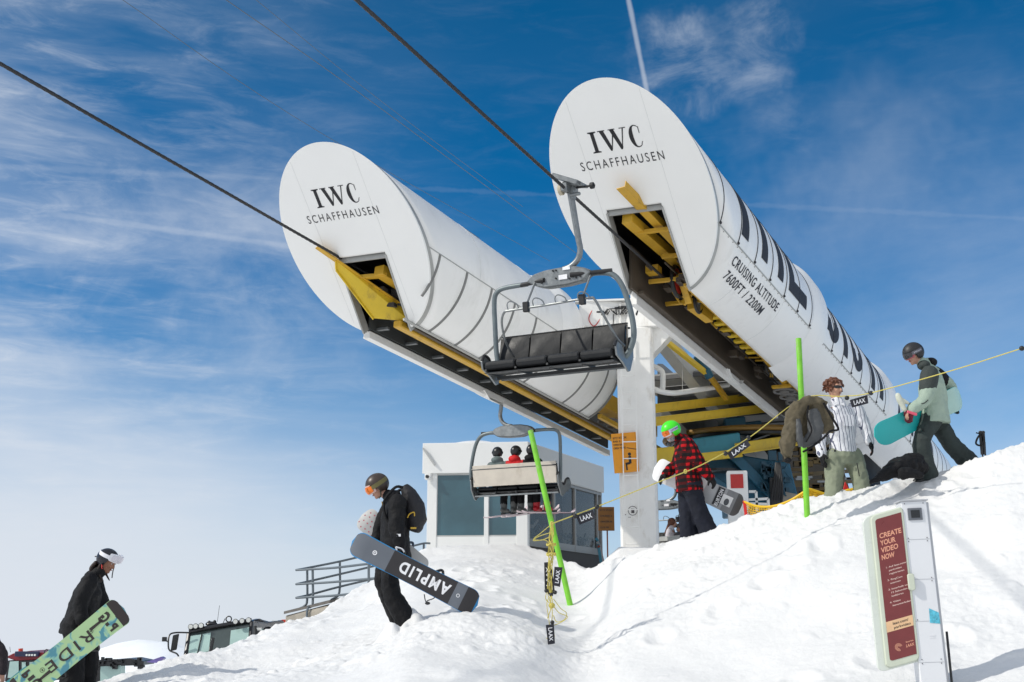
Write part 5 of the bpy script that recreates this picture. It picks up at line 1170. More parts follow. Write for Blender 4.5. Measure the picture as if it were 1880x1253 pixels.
def person(label, Y, J, fwd, skin=SKIN, jacket=None, pants=None, glove=None, boots=None, hem=.14, hood=True, bulk=1.0, headfwd=None, headup=(0, 0, 1), hs_=1.0, fist=(.9, .9), handdir=None, palm=None, jname='jacket', fold=.034, sleeve=1.0, legs=True, group=None, base=None, waist=1.0, pbulk=1.0, gl=(1, 1)):
    """J: joint name -> (photo column, row, offset in depth)"""
    Q = {k: P(v[0], v[1], Y + (v[2] if len(v) > 2 else 0)) for k, v in J.items()}
    b_ = base or ((Q['anL'] + Q['anR']) / 2 if 'anL' in Q else Q['hipL'])
    p = root('person', label, 'person', (b_.x, b_.y, b_.z), group)
    fr = head_frame(headfwd or fwd, headup); hd = Q['head']; F_ = Vector(fwd).normalized()
    shx = (Q['shL'] - Q['shR']).normalized(); hpx = (Q['hipL'] - Q['hipR']).normalized(); mid = (Q['hipL'] + Q['hipR']) / 2; shm = (Q['shL'] + Q['shR']) / 2
    # continuous body
    mb = MB(); head_geo(mb, hd, fr, hs_); limb(mb, [hd - fr[2] * .06 - fr[0] * .015, Q['neck'], shm + UP * .01], [.052, .052, .07])
    ell_tube(mb, [shm + UP * .02, shm.lerp(mid, .3), shm.lerp(mid, .7), mid], [(.15, .08), (.15, .10), (.13, .09), (.14, .10)], [shx, shx, hpx, hpx])
    hdv = handdir or {}; pl = palm or {}
    for i, s_ in enumerate('LR'):
        limb(mb, [Q['sh' + s_], Q['el' + s_], Q['wr' + s_]], [.045, .036, .026])
        d_ = Vector(hdv.get(s_, (Q['wr' + s_] - Q['el' + s_])));
        hand_geo(mb, Q['wr' + s_], d_, pl.get(s_, -F_), fist[i], 1.0, thumb=1 if s_ == 'L' else -1)
        if legs: limb(mb, [Q['hip' + s_], Q['kn' + s_], Q['an' + s_]], [.07, .05, .04])
    fuse(mb, 'body', skin, p, .011, 2)
    face_bits(p, hd, fr, hs_)
    # jacket
    if jacket:
        mb = MB(); b = bulk; ax_ = (mid - shm).normalized()
        ell_tube(mb, [shm + UP * .055, shm + ax_ * .03, shm.lerp(mid, .30), shm.lerp(mid, .65), mid, mid + ax_ * hem], [(.075, .07), (.165 * b, .10 * b), (.195 * b, .135 * b), (.180 * b * waist, .135 * b), (.195 * b * waist, .145 * b), (.205 * b * waist, .155 * b)], [shx, shx, shx, shx, hpx, hpx], 20)
        limb(mb, [shm + UP * .03, Q['neck'] + UP * .015], [.085, .074])
        if hood: mb.ball(Q['neck'] - F_ * .085 + UP * -.015, (.115, .075, .085), (shx, F_, UP), 12)
        for s_ in 'LR': limb(mb, [Q['sh' + s_], Q['el' + s_], Q['wr' + s_]], [.088 * b * sleeve, .072 * b * sleeve, .056 * b * sleeve])
        fuse(mb, jname, jacket, p, .013, 3, fold)
    if pants and legs:
        mb = MB(); ell_tube(mb, [mid + UP * .08, mid, mid - UP * .10], [(.155 * pbulk, .12 * pbulk), (.175 * pbulk, .14 * pbulk), (.15 * pbulk, .125 * pbulk)], hpx, 16)
        for s_ in 'LR': limb(mb, [Q['hip' + s_], Q['kn' + s_], Q['an' + s_]], [.115 * pbulk, .088 * pbulk, .092 * pbulk, .10 * pbulk])
        fuse(mb, 'trousers', pants, p, .014, 3, fold * 1.1)
    if glove:
        for i, s_ in enumerate('LR'):
            if not gl[i]: continue
            mb = MB(); d_ = Vector(hdv.get(s_, (Q['wr' + s_] - Q['el' + s_]))); hand_geo(mb, Q['wr' + s_], d_, pl.get(s_, -F_), fist[i], 1.12, thumb=1 if s_ == 'L' else -1, fat=1.45)
            limb(mb, [Q['wr' + s_] - d_.normalized() * .05, Q['wr' + s_] + d_.normalized() * .02], [.058, .045]); fuse(mb, 'glove', glove, p, .007, 2)
    if legs:
        for s_ in 'LR':
            mb = MB(); a_ = Q['an' + s_]; limb(mb, [a_ + UP * .04, a_ - UP * .06], [.075, .07]); limb(mb, [a_ - UP * .06 - F_ * .04, a_ - UP * .075 + F_ * .16], [.058, .050]); fuse(mb, 'boot', boots or BLKP, p, .014, 2)
    return p, Q, fr
# ---- snowboards
def board(name, label, nose, tail, normal, width=.29, mats=None, thick=.014, rocker=.05, camber=0.0, tipfrac=.17, square=.5, flip=1):
    nose, tail = Vector(nose), Vector(tail); L = (nose - tail).length; a = (nose - tail).normalized(); c = (nose + tail) / 2; n_ = Vector(normal); n_ = (n_ - a * n_.dot(a)).normalized(); s = a.cross(n_)
    def halfw(t):                       # t in [-1,1]
        e_ = 1 - abs(t); side = 1 - .12 * (1 - t * t) ** 1.0 + .0
        k = min(1, e_ / tipfrac); return width / 2 * side * (1 - (1 - k) ** (2.2 + square)) ** .5 if e_ > 0 else 0
    def pt(t, v, off=0.0):              # v in [-1,1] across
        e_ = max(0, abs(t) - .74) / .26
        return c + a * t * L / 2 + s * v * halfw(t) - n_ * (rocker * e_ ** 1.8) + n_ * off
    nt_, nv = 60, 8
    def sheet(t0, t1, v0, v1, off, n1=nt_, n2=nv, back=None):
        vs = []; fs = []
        for i in range(n1 + 1):
            for j in range(n2 + 1): vs.append(pt(t0 + (t1 - t0) * i / n1, v0 + (v1 - v0) * j / n2, off))
        for i in range(n1):
            for j in range(n2): q = i * (n2 + 1) + j; fs.append((q, q + 1, q + n2 + 2, q + n2 + 1))
        return vs, fs
    mb = MB(); v1, f1 = sheet(-1, 1, -1, 1, 0); v2, f2 = sheet(-1, 1, -1, 1, -thick); mb.add(v1, f1); mb.add(v2, [f[::-1] for f in f2])
    k = (nt_ + 1) * (nv + 1)
    for i in range(nt_): 
        for j in (0, nv): q = i * (nv + 1) + j; mb.f.append((q, q + nv + 1, k + q + nv + 1, k + q) if j == 0 else (q, k + q, k + q + nv + 1, q + nv + 1))
    o = mb.build(name, mats, None, origin=c, smooth=True); tag(o, label, 'snowboard')
    return o, pt, sheet, (c, a, s, n_, L)
def bindings(b_, pt, fr, col=BLKP, ts=(-.32, .30)):
    c, a, s, n_, L = fr
    for t in ts:
        q = pt(t, 0, -.02); mb = MB(); mb.box(q - n_ * .02, s * .12, a * .055, n_ * .02); mb.tube(smooth_path([q - n_ * .02 + s * .10 + a * .06, q - n_ * .13 + s * .16, q - n_ * .02 + s * .10 - a * .06], 6), .016, 8)
        mb.tube(smooth_path([q + a * .06 - s * .05, q - n_ * .12 - s * .03, q - a * .06 - s * .05], 6), .018, 8); mb.tube(smooth_path([q + a * .06 + s * .04, q - n_ * .14 + s * .06, q - a * .06 + s * .04], 6), .018, 8)
        mb.build('binding', col, b_)
# ================= man with the dark snowboard (walking left, looking down)
YA = 13.6
pA, QA, frA = person('person in black with brown helmet and orange goggles, holding a dark snowboard', YA, dict(
    head=(693, 895), neck=(712, 912), shL=(730, 924, -.19), shR=(722, 922, .19), elL=(728, 972, -.24), wrL=(736, 1002, -.26), elR=(700, 965, .22), wrR=(690, 1000, .20),
    hipL=(728, 1014, -.11), hipR=(722, 1014, .11), knL=(716, 1078, -.14), anL=(750, 1150, -.12), knR=(704, 1064, .14), anR=(738, 1142, .14)),
    fwd=(-1, -.1, -.12), headfwd=(-.85, -.32, -.50), jacket=BLKC, pants=BLKC, glove=BLKP, boots=BLKP, bulk=1.24, pbulk=1.22, hs_=1.05, fist=(1.1, .8), handdir={'L': (.05, 0, -1)}, palm={'L': (.1, .6, -.2)}, hem=.10)
helmet(pA, QA['head'], frA, mat('matt brown helmet', (.055, .038, .030), .38, .1, .15), 1.06); helmet_straps(pA, QA['head'], frA, m_=mat('dark green strap', (.01, .05, .03), .6))
goggles(pA, QA['head'], frA, mat('white pink goggle frame', (.72, .50, .44), .4), ORL, mat('olive strap', (.16, .14, .05), .7), 1.16)
mb = MB(); a_ = QA['wrL']; mb.tube(smooth_path([a_ + Vector((-.05, -.075, -.02)), a_ + Vector((.03, -.08, -.05)), a_ + Vector((.05, -.08, -.12)), a_ + Vector((.0, -.08, -.14)), a_ + Vector((-.05, -.075, -.02))], 5), .010, 6); mb.box(a_ + Vector((-.02, -.07, .11)), (.022, 0, 0), (0, .006, 0), (0, 0, .014)); mb.build('glove_trim', WTXT, pA)
mb = MB(); a_ = P(701, 921, YA - .16); mb.tube([a_, a_ + Vector((.02, 0, -.09))], .006, 6); mb.build('zip_trim', mat('gold zip', (.45, .28, .05), .5), pA)
# backpack
bp_ = root('backpack', 'black backpack with yellow loop and logo worn by the person in the brown helmet', 'backpack', P(758, 935, YA))
mb = MB(); ell_tube(mb, [P(742, 893, YA), P(750, 906, YA), P(760, 930, YA), P(764, 955, YA), P(758, 976, YA)], [(.09, .05), (.14, .09), (.16, .125), (.16, .13), (.12, .07)], Vector((0, 1, 0)), 16); mb.ball(P(768, 958, YA), (.07, .13, .13), n=12)
fuse(mb, 'pack', mat('pack cloth', (.016, .015, .018), .7, 0, .25, 8, .4, 25), bp_, .012, 3, .018)
mb = MB(); mb.tube(smooth_path([P(748, 951, YA - .185), P(752, 944, YA - .19), P(760, 941, YA - .18), P(761, 948, YA - .18)], 6), .007, 6); mb.box(P(759, 970, YA - .165), (.032, 0, 0), (0, .008, 0), (0, 0, .010)); mb.box(P(755, 914, YA - .12), (.014, 0, 0), (0, .01, 0), (0, 0, .012)); mb.box(P(754, 923, YA - .14), (.012, 0, 0), (0, .01, 0), (0, 0, .010)); mb.build('yellow_trim', mat('yellow trim', (.62, .38, .03), .5), bp_)
mb = MB()
for s_ in (-.17, .15): mb.tube(smooth_path([P(742, 898, YA) + Vector((0, s_, 0)), P(728, 904, YA) + Vector((0, s_ * 1.2, .03)), P(708, 925, YA) + Vector((0, s_ * 1.1, 0)), P(716, 960, YA) + Vector((0, s_ * 1.2, 0)), P(748, 965, YA) + Vector((0, s_, 0))], 5), .018, 6)
mb.build('shoulder_strap', BLKC, bp_)
# dark snowboard
bn, bt = P(645, 993, YA - .42), P(876, 1112, YA - .50)
mS = mat('grey board base', (.13, .145, .17), .35, 0, .12, 2)
bo, pt, sheet, bfr = board('snowboard', 'dark snowboard with white lettering and blue tips held by the person with the backpack', bn, bt, (.05, -1, -.05), .295, mat('blue board edge', (.01, .22, .50), .4), rocker=.05)
def deco(parent, sheet, name, m_, *a, **k): mb = MB(); mb.add(*sheet(*a, **k)); return mb.build(name, m_, parent, smooth=True)
deco(bo, sheet, 'grey_base', mS, .22, .975, -.93, .93, .0012)
mb = MB(); mb.add(*sheet(.08, .45, -.30, .10, .0018)); mb.build('blue_stripe', mat('faded blue stripe', (.07, .10, .16), .4), bo) if False else None
deco(bo, sheet, 'black_base', mat('black board base', (.025, .022, .024), .45, 0, .1), -.965, .38, -.965, .965, .0018)
deco(bo, sheet, 'grey_band', mS, -.78, -.62, -.965, .965, .0026)
mb = MB(); c, a, s, n_, L = bfr
sgn = 1 if (a.cross(n_)).dot(UP) > 0 else -1
up_t = -1 * sgn
# text runs from tail towards nose, letter tops pointing down
xdir = a; ydir = xdir.cross(n_) * -1
ydir = (n_.cross(xdir)).normalized()
fn = lambda x, y: pt(x * 2 / L, ((ydir.dot(s)) * y) / .13, .0032)
put_text(mb, 'AMPLID', fn, -.565 * L / 2, -.058, .118, width=.39 * L, spacing=1.3, bold=.035); mb.build('lettering', WTXT, bo)
mb = MB(); q = pt(.62, 0, .003); cring(mb, q, a, s, .016, .026); cring(mb, q, a, s, 0, .008); q = pt(-.70, 0, .0036); cring(mb, q, a, s, .014, .020); mb.build('emblem', WTXT, bo)
bindings(bo, pt, bfr)
mb = MB(); mb.tube(smooth_path([P(779, 1092, YA - .4), P(781, 1103, YA - .45), P(786, 1110, YA - .45), P(784, 1104, YA - .45), P(794, 1100, YA - .45), P(800, 1096, YA - .45)], 5), .006, 6); mb.ball(P(785, 1108, YA - .45), (.03, .02, .018), n=8); mb.build('leash', BLKP, bo)
# spotted snowboard under the far arm
bo, pt, sheet, bfr = board('snowboard', 'pale snowboard with pink dots sticking out in front of the person with the backpack', P(664, 945, YA + .25), P(778, 1052, YA + .30), (0, -1, .0), .30, mat('pale board base', (.58, .57, .55), .4, 0, .06), rocker=.04, tipfrac=.22)
mb = MB(); c, a, s, n_, L = bfr; rnd = random.Random(9)
for i in range(9):
    for j in range(4):
        t = .93 - i * .11 + (j % 2) * .05; v = -.68 + j * .45 + rnd.uniform(-.08, .08)
        if abs(t) > .95: continue
        q = pt(t, v, .0022); mb.add([q + a * .009 * math.cos(k * math.pi / 4) + s * .009 * math.sin(k * math.pi / 4) for k in range(8)], [tuple(range(8))])
mb.build('dots', mat('pink dots', (.62, .13, .17), .5), bo); bindings(bo, pt, bfr, mat('slate binding', (.06, .08, .11), .5))
# ================= woman at the lower left (facing right, head bowed)
YW = 13.2
pB, QB, frB = person('person in black bowing their head, white goggles up on a black helmet, carrying green board', YW, dict(
    head=(197, 1032), neck=(186, 1050), shL=(170, 1066, .17), shR=(164, 1068, -.17), elR=(148, 1108, -.22), wrR=(150, 1140, -.24), elL=(188, 1112, .2), wrL=(190, 1148, .1),
    hipL=(146, 1148, .10), hipR=(142, 1148, -.10), knR=(134, 1206, -.12), anR=(130, 1275, -.1), knL=(162, 1206, .12), anL=(150, 1270, .15)),
    fwd=(1, -.12, -.15), headfwd=(.90, -.22, -.42), skin=SKIND, jacket=BLKC, pants=BLKC, boots=BLKP, bulk=1.16, fist=(.7, 1.1), hood=False, hem=.12, handdir={'R': (.1, 0, -1)}, palm={'R': (.1, .7, -.1)}, pbulk=1.35)
helmet(pB, QB['head'], frB, mat('glossy black helmet', (.012, .012, .018), .25, 0, .1), .96)
goggles(pB, QB['head'], frB, mat('white goggle frame', (.78, .78, .82), .35), mat('mirror goggle lens', (.62, .60, .66), .1, .2), mat('white strap', (.78, .78, .82), .5), .98, up=True)
helmet_straps(pB, QB['head'], frB, m_=mat('coral strap', (.75, .06, .05), .5))
mb = MB(); h_ = QB['head']; f, r, u_ = frB
for k in range(7): o_ = (k - 3) * .022; limb(mb, [h_ - f * .09 + r * o_ - u_ * .05, h_ - f * .10 + r * o_ * 1.2 - u_ * .13, h_ - f * (.09 + .008 * k) + r * o_ - UP * (.24 + .015 * (k % 3))], [.022, .024, .010], 8)
for sd_ in (-1, 1): limb(mb, [h_ + r * sd_ * .075 - u_ * .05 - f * .02, h_ + r * sd_ * .07 - u_ * .12 - f * .01, h_ + r * sd_ * .07 - UP * .2 + f * .0], [.016, .018, .008], 8)
fuse(mb, 'hair', mat('dark brown hair', (.030, .014, .010), .5, 0, .4, 30, .5, 60), pB, .008, 2)
mb = MB(); mb.tube(smooth_path([h_ + f * .10 - u_ * .0, h_ + f * .12 - u_ * .08, h_ + f * .14 - u_ * .13], 5), .006, 6); mb.tube(smooth_path([h_ - f * .10 + u_ * .02, h_ - f * .15 - u_ * .0, h_ - f * .17 - u_ * .01], 4), .008, 6); mb.build('loose_strap', BLKP, pB)
# green snowboard
mG = bpy.data.materials.new('green board base'); mG.use_nodes = True; t_ = mG.node_tree; b_ = t_.nodes['Principled BSDF']; b_.inputs['Roughness'].default_value = .35
co = N(t_, 'ShaderNodeTexCoord'); nz = N(t_, 'ShaderNodeTexNoise', inp={'Scale': 5.0, 'Detail': 2, 'Distortion': 1.6}); t_.links.new(co.outputs['Object'], nz.inputs[0]); rp = N(t_, 'ShaderNodeValToRGB'); t_.links.new(nz.outputs[0], rp.inputs[0])
rp.color_ramp.elements[0].position = .50; rp.color_ramp.elements[0].color = (.40, .58, .30, 1); rp.color_ramp.elements[1].position = .60; rp.color_ramp.elements[1].color = (.08, .26, .32, 1); e_ = rp.color_ramp.elements.new(.56); e_.color = (.22, .46, .40, 1); t_.links.new(rp.outputs[0], b_.inputs['Base Color'])
bo, pt, sheet, bfr = board('snowboard', 'mint green snowboard with dark lettering and brown tip carried by the bowed person', P(226, 1117, YW - .42), P(26, 1277, YW - .55), (.03, -1, -.05), .325, mG, rocker=.04, square=1.4, tipfrac=.13)
BRB = mat('dark brown ink', (.035, .025, .022), .5)
deco(bo, sheet, 'tip_patch', BRB, .84, .985, -.97, .97, .0015); deco(bo, sheet, 'tail_patch', BRB, -.985, -.86, -.97, .97, .0015)
c, a, s, n_, L = bfr; xd = -a; yd = n_.cross(xd).normalized(); mb = MB(); sg = 1 if yd.dot(s) > 0 else -1
fn = lambda x, y: pt(-x * 2 / L, sg * y / .145, .0025)
put_text(mb, 'RIDE', fn, -.40 * L / 2, -.05, .115, width=.40 * L, spacing=1.35, bold=.01)
fn2 = lambda x, y: pt(y * 2 / L, sg * -x / .145 * -1, .0025)
def big3(t0, dirn):                                    # three tall block letters across the board
    xx = (s * sg) * 1.0
    f3 = lambda x, y: pt(t0 + dirn * y * 2 / L, sg * dirn * -x / .145, .0025)
    put_text(mb, 'P', f3, -.115, 0, .085, width=.055, bold=.06); put_text(mb, 'I', f3, -.045, 0, .13, width=.035, bold=.05); put_text(mb, 'G', f3, .005, -.03, .115, width=.075, bold=.05)
    mb.add([f3(.02, -.16), f3(.055, -.16), f3(.05, .0), f3(.028, 0)], [(0, 1, 2, 3)])
big3(.78, -1) if False else big3(.66, 1); big3(-.62, -1)
for t in (.42, -.47):
    q = pt(t, -.15 * sg, .0026); cring(mb, q, a, s, .021, .025); put_text(mb, 'R', lambda x, y, q=q: q + xd * x + yd * y, -.008, -.011, .022, bold=.03)
mb.build('lettering', BRB, bo)
bindings(bo, pt, bfr)
# person cut off by the left edge
pC, QC, frC = person('person in dark jacket cut off by the left edge of the picture', 14.0, dict(
    head=(-38, 1130), neck=(-34, 1150), shL=(-20, 1172, -.1), shR=(-42, 1172, .12), elL=(2, 1200, -.15), wrL=(4, 1236, -.2), elR=(-60, 1205, .2), wrR=(-58, 1240, .2),
    hipL=(-28, 1250, -.1), hipR=(-38, 1250, .1), knL=(-28, 1310, -.1), anL=(-26, 1370, -.1), knR=(-40, 1310, .1), anR=(-40, 1370, .1)), fwd=(1, -.2, 0), skin=SKIN, jacket=mat('dark plum cloth', (.025, .018, .022), .85, 0, .3, 8, .3, 20), pants=BLKC, fist=(1.0, .6), hood=False)
helmet(pC, QC['head'], frC, BLKP)
bo, pt, sheet, bfr = board('snowboard', 'turquoise snowboard tip held low at the left edge behind the green board', P(68, 1232, 13.9), P(-60, 1330, 13.5), (0, -1, .2), .28, mat('turquoise board base', (.10, .42, .44), .35, 0, .3, 3), rocker=.05)
# ================= rider in red plaid
YP = 16.2
PL = bpy.data.materials.new('red black plaid cloth'); PL.use_nodes = True; t_ = PL.node_tree; b_ = t_.nodes['Principled BSDF']; b_.inputs['Roughness'].default_value = .85; b_.inputs['Specular IOR Level'].default_value = .2
co = N(t_, 'ShaderNodeTexCoord'); sp_ = N(t_, 'ShaderNodeSeparateXYZ')
nzp = N(t_, 'ShaderNodeTexNoise', inp={'Scale': 9.0, 'Detail': 2}); t_.links.new(co.outputs['Object'], nzp.inputs[0]); wv_ = N(t_, 'ShaderNodeVectorMath', operation='MULTIPLY_ADD'); t_.links.new(nzp.outputs['Color'], wv_.inputs[0]); wv_.inputs[1].default_value = (.02, .02, .02); t_.links.new(co.outputs['Object'], wv_.inputs[2]); t_.links.new(wv_.outputs[0], sp_.inputs[0])
def mth(t, op, a, b=None):
    n = t.nodes.new('ShaderNodeMath'); n.operation = op
    for i, v in enumerate((a, b)):
        if v is None: continue
        if isinstance(v, (int, float)): n.inputs[i].default_value = v
        else: t.links.new(v, n.inputs[i])
    return n.outputs[0]
def stripe(t, v, period, duty): return mth(t, 'LESS_THAN', mth(t, 'FRACT', mth(t, 'DIVIDE', v, period)), duty)
hx_ = mth(t_, 'ADD', sp_.outputs[0], mth(t_, 'MULTIPLY', sp_.outputs[1], .8)); A1 = stripe(t_, hx_, .078, .54); A2 = stripe(t_, sp_.outputs[2], .085, .54); sm_ = mth(t_, 'ADD', A1, A2)
rp = N(t_, 'ShaderNodeValToRGB'); rp.color_ramp.interpolation = 'CONSTANT'; t_.links.new(mth(t_, 'MULTIPLY', sm_, .5), rp.inputs[0]); rp.color_ramp.elements[0].position = 0; rp.color_ramp.elements[0].color = (.42, .006, .010, 1); rp.color_ramp.elements[1].position = .25; rp.color_ramp.elements[1].color = (.05, .004, .005, 1); e_ = rp.color_ramp.elements.new(.75); e_.color = (.008, .006, .007, 1); t_.links.new(rp.outputs[0], b_.inputs['Base Color'])
NAVP = mat('dark navy cloth', (.014, .016, .026), .85, 0, .3, 8, .4, 22, spec=.25)
pD, QD, frD = person('person in red and black plaid jacket with bright green helmet behind the rope', YP, dict(
    head=(1232, 794), neck=(1245, 806), shL=(1262, 816, -.18), shR=(1254, 814, .18), elL=(1284, 850, -.24), wrL=(1303, 876, -.26), elR=(1244, 850, .24), wrR=(1222, 870, .2),
    hipL=(1268, 890, -.10), hipR=(1262, 890, .10), knL=(1284, 938, -.10), anL=(1305, 988, -.1), knR=(1262, 940, .1), anR=(1266, 990, .1)),
    fwd=(-1, -.15, -.08), headfwd=(-.85, -.35, -.38), jacket=PL, pants=NAVP, glove=BLKC, bulk=1.26, hem=.10, hs_=1.08, fist=(1.1, .8), palm={'L': (-.3, .6, -.3)}, pbulk=1.34)
helmet(pD, QD['head'], frD, mat('neon green helmet', (.06, .78, .02), .35, 0, .04), 1.08)
goggles(pD, QD['head'], frD, mat('white goggle frame', (.78, .78, .82), .35), ORL, mat('lavender strap', (.50, .50, .68), .6), 1.07, strap_txt=('SMITH', mat('violet print', (.12, .10, .22), .6)))
mb = MB(); f, r, u_ = frD; h_ = QD['head']; mb.ball(h_ - u_ * .085 + f * .03, (.065, .062, .045), (r, f, u_), 12); mb.build('face_mask', mat('white black bandana', (.35, .35, .36), .7, 0, .8, 30), pD, smooth=True)
bo, pt, sheet, bfr = board('snowboard', 'white snowboard fading to grey with black lettering band carried by the plaid rider', P(1361, 932, YP - .05), P(1200, 858, YP + .30), (-.25, -1, -.05), .34, mat('white board base', (.80, .80, .80), .35, 0, .04), rocker=.05)
c, a, s, n_, L = bfr
for t0, t1, g_ in ((.16, .4, .46), (.4, .62, .34), (.62, .84, .20), (.84, .985, .075)): deco(bo, sheet, 'grey_fade', mat('grey fade %d' % int(g_ * 100), (g_, g_ * 1.02, g_ * 1.06), .35, 0, .15, 6), t0, t1, -.985, .985, .0014)
deco(bo, sheet, 'white_patch', mat('white board print', (.75, .75, .75), .4), .50, .78, -.45, .45, .0022)
mb = MB(); q = pt(.68, .12, .0026); mb.add([q + a * .035 * math.cos(k * math.pi / 8) + s * .05 * math.sin(k * math.pi / 8) for k in range(16)], [tuple(range(16))]); mb.build('dark_motif', mat('dark grey motif', (.06, .065, .075), .4), bo)
deco(bo, sheet, 'black_band', BLACK, .42, .56, -.90, .80, .0028)
mb = MB(); sgu = 1 if s.dot(UP) > 0 else -1
fnb = lambda x, y: pt(.435 + (y) * 2 / L * 1.0, (sgu * x) / .145, .0036)
nsg = 1 if (s * sgu).cross(a).dot(n_) > 0 else -1
if nsg < 0: fnb = lambda x, y: pt(.545 - (y) * 2 / L * 1.0, (sgu * x) / .145, .0036)
put_text(mb, 'BURTON', fnb, -.115, .004, .050, width=.225, bold=.03, spacing=1.1); mb.build('lettering', WTXT, bo)
bindings(bo, pt, bfr, mat('slate binding', (.06, .08, .11), .5), ts=(.05, -.4))
# ================= man in the striped shirt
YS = 15.1
ST = bpy.data.materials.new('white striped cloth'); ST.use_nodes = True; t_ = ST.node_tree; b_ = t_.nodes['Principled BSDF']; b_.inputs['Roughness'].default_value = .8
co = N(t_, 'ShaderNodeTexCoord'); nzp = N(t_, 'ShaderNodeTexNoise', inp={'Scale': 5.0, 'Detail': 2}); t_.links.new(co.outputs['Object'], nzp.inputs[0]); wv_ = N(t_, 'ShaderNodeVectorMath', operation='MULTIPLY_ADD'); t_.links.new(nzp.outputs['Color'], wv_.inputs[0]); wv_.inputs[1].default_value = (.03, .03, .03); t_.links.new(co.outputs['Object'], wv_.inputs[2]); sp_ = N(t_, 'ShaderNodeSeparateXYZ'); t_.links.new(wv_.outputs[0], sp_.inputs[0])
hx_ = mth(t_, 'ADD', mth(t_, 'ADD', sp_.outputs[0], mth(t_, 'MULTIPLY', sp_.outputs[1], .5)), mth(t_, 'MULTIPLY', sp_.outputs[2], .06))
ks = stripe(t_, hx_, .046, .20); k2 = stripe(t_, mth(t_, 'ADD', hx_, .012), .046, .06); kk_ = mth(t_, 'MAXIMUM', ks, mth(t_, 'MULTIPLY', k2, .5))
mx = N(t_, 'ShaderNodeMix', data_type='RGBA'); t_.links.new(kk_, mx.inputs[0]); mx.inputs[6].default_value = (.76, .76, .80, 1); mx.inputs[7].default_value = (.11, .12, .19, 1); t_.links.new(mx.outputs[2], b_.inputs['Base Color'])
pE, QE, frE = person('person in white striped shirt and sunglasses standing behind the snow bank', YS, dict(
    head=(1531, 714), neck=(1537, 736), shR=(1512, 753, -.02), shL=(1570, 750, .06), elR=(1505, 795, .02), wrR=(1509, 834, -.06), elL=(1587, 782, .02), wrL=(1597, 812, -.04),
    hipR=(1533, 842, 0), hipL=(1566, 840, .05), knR=(1530, 900, -.04), anR=(1522, 975, 0), knL=(1582, 895, -.06), anL=(1590, 975, .05)),
    fwd=(.15, -1, 0), headfwd=(.58, -.80, -.05), skin=mat('light skin', (.56, .30, .20), .5, 0, .08), jacket=ST, pants=mat('sage cloth', (.23, .255, .18), .8, 0, .14, 5, .3, 15), glove=BLKC, jname='shirt', hood=False, hem=.03, bulk=1.10, waist=.86, sleeve=1.02, hs_=1.12, fist=(.4, .4), fold=.034, pbulk=1.26, palm={'L': (-1, .2, 0), 'R': (1, .2, 0)})
h_ = QE['head']; f, r, u_ = frE
g_ = arc_band(h_, frE, .112, .094, .012, .0185, -56, 56, .008, hfun=lambda t: .55 + .45 * abs(math.sin(2 * math.pi * t)) ** .6).build('sunglasses', BLKP, pE, smooth=True)
mb = MB()
for k in (-1, 1): mb.tube([h_ + r * k * .078 + f * .05 + u_ * .018, h_ + r * k * .082 - f * .02 + u_ * .014], .005, 6)
mb.build('temple', BLKP, g_)
mb = MB(); rnd = random.Random(31); cH = h_ + u_ * .032 - f * .012
mb.ball(cH, (.100, .108, .095), (r, f, u_), 16)
for k in range(210):
    th = rnd.uniform(0, 2 * math.pi); ph_ = rnd.uniform(.0, 2.15)
    dr = r * math.sin(ph_) * math.cos(th) + f * math.sin(ph_) * math.sin(th) + u_ * math.cos(ph_)
    if dr.dot(f) > .50 and dr.dot(u_) < .30: continue
    p_ = cH + r * dr.dot(r) * .104 + f * dr.dot(f) * .114 + u_ * dr.dot(u_) * .100; sd_ = Vector((rnd.uniform(-1, 1), rnd.uniform(-1, 1), rnd.uniform(-1, .4))) * .026
    mb.tube(smooth_path([p_ - dr * .012, p_ + dr * .014 + sd_ * .4, p_ + dr * .010 + sd_ * 1.2, p_ - dr * .004 + sd_ * 1.5], 3), .0105, 6)
fuse(mb, 'hair', mat('auburn hair', (.14, .045, .018), .45, 0, .5, 40, .5, 60), pE, .006, 1)
mb = MB(); mb.ball(h_ - r * .0 + r * -.082 - u_ * .02, .010, n=8); mb.ball(h_ + r * .082 - u_ * .02, .010, n=8); mb.build('earbud', WTXT, pE)
mb = MB(); nk = QE['neck']
for k in (-1, 1): mb.prism([nk + Vector((.01 * k, -.075, -.06)), nk + Vector((.075 * k, -.05, -.005)), nk + Vector((.085 * k, -.0, .01)), nk + Vector((.07 * k, -.085, -.085))], Vector((0, .012, .004)))
mb.build('collar', mat('white cotton', (.76, .76, .80), .8), pE)
mb = MB()
for k in range(5): q = P(1537 - k * 2.2, 760 + k * 17, YS - .185); mb.disc(q, (0, 1, 0), .007, .006, 10)
mb.build('button', mat('grey button', (.30, .30, .33), .4), pE)
mb = MB(); mb.prism([P(1550, 762, YS - .17), P(1568, 762, YS - .16), P(1567, 783, YS - .17), P(1550, 782, YS - .18)], Vector((0, .006, 0))); mb.build('chest_pocket', ST, pE)
mb = MB(); q = P(1574, 862, YS - .17); mb.beam(q + UP * .08, q - UP * .09 + Vector((.02, 0, 0)), .010, .01, up=(0, 1, 0)); mb.build('leg_zip', BLKP, pE)
mb = MB(); q = P(1533, 828, YS - .20); mb.box(q, (.013, 0, 0), (0, .005, 0), (0, 0, .013)); mb.build('hem_tag', BLKP, pE)
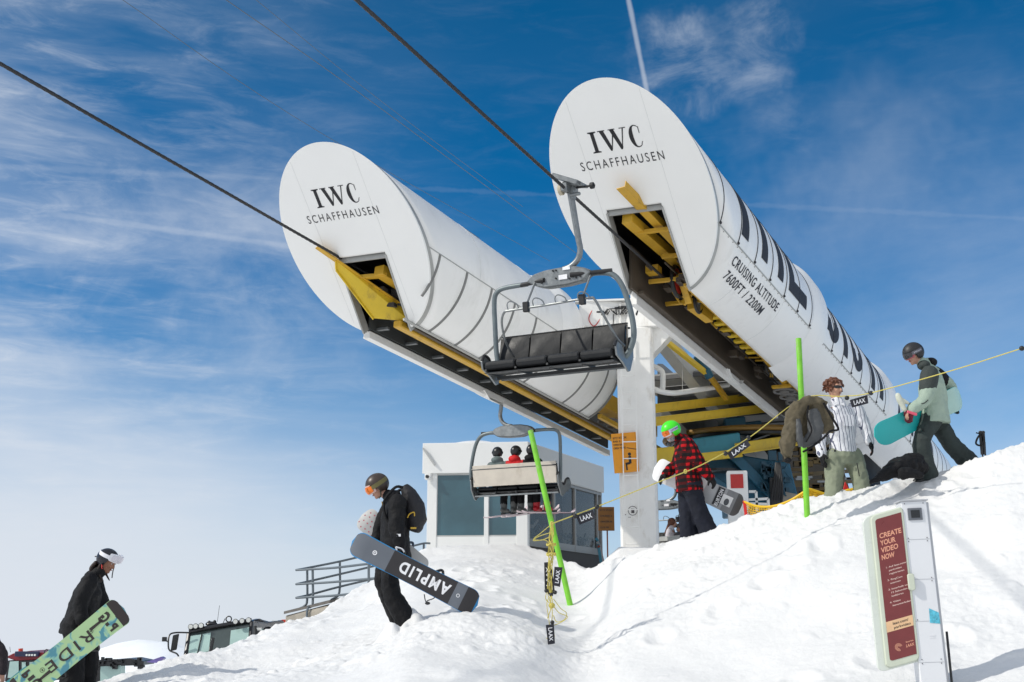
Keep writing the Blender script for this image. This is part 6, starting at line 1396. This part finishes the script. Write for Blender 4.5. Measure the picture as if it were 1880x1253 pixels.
# ================= walker in the sage jacket
YK = 14.8
SAGE = mat('sage jacket cloth', (.33, .42, .34), .75, 0, .12, 5, .3, 18)
DGR = mat('dark green cloth', (.030, .042, .040), .85, 0, .3, 8, .35, 20)
pF, QF, frF = person('person in pale green jacket and dark trousers striding with a turquoise board', YK, dict(
    head=(1677, 652), neck=(1693, 668), shL=(1707, 688, -.17), shR=(1712, 685, .17), elL=(1700, 730, -.24), wrL=(1674, 753, -.26), elR=(1744, 712, .22), wrR=(1748, 738, .24),
    hipL=(1714, 762, -.09), hipR=(1716, 762, .09), knL=(1692, 815, -.10), anL=(1704, 872, -.1), knR=(1744, 812, .1), anR=(1781, 850, .1)),
    fwd=(-1, -.10, -.10), headfwd=(-.88, -.25, -.34), jacket=SAGE, pants=DGR, glove=BLKC, gl=(0, 1), bulk=1.26, hem=.12, hs_=1.06, fist=(1.0, .8), hood=True, pbulk=1.26)
helmet(pF, QF['head'], frF, mat('matt black helmet', (.016, .016, .018), .5, 0, .1), 1.08)
goggles(pF, QF['head'], frF, mat('pink goggle frame', (.45, .10, .12), .4), LENS, mat('charcoal strap', (.10, .10, .12), .7), 1.08, strap_txt=('ANON', mat('grey print', (.45, .45, .5), .6)))
mb = MB(); hand_geo(mb, QF['wrL'], (-.4, 0, -.9), (.4, .6, 0), 1.0, 1.15, 1, 1.5); limb(mb, [QF['wrL'] + Vector((.05, 0, .03)), QF['wrL']], [.062, .05]); fuse(mb, 'glove', mat('maroon glove', (.16, .012, .03), .7, 0, .3), pF, .007, 2)
mb = MB(); q = QF['wrL'] + Vector((-.02, -.055, -.05)); mb.beam(q + Vector((-.06, 0, .02)), q + Vector((.06, 0, -.02)), .02, .035); mb.build('glove_patch', mat('pink patch', (.72, .10, .16), .6), pF, bevel=.006)
mb = MB(); S_ = QF['shL']; E_ = QF['elL']; limb(mb, [S_ + UP * .0, S_.lerp(E_, .35), S_.lerp(E_, .62)], [.120, .118, .108]); mb.ball(QF['neck'] + Vector((.01, -.03, -.03)), (.085, .10, .07), n=12); fuse(mb, 'dark_yoke', mat('charcoal green panel', (.035, .045, .042), .8, 0, .2), pF, .012, 3, .012)
mb = MB(); S_ = QF['shR']; E_ = QF['elR']; limb(mb, [S_.lerp(E_, .1), S_.lerp(E_, .55)], [.117, .112]); mb.ball(QF['neck'] + Vector((.12, .03, .02)), (.085, .11, .065), n=12); fuse(mb, 'hood_lining', BLKC, pF, .012, 3, .012)
mb = MB(); Sx = QF['elL']; mb.tube(smooth_path([Sx + Vector((-.01, -.10, -.05)), Sx + Vector((-.06, -.105, -.09)), Sx + Vector((-.10, -.10, -.10))], 4), .006, 5); mb.build('sleeve_zip', BLKP, pF)
mb = MB()
for k in range(3): q = QF['knL'] + Vector((-.03 + .02 * k, -.10, .18 - .02 * k)); mb.tube([q, q + Vector((.05, 0, -.05))], .006, 5)
mb.build('pocket_seam', mat('charcoal seam', (.015, .02, .02), .8), pF)
# pale open mitten hanging from the wrist
mb = MB(); q = P(1652, 735, YK - .28); limb(mb, [q + Vector((-.02, 0, .06)), q, q + Vector((.05, 0, -.12))], [.035, .042, .03]); limb(mb, [q + Vector((.04, 0, .0)), q + Vector((.10, 0, -.04))], [.025, .02]); fuse(mb, 'liner_mitten', mat('cream liner', (.58, .60, .50), .8), pF, .008, 2)
TEAL = mat('turquoise base', (.015, .42, .42), .35, 0, .05, 3)
bo, pt, sheet, bfr = board('snowboard', 'turquoise snowboard with pale tail under the arm of the walker in the pale green jacket', P(1612, 802, YK - .30), P(1770, 726, YK + .15), (.20, -1, -.25), .33, TEAL, rocker=.06, tipfrac=.24)
deco(bo, sheet, 'pale_tail', mat('pale mint base', (.42, .62, .56), .35, 0, .1, 3), -.985, -.20, -.985, .985, .0015)
bindings(bo, pt, bfr, ts=(.0,))
# ================= seated skiers on the far chair
def seated(label, x, jm, pm, w_=1.0, hood=True, lean=0.0, boots=None):
    M_ = ch2.matrix_world; T = lambda a, b, c: M_ @ Vector((a, b, c)); Fw = (M_.to_3x3() @ Vector((0, -1, 0))).normalized(); Rx = (M_.to_3x3() @ Vector((1, 0, 0))).normalized()
    hd = T(x + lean, -.02, -1.77); p = root('person', label, 'person', T(x, -.1, -2.45), 'skiers riding the far chair')
    fr = head_frame(Fw + Rx * (.5 if lean else 0)); mb = MB(); head_geo(mb, hd, fr); limb(mb, [hd - UP * .08, T(x, .0, -2.02)], [.055, .06])
    ell_tube(mb, [T(x, 0, -2.02), T(x, .0, -2.2), T(x, -.02, -2.45)], [(.15, .09), (.15, .11), (.15, .11)], Rx)
    for k in (-1, 1):
        limb(mb, [T(x + .17 * k, 0, -2.05), T(x + .24 * k, -.12, -2.28), T(x + .16 * k, -.40, -2.30)], [.045, .035, .025]); hand_geo(mb, T(x + .16 * k, -.40, -2.30), Fw, (0, 0, -1), 1.0, 1, k)
        limb(mb, [T(x + .09 * k, -.05, -2.45), T(x + .13 * k, -.48, -2.46), T(x + .13 * k, -.52, -2.90)], [.07, .05, .04])
    fuse(mb, 'body', SKIN, p, .013, 2)
    mb = MB(); ell_tube(mb, [T(x, .0, -1.93), T(x, 0, -1.99), T(x, .0, -2.2), T(x, -.02, -2.46)], [(.10, .09), (.225 * w_, .13), (.235 * w_, .15), (.21 * w_, .15)], Rx, 18)
    if hood: mb.ball(T(x, .07, -1.92), (.14, .10, .085), n=12)
    for k in (-1, 1): limb(mb, [T(x + .20 * k * w_, 0, -2.02), T(x + .27 * k * w_, -.12, -2.28), T(x + .16 * k, -.40, -2.30)], [.085, .07, .055])
    fuse(mb, 'jacket', jm, p, .014, 3, .02)
    for k in (-1, 1):
        mb = MB(); limb(mb, [T(x + .09 * k, -.05, -2.44), T(x + .13 * k, -.48, -2.45), T(x + .13 * k, -.50, -2.86)], [.11, .088, .085]); fuse(mb, 'trouser_leg', pm, p, .014, 3, .015)
        mb = MB(); a_ = T(x + .13 * k, -.50, -2.88); limb(mb, [a_ + UP * .05, a_ - UP * .10], [.085, .075]); limb(mb, [a_ - UP * .12 - Fw * .06, a_ - UP * .12 + Fw * .18], [.06, .055]); fuse(mb, 'ski_boot', boots or mat('grey ski boot', (.10, .105, .10), .4), p, .013, 2)
    helmet(p, hd, fr, BLKP, 1.05); arc_band(hd, fr, .14, .125, .03, .018, 60, 300, .006, n=30).build('strap', BLKC, p, smooth=True)
    return p, T, Fw, Rx
def ski(label, c, fwd, m_, up=(0, 0, 1), L=1.7):
    f = Vector(fwd).normalized(); s_ = f.cross(Vector(up)).normalized(); u_ = s_.cross(f); mb = MB(); vs = []; fs = []; n = 30
    for i in range(n + 1):
        t = -1 + 2 * i / n; w_ = (.040 + .014 * t * t) * (1 - max(0, (abs(t) - .93) / .07) ** 2 * .8); z = .10 * max(0, (t - .82) / .18) ** 1.7 + .03 * max(0, (-t - .9) / .1)
        for a, b in ((-1, 0), (1, 0), (1, .014), (-1, .014)): vs.append(Vector(c) + f * t * L / 2 + s_ * a * w_ + u_ * (z + b))
    for i in range(n):
        for k in range(4): fs.append((i * 4 + k, i * 4 + (k + 1) % 4, i * 4 + 4 + (k + 1) % 4, i * 4 + 4 + k))
    fs += [(0, 1, 2, 3), (n * 4 + 3, n * 4 + 2, n * 4 + 1, n * 4)]; mb.add(vs, fs); o = mb.build('ski', m_, None, origin=c, smooth=False); tag(o, label, 'ski', 'skis on the feet of the seated skiers')
    mb = MB(); mb.box(Vector(c) + u_ * .035 - f * .1, f * .05, s_ * .035, u_ * .025); mb.box(Vector(c) + u_ * .035 + f * .17, f * .04, s_ * .035, u_ * .022); mb.build('binding', BLKP, o)
    mb = MB(); mb.box(Vector(c) + u_ * .0155 + f * .5, f * .22, s_ * .038, u_ * .0012); mb.box(Vector(c) - u_ * .0015 + f * .4, f * .25, s_ * .030, u_ * .001); mb.build('stripe', RED, o)
WS = mat('white red ski base', (.70, .58, .60), .4, 0, .2, 4)
sk = [('grey', 'person in grey jacket, leftmost on the far lift chair, seen from behind', -.55 + .38, mat('grey teal jacket', (.13, .17, .17), .8, 0, .2, 5, .2, 15), None, .04),
      ('red', 'person in bright red jacket in the middle of the far lift chair, seen from behind', .25, mat('bright red jacket', (.62, .008, .012), .75, 0, .12, 5, .2, 15), None, 0),
      ('black', 'small person in black on the far lift chair, mostly hidden by the lime pole', .62, BLKC, mat('red ski boot', (.45, .01, .02), .4), 0)]
for i, (nm, lab, x, jm, bt_, ln) in enumerate(sk):
    xx = (.16, -.28, -.68)[i]
    p_, T, Fw, Rx = seated(lab, xx, jm, BLKC, 1.0 if i < 2 else .9, lean=ln, boots=bt_)
    for k in (-1, 1):
        ski(('%s ski under the %s of the seated skier in %s' % ('white and red', 'left boot' if k < 0 else 'right boot', nm)), T(xx + .13 * k, -.62, -3.09), Fw + UP * (.18 if i < 2 else .05) + Rx * (-.25 + .1 * k), WS, L=1.65)
# ================= two people far behind, on the platform
YQ = 29.5
pG, QG, frG = person('person with long auburn hair and white top far behind, beside the white column', YQ, dict(
    head=(1235, 961), neck=(1233, 970), shL=(1229, 975, -.12), shR=(1234, 975, .12), elL=(1226, 986, -.15), wrL=(1234, 990, -.2), elR=(1236, 986, .15), wrR=(1244, 990, .1), hipL=(1230, 994, -.1), hipR=(1230, 994, .1)),
    fwd=(1, -.2, 0), jacket=mat('white top', (.62, .58, .62), .8), legs=False, hood=False, hem=.02, bulk=.85, fold=.01, base=P(1230, 994, YQ), group='people far behind on the platform')
mb = MB(); h_ = QG['head']; mb.ball(h_ + UP * .03 - frG[0] * .02, (.11, .10, .11), n=12); limb(mb, [h_ - frG[0] * .07, h_ - frG[0] * .13 - UP * .12, h_ - frG[0] * .2 - UP * .24], [.05, .04, .02]); fuse(mb, 'hair', mat('auburn hair', (.14, .045, .018), .45), pG, .012, 2)
pH, QH, frH = person('person in black and white jacket crouching far behind next to an auburn haired one', YQ, dict(
    head=(1249, 972), neck=(1249, 979), shL=(1245, 983, -.12), shR=(1252, 983, .12), elL=(1240, 990, -.15), wrL=(1236, 994, -.2), elR=(1254, 991, .15), wrR=(1250, 996, .1), hipL=(1250, 998, -.1), hipR=(1250, 998, .1)),
    fwd=(-1, -.2, 0), jacket=mat('patched jacket', (.10, .10, .11), .8, 0, .95, 12), legs=False, hood=False, hem=.02, bulk=.9, fold=.01, base=P(1250, 998, YQ), group='people far behind on the platform')
helmet(pH, QH['head'], frH, BLKP)
# ------------------------------------------------------------ lime poles, rope line and pennants
def pole(label, a, b, r=.036):
    mb = MB(); a, b = Vector(a), Vector(b); d_ = (b - a); pts = [a + d_ * i / 8 for i in range(9)]; mb.tube(pts, r, 14); o = mb.build('marker_pole', LIME, None, origin=a, smooth=True); return tag(o, label, 'pole', 'lime green marker poles')
pb = hit(1047, 1112, 11); ptp = P(974, 791, pb.y + .3); pole('lime green pole leaning left with a bundle of yellow rope tied to it', pb + (pb - ptp) * .04, ptp, .040)
qb = hit(1482, 947, 12); qt = P(1466, 622, qb.y + .1); pole('upright lime green pole with an olive jacket hung on it', qb + (qb - qt) * .05, qt, .036)
K = [P(1013, 962, 12.65), P(1095, 931, 12.9), P(1205, 887, 13.2), P(1290, 853, 13.5), P(1375, 804, 13.8), P(1472, 733, 14.1), P(1545, 728, 13.8), P(1598, 722, 13.5), P(1740, 683, 12.8), P(1876, 640, 12.2), P(2050, 585, 11.6)]
rp_ = root('barrier_rope', 'yellow rope with black balls strung between the lime poles and out to the right', 'rope', K[5])
mb = MB(); pth = smooth_path(K, 14); mb.tube(pth, .0062, 7); mb.build('rope', ROPE, rp_, smooth=True)
for q in ((1056, 948, 12.77), (1096, 931, 12.9), (1332, 833, 13.65), (1374, 804, 13.8), (1555, 731, 13.75), (1599, 722, 13.5), (1876, 640, 12.2)):
    mb = MB(); mb.ball(P(*q), .028, n=12); mb.build('ball', BLKR, rp_, smooth=True)
mb = MB()
for q in ((1258, 866, 13.4), (1013, 962, 12.62)):
    c_ = P(*q); mb.tube([c_ + Vector((math.cos(t) * .012, -.01, math.sin(t) * .02)) for t in [2 * math.pi * i / 10 for i in range(10)]], .009, 6, closed=True)
mb.build('knot', ROPE, rp_)
def pennant(label, corners, Y, txt=True, flip=False, Yd=0.0, vertical=False, tw_=None):
    """corners: upper left, upper right, lower right, lower left"""
    c = [P(x, y, Y + Yd * (i in (1, 2))) for i, (x, y) in enumerate(corners)]; n_ = (c[1] - c[0]).cross(c[3] - c[0]).normalized()
    if n_.y > 0: n_ = -n_
    mb = MB(); vs = []; fs = []; nx, ny = 10, 6
    f = lambda u_, v_, off=0: (c[0].lerp(c[1], u_)).lerp(c[3].lerp(c[2], u_), v_) + n_ * (.008 * math.sin(u_ * 5 + v_ * 2) + off)
    for i in range(nx + 1):
        for j in range(ny + 1): vs.append(f(i / nx, j / ny))
    for i in range(nx):
        for j in range(ny): q = i * (ny + 1) + j; fs.append((q, q + 1, q + ny + 2, q + ny + 1))
    mb.add(vs, fs); o = mb.build('pennant', FLAG, None, origin=(c[0] + c[2]) / 2); md = o.modifiers.new('thickness', 'SOLIDIFY'); md.thickness = .003; md.offset = 0; tag(o, label, 'pennant', 'black pennants on the rope')
    if txt:
        mb = MB(); vt, ft, w_, a_, b_ = text_geo('LAAX', 1.02, .02)
        def g_(x, y):
            u_ = .16 + .68 * x / w_; v_ = .74 - .50 * y / CAPH
            return f(u_, v_, .004)
        mb.add([g_(x, y) for x, y in vt], ft); mb.build('lettering', WTXT, o)
    return o
pennant('black pennant with white letters on the rope in front of the glass cabin', [(1057, 947), (1089, 936), (1094, 952), (1064, 964)], 12.8)
pennant('black pennant with white letters on the rope right of the plaid rider', [(1335, 832), (1371, 807), (1378, 818), (1342, 845)], 13.68)
pennant('black pennant with white letters on the rope in front of the striped shirt', [(1560, 735), (1593, 725), (1594, 741), (1564, 749)], 13.6)
# hanging bundle below the left pole
bd = root('rope_bundle', 'tangled bundle of yellow rope hanging down from the leaning lime pole', 'rope', P(1010, 1060, 12.5))
rnd = random.Random(17); mb = MB()
for k in range(7):
    y1 = (1120, 1090, 1136, 1075, 1040, 1150, 1100)[k]; pts = [(1013 + rnd.uniform(-3, 3), 962)]
    n = 6
    for i in range(1, n + 1): y = 962 + (y1 - 962) * i / n; pts.append((1012 - (y - 962) * .02 + rnd.uniform(-5, 5), y))
    mb.tube(smooth_path([P(x, y, 12.5 + rnd.uniform(-.05, .05)) for x, y in pts], 5), .0048, 6)
for loop in ([(1010, 965), (992, 980), (980, 990), (994, 992), (1010, 986)], [(1012, 978), (990, 985), (979, 993), (1000, 992), (1012, 1000)],
             [(1012, 1092), (1004, 1108), (1008, 1140), (1010, 1165)], [(1016, 1100), (1030, 1118), (1040, 1126), (1036, 1138), (1022, 1142), (1016, 1130)], [(1014, 1110), (1026, 1125), (1042, 1133), (1028, 1144), (1012, 1150)],
             [(1004, 1085), (1002, 1100), (1012, 1110)], [(1012, 1150), (1018, 1168), (1012, 1175), (1003, 1172)]):
    mb.tube(smooth_path([P(x, y, 12.5 + rnd.uniform(-.04, .04)) for x, y in loop], 6), .0042, 6)
mb.build('strands', ROPE, bd, smooth=True)
mb = MB()
for y in (1000, 1018): 
    c_ = P(1012, y, 12.5); mb.tube([c_ + Vector((math.cos(t) * .045, math.sin(t) * .03, .012 * math.sin(3 * t))) for t in [2 * math.pi * i / 16 for i in range(16)]], .010, 6, closed=True)
c_ = P(1013, 1112, 12.5); mb.ball(c_, (.035, .03, .03), n=10); mb.build('knot', ROPE, bd, smooth=True)
for q in ((1003, 1085), (1012, 1092), (1019, 1088), (1014, 1143)): mb = MB(); mb.ball(P(*q, 12.48), .022, n=10); mb.build('ball', BLKR, bd, smooth=True)
pennant('black pennant hanging in the rope bundle, leftmost of the three side by side', [(1000, 1085), (999, 1033), (1011, 1032), (1012, 1084)], 12.55)
pennant('black pennant hanging in the rope bundle, middle one behind the strands', [(1006, 1092), (1003, 1046), (1014, 1045), (1019, 1090)], 12.62)
pennant('black pennant hanging in the rope bundle, rightmost of the three side by side', [(1015, 1075), (1018, 1041), (1033, 1042), (1028, 1078)], 12.46)
pennant('black pennant at the very bottom of the hanging rope, just above the snow', [(1017, 1146), (1019, 1182), (1006, 1184), (1002, 1148)], 12.45, flip=True)
# ------------------------------------------------------------ olive jacket hung on the right pole
OL = mat('olive jacket cloth', (.105, .085, .050), .8, 0, .25, 6, .4, 18); OLG = mat('grey lining', (.075, .078, .08), .6, 0, .3, 5, .3, 15)
jk = root('hung_jacket', 'olive brown jacket with grey lining hanging from the upright lime pole', 'jacket', P(1480, 790, 14.0))
YJ = 14.0
mb = MB(); ell_tube(mb, [P(1460, 748, YJ), P(1478, 738, YJ - .02), P(1500, 737, YJ), P(1518, 745, YJ)], [(.03, .04), (.06, .07), (.06, .06), (.03, .05)], Vector((0, 1, 0)), 12)
ell_tube(mb, [P(1470, 742, YJ), P(1458, 770, YJ), P(1450, 800, YJ - .02), P(1446, 822, YJ)], [(.09, .06), (.11, .08), (.10, .09), (.07, .06)], Vector((1, 0, 0)), 14)
limb(mb, [P(1462, 768, YJ), P(1444, 815, YJ - .03), P(1448, 843, YJ)], [.06, .085, .045])
ell_tube(mb, [P(1500, 742, YJ), P(1510, 765, YJ), P(1520, 785, YJ), P(1532, 790, YJ)], [(.10, .03), (.13, .035), (.10, .035), (.04, .02)], Vector((1, 0, -.4)), 12)
ell_tube(mb, [P(1478, 748, YJ + .04), P(1486, 775, YJ + .05), P(1484, 805, YJ + .05)], [(.12, .04), (.17, .05), (.13, .04)], Vector((1, 0, -.2)), 12)
fuse(mb, 'cloth', OL, jk, .011, 2, .07)
mb = MB(); ell_tube(mb, [P(1492, 752, YJ - .05), P(1498, 780, YJ - .06), P(1494, 805, YJ - .05), P(1470, 818, YJ - .03)], [(.06, .02), (.11, .03), (.10, .03), (.05, .02)], Vector((1, 0, -.3)), 12)
ell_tube(mb, [P(1464, 770, YJ - .06), P(1468, 800, YJ - .09), P(1470, 822, YJ - .08)], [(.03, .04), (.05, .05), (.04, .03)], Vector((1, 0, 0)), 12)
fuse(mb, 'lining', OLG, jk, .011, 2, .04)
mb = MB(); mb.tube(smooth_path([P(1512, 740, YJ - .07), P(1526, 765, YJ - .08), P(1539, 788, YJ - .06), P(1524, 792, YJ - .08), P(1510, 806, YJ - .08), P(1486, 824, YJ - .07), P(1474, 830, YJ - .07)], 6), .014, 6)
mb.ball(P(1447, 846, YJ - .03), (.045, .04, .035), n=12); mb.tube(smooth_path([P(1484, 745, YJ - .09), P(1482, 765, YJ - .10), P(1490, 790, YJ - .11), P(1480, 812, YJ - .1)], 5), .010, 6); mb.build('dark_trim', BLKC, jk, smooth=True)
# ------------------------------------------------------------ safety net
nt_ = root('safety_net', 'yellow and red safety netting sagging behind the snow bank', 'net', P(1430, 945, 15.6))
top = smooth_path([P(1366, 922, 15.9), P(1390, 930, 15.8), P(1420, 930, 15.7), P(1450, 920, 15.6), P(1478, 903, 15.5), P(1486, 899, 15.5), P(1500, 903, 15.5), P(1522, 908, 15.5), P(1560, 900, 15.4), P(1590, 892, 15.3)], 7)
def lattice(mb, rows, off0, off1, step):
    n = len(top); 
    for j in range(rows + 1):
        o_ = off0 + (off1 - off0) * j / rows; mb.tube([p - UP * o_ + Vector((0, .01 * math.sin(i * 1.3 + j), .004 * math.sin(i * 2.1 + j))) for i, p in enumerate(top)], .0055, 5)
    L = 0; k = 0
    for i in range(n - 1):
        seg = top[i + 1] - top[i]; m_ = max(1, int(seg.length / step))
        for q in range(m_): p = top[i] + seg * q / m_; mb.tube([p - UP * off0, p - UP * off1 + seg.normalized() * .01], .005, 5)
mb = MB(); mb.tube(top, .020, 6); lattice(mb, 4, .0, .13, .036); mb.build('yellow_band', mat('yellow net', (.80, .50, .01), .6), nt_)
mb = MB(); lattice(mb, 12, .15, .55, .036); mb.beam(P(1366, 920, 15.9), P(1371, 956, 15.8), .035, .02, up=(0, 1, 0)); mb.build('red_band', mat('red net', (.62, .02, .015), .6), nt_)
mb = MB(); q = P(1553, 900, 15.6); mb.prism([P(1552, 885, 15.8), P(1562, 905, 15.8), P(1562, 915, 15.8), P(1542, 918, 15.8), P(1548, 903, 15.8)], Vector((0, .03, 0))); o = mb.build('red_fabric', mat('red net', (.62, .02, .015), .6), nt_)
# ------------------------------------------------------------ black jacket lying on the bank
bj = root('black_jacket', 'black jacket lying in a heap on the snow in front of the walker', 'jacket', P(1650, 875, 14.3))
mb = MB(); ell_tube(mb, [P(1596, 888, 14.3), P(1614, 878, 14.3), P(1636, 865, 14.3), P(1660, 856, 14.4), P(1680, 852, 14.5), P(1698, 866, 14.6)], [(.03, .02), (.08, .05), (.14, .10), (.18, .14), (.16, .14), (.06, .06)], Vector((0, 1, 0)), 14)
mb.ball(P(1672, 845, 14.5), (.14, .12, .06), n=12); limb(mb, [P(1660, 870, 14.1), P(1690, 872, 14.1)], [.08, .05]); fuse(mb, 'cloth', BLKC, bj, .012, 2, .07)
# ski poles / straps stuck in the snow on the right
sp_ = root('ski_poles', 'ski pole grips with black straps sticking out of the snow at the right', 'ski poles', P(1804, 832, 14.6))
for dx in (0, 5):
    mb = MB(); mb.tube([P(1800 + dx, 796, 14.6), P(1803 + dx, 835, 14.6)], [.022, .018], 8); mb.tube([P(1803 + dx, 812, 14.6), P(1806 + dx, 880, 14.6)], .010, 6); mb.ball(P(1800 + dx, 794, 14.6), (.026, .02, .02), n=8); mb.build('pole_grip', BLKR, sp_, smooth=True)
mb = MB(); mb.tube(smooth_path([P(1800, 797, 14.58), P(1794, 806, 14.56), P(1792, 815, 14.56), P(1800, 818, 14.57), P(1807, 808, 14.57), P(1803, 797, 14.58)], 5), .012, 6); mb.tube([P(1792, 795, 14.58), P(1800, 797, 14.58)], .008, 6); mb.build('strap', BLKC, sp_)
# ------------------------------------------------------------ video kiosk
YV = 9.4
kv = root('video_kiosk', 'leaning white metal post with a dark red video instruction panel at the lower right', 'kiosk', P(1700, 1290, YV))
tl, tr, br_, bl_ = P(1656, 924, YV), P(1698, 917, YV - .02), P(1745, 1300, YV - .02), P(1697, 1312, YV)
kx = (tr - tl).normalized(); kz = ((tl + tr) / 2 - (bl_ + br_) / 2).normalized(); kx = (kx - kz * kx.dot(kz)).normalized(); kn = kz.cross(kx)
if kn.y > 0: kn = -kn
org = (tl + tr) / 2; H = ((tl + tr) / 2 - (bl_ + br_) / 2).length; hw = .098
KW = mat('kiosk white panel', (.74, .75, .77), .35, 0, .03, 2, dirt=((.5, .52, .53), .25, 3))
mb = MB(); mb.box(org - kz * H / 2 - kn * .10, kx * hw, kz * H / 2, kn * .10); mb.build('post', KW, kv, bevel=.004)
mb = MB(); mb.box(org - kz * (H / 2) - kn * .10 + kx * (hw + .012), kx * .012, kz * (H / 2 - .01), kn * .07); mb.build('side_channel', mat('kiosk grey side', (.48, .49, .51), .4, .1), kv, bevel=.004)
mb = MB(); mb.box(org + kz * .006 - kn * .10, kx * (hw + .014), kz * .006, kn * .112); mb.build('cap', mat('kiosk grey side', (.48, .49, .51), .4, .1), kv, bevel=.002)
kf = lambda x, y, off=.001: org + kx * x - kz * y + kn * off
def kquad(mb, x0, x1, y0, y1, off, th=.004): mb.box(kf((x0 + x1) / 2, (y0 + y1) / 2, off), kx * (x1 - x0) / 2, kz * (y1 - y0) / 2, kn * th)
mb = MB(); kquad(mb, -.055, .055, .055, .150, .004, .006); s_ = mb.build('display_bezel', mat('grey bezel', (.13, .14, .16), .4), kv, bevel=.002)
mb = MB(); kquad(mb, -.032, .036, .072, .132, .010, .003); mb.build('display', mat('dark display', (.018, .02, .022), .1), s_)
mb = MB()
for y in (.30, .61, .93, 1.24): kquad(mb, -hw + .005, hw - .005, y, y + .002, .001, .0008)
mb.build('panel_joint', mat('grey joint', (.40, .41, .43), .6), kv)
mb = MB()
for y in (.018, .29, .315, .60, .625, .92, 1.22, 1.25):
    for x in (-.072, .072): mb.disc(kf(x, y, .002), kn, .004, .004, 8)
mb.build('screw', mat('dark print', (.08, .07, .075), .6), kv)
mb = MB(); kquad(mb, .006, .050, 1.035, 1.043, .002, .001); kquad(mb, .006, .044, 1.052, 1.058, .002, .001); mb.build('label_print', WTXT, kv)
mb = MB(); a_ = [(.025, .835), (.095, .87), (.098, .955), (.02, .945)]; mb.prism([kf(x, y, .0015) for x, y in a_], kn * .001); mb.prism([kf(x, y, .003) for x, y in [(.032, .845), (.09, .885), (.072, .935), (.030, .93)]], kn * .001); mb.build('torn_sticker', mat('torn blue sticker', (.10, .48, .62), .5, 0, .5, 30), kv)
# cream frame with the red panel, left of the post
CREAM = mat('cream plastic', (.58, .62, .50), .45, 0, .05)
fx0, fx1 = -.300, -.092
def rrect(x0, x1, y0, y1, r, n=6, corners=(1, 1, 1, 1)):
    out = []
    for i, (cx, cy, a0) in enumerate(((x0 + r, y0 + r, 180), (x1 - r, y0 + r, 270), (x1 - r, y1 - r, 0), (x0 + r, y1 - r, 90))):
        if not corners[i]: out.append(((x0, y0), (x1, y0), (x1, y1), (x0, y1))[i]); continue
        for k in range(n + 1): a = R_(a0 + 90 * k / n); out.append((cx + r * math.cos(a), cy + r * math.sin(a)))
    return out
shear = -.22
kxm = lambda x: x if x > -.108 else -.108 + (x + .108) * 1.42
kg = lambda x, y, off: kf(kxm(x), y - (kxm(x) - fx1) * .24, off)
mb = MB(); mb.prism([kg(x, y, -.055) for x, y in rrect(fx0 - .02, fx1, .035, 1.235, .05, corners=(1, 0, 0, 1))], kn * .035); mb.build('clear_backing', mat('pale plastic shell', (.66, .70, .64), .3, 0, .04, spec=.6), kv, bevel=.006)
mb = MB(); mb.prism([kg(x, y, -.020) for x, y in rrect(-.278, -.088, .040, 1.220, .035)], kn * .03); fr_ = mb.build('panel_frame', CREAM, kv, bevel=.008)
MAR = mat('maroon panel', (.19, .035, .035), .35, 0, .10, 12)
mb = MB(); mb.prism([kg(x, y, .0105) for x, y in rrect(-.254, -.108, .080, 1.170, .018, corners=(1, 0, 0, 1))], kn * .002); mb.build('red_panel', MAR, fr_)
mb = MB(); mb.prism([kf(x, y, .010) for x, y in rrect(-.118, -.066, .565, .695, .018)], kn * .028); mb.build('latch', CREAM, fr_, bevel=.006)
TX = mat('salmon lettering', (.75, .34, .22), .5); kt = lambda x, y: kg(x, -y, .0135)
mb = MB()
for i, tx in enumerate(('CREATE', 'YOUR', 'VIDEO', 'NOW')): put_text(mb, tx, kt, -.240, -(.235 + .056 * i), .038, width=(.122, .086, .096, .072)[i], bold=.03)
mb.build('headline', TX, fr_)
mb = MB(); y = .475
for tx, ind in (('1. Auf laax.com/', 0), ('parkvideo', 1), ('registrieren', 1), None or ('', 0), ('2. RingCam', 0), ('scannen', 1), ('', 0), ('3. Innerhalb von', 0), ('12 Sekunden', 1), ('losfahren', 1), ('', 0), ('4. Video', 0), ('herunterladen', 1)):
    if tx: put_text(mb, tx, kt, -.222 + .014 * ind, -y, .0125, bold=.02); y += .027
    else: y += .018
mb.build('instructions', mat('pale lettering', (.72, .50, .44), .5), fr_)
mb = MB(); mb.prism([kg(x, y_, .0128) for x, y_ in ((-.254, .875), (-.108, .875), (-.108, .955), (-.254, .955))], kn * .0008); lb = mb.build('address_band', mat('peach band', (.78, .50, .28), .5), fr_)
mb = MB(); kt2 = lambda x, y: kg(x, -y, .0148); put_text(mb, 'laax.com/', kt2, -.218, -.909, .020, width=.085, bold=.01); put_text(mb, 'parkvideo', kt2, -.214, -.941, .019, width=.092, bold=.01); mb.build('address', mat('dark brown ink', (.035, .025, .022), .5), lb)
mb = MB(); ce = kg(-.200, 1.085, .0136); ydir_ = (kg(-.2, 1.0, .01) - kg(-.2, 1.1, .01)).normalized()
for r0 in (.008, .014, .020, .026): cring(mb, ce, kx, ydir_, r0, r0 + .003, 20, R_(20), R_(300))
put_text(mb, 'Sunrise', kt, -.160, -1.068, .011, width=.042, bold=.03); put_text(mb, 'LAAX', kt, -.160, -1.102, .021, width=.044, bold=.03); mb.build('logo', TX, fr_)
mb = MB(); mb.tube(smooth_path([P(1738, 1160, YV + .05), P(1742, 1200, YV + .02), P(1748, 1260, YV)], 5), .010, 6); mb.build('cable', BLKR, kv)
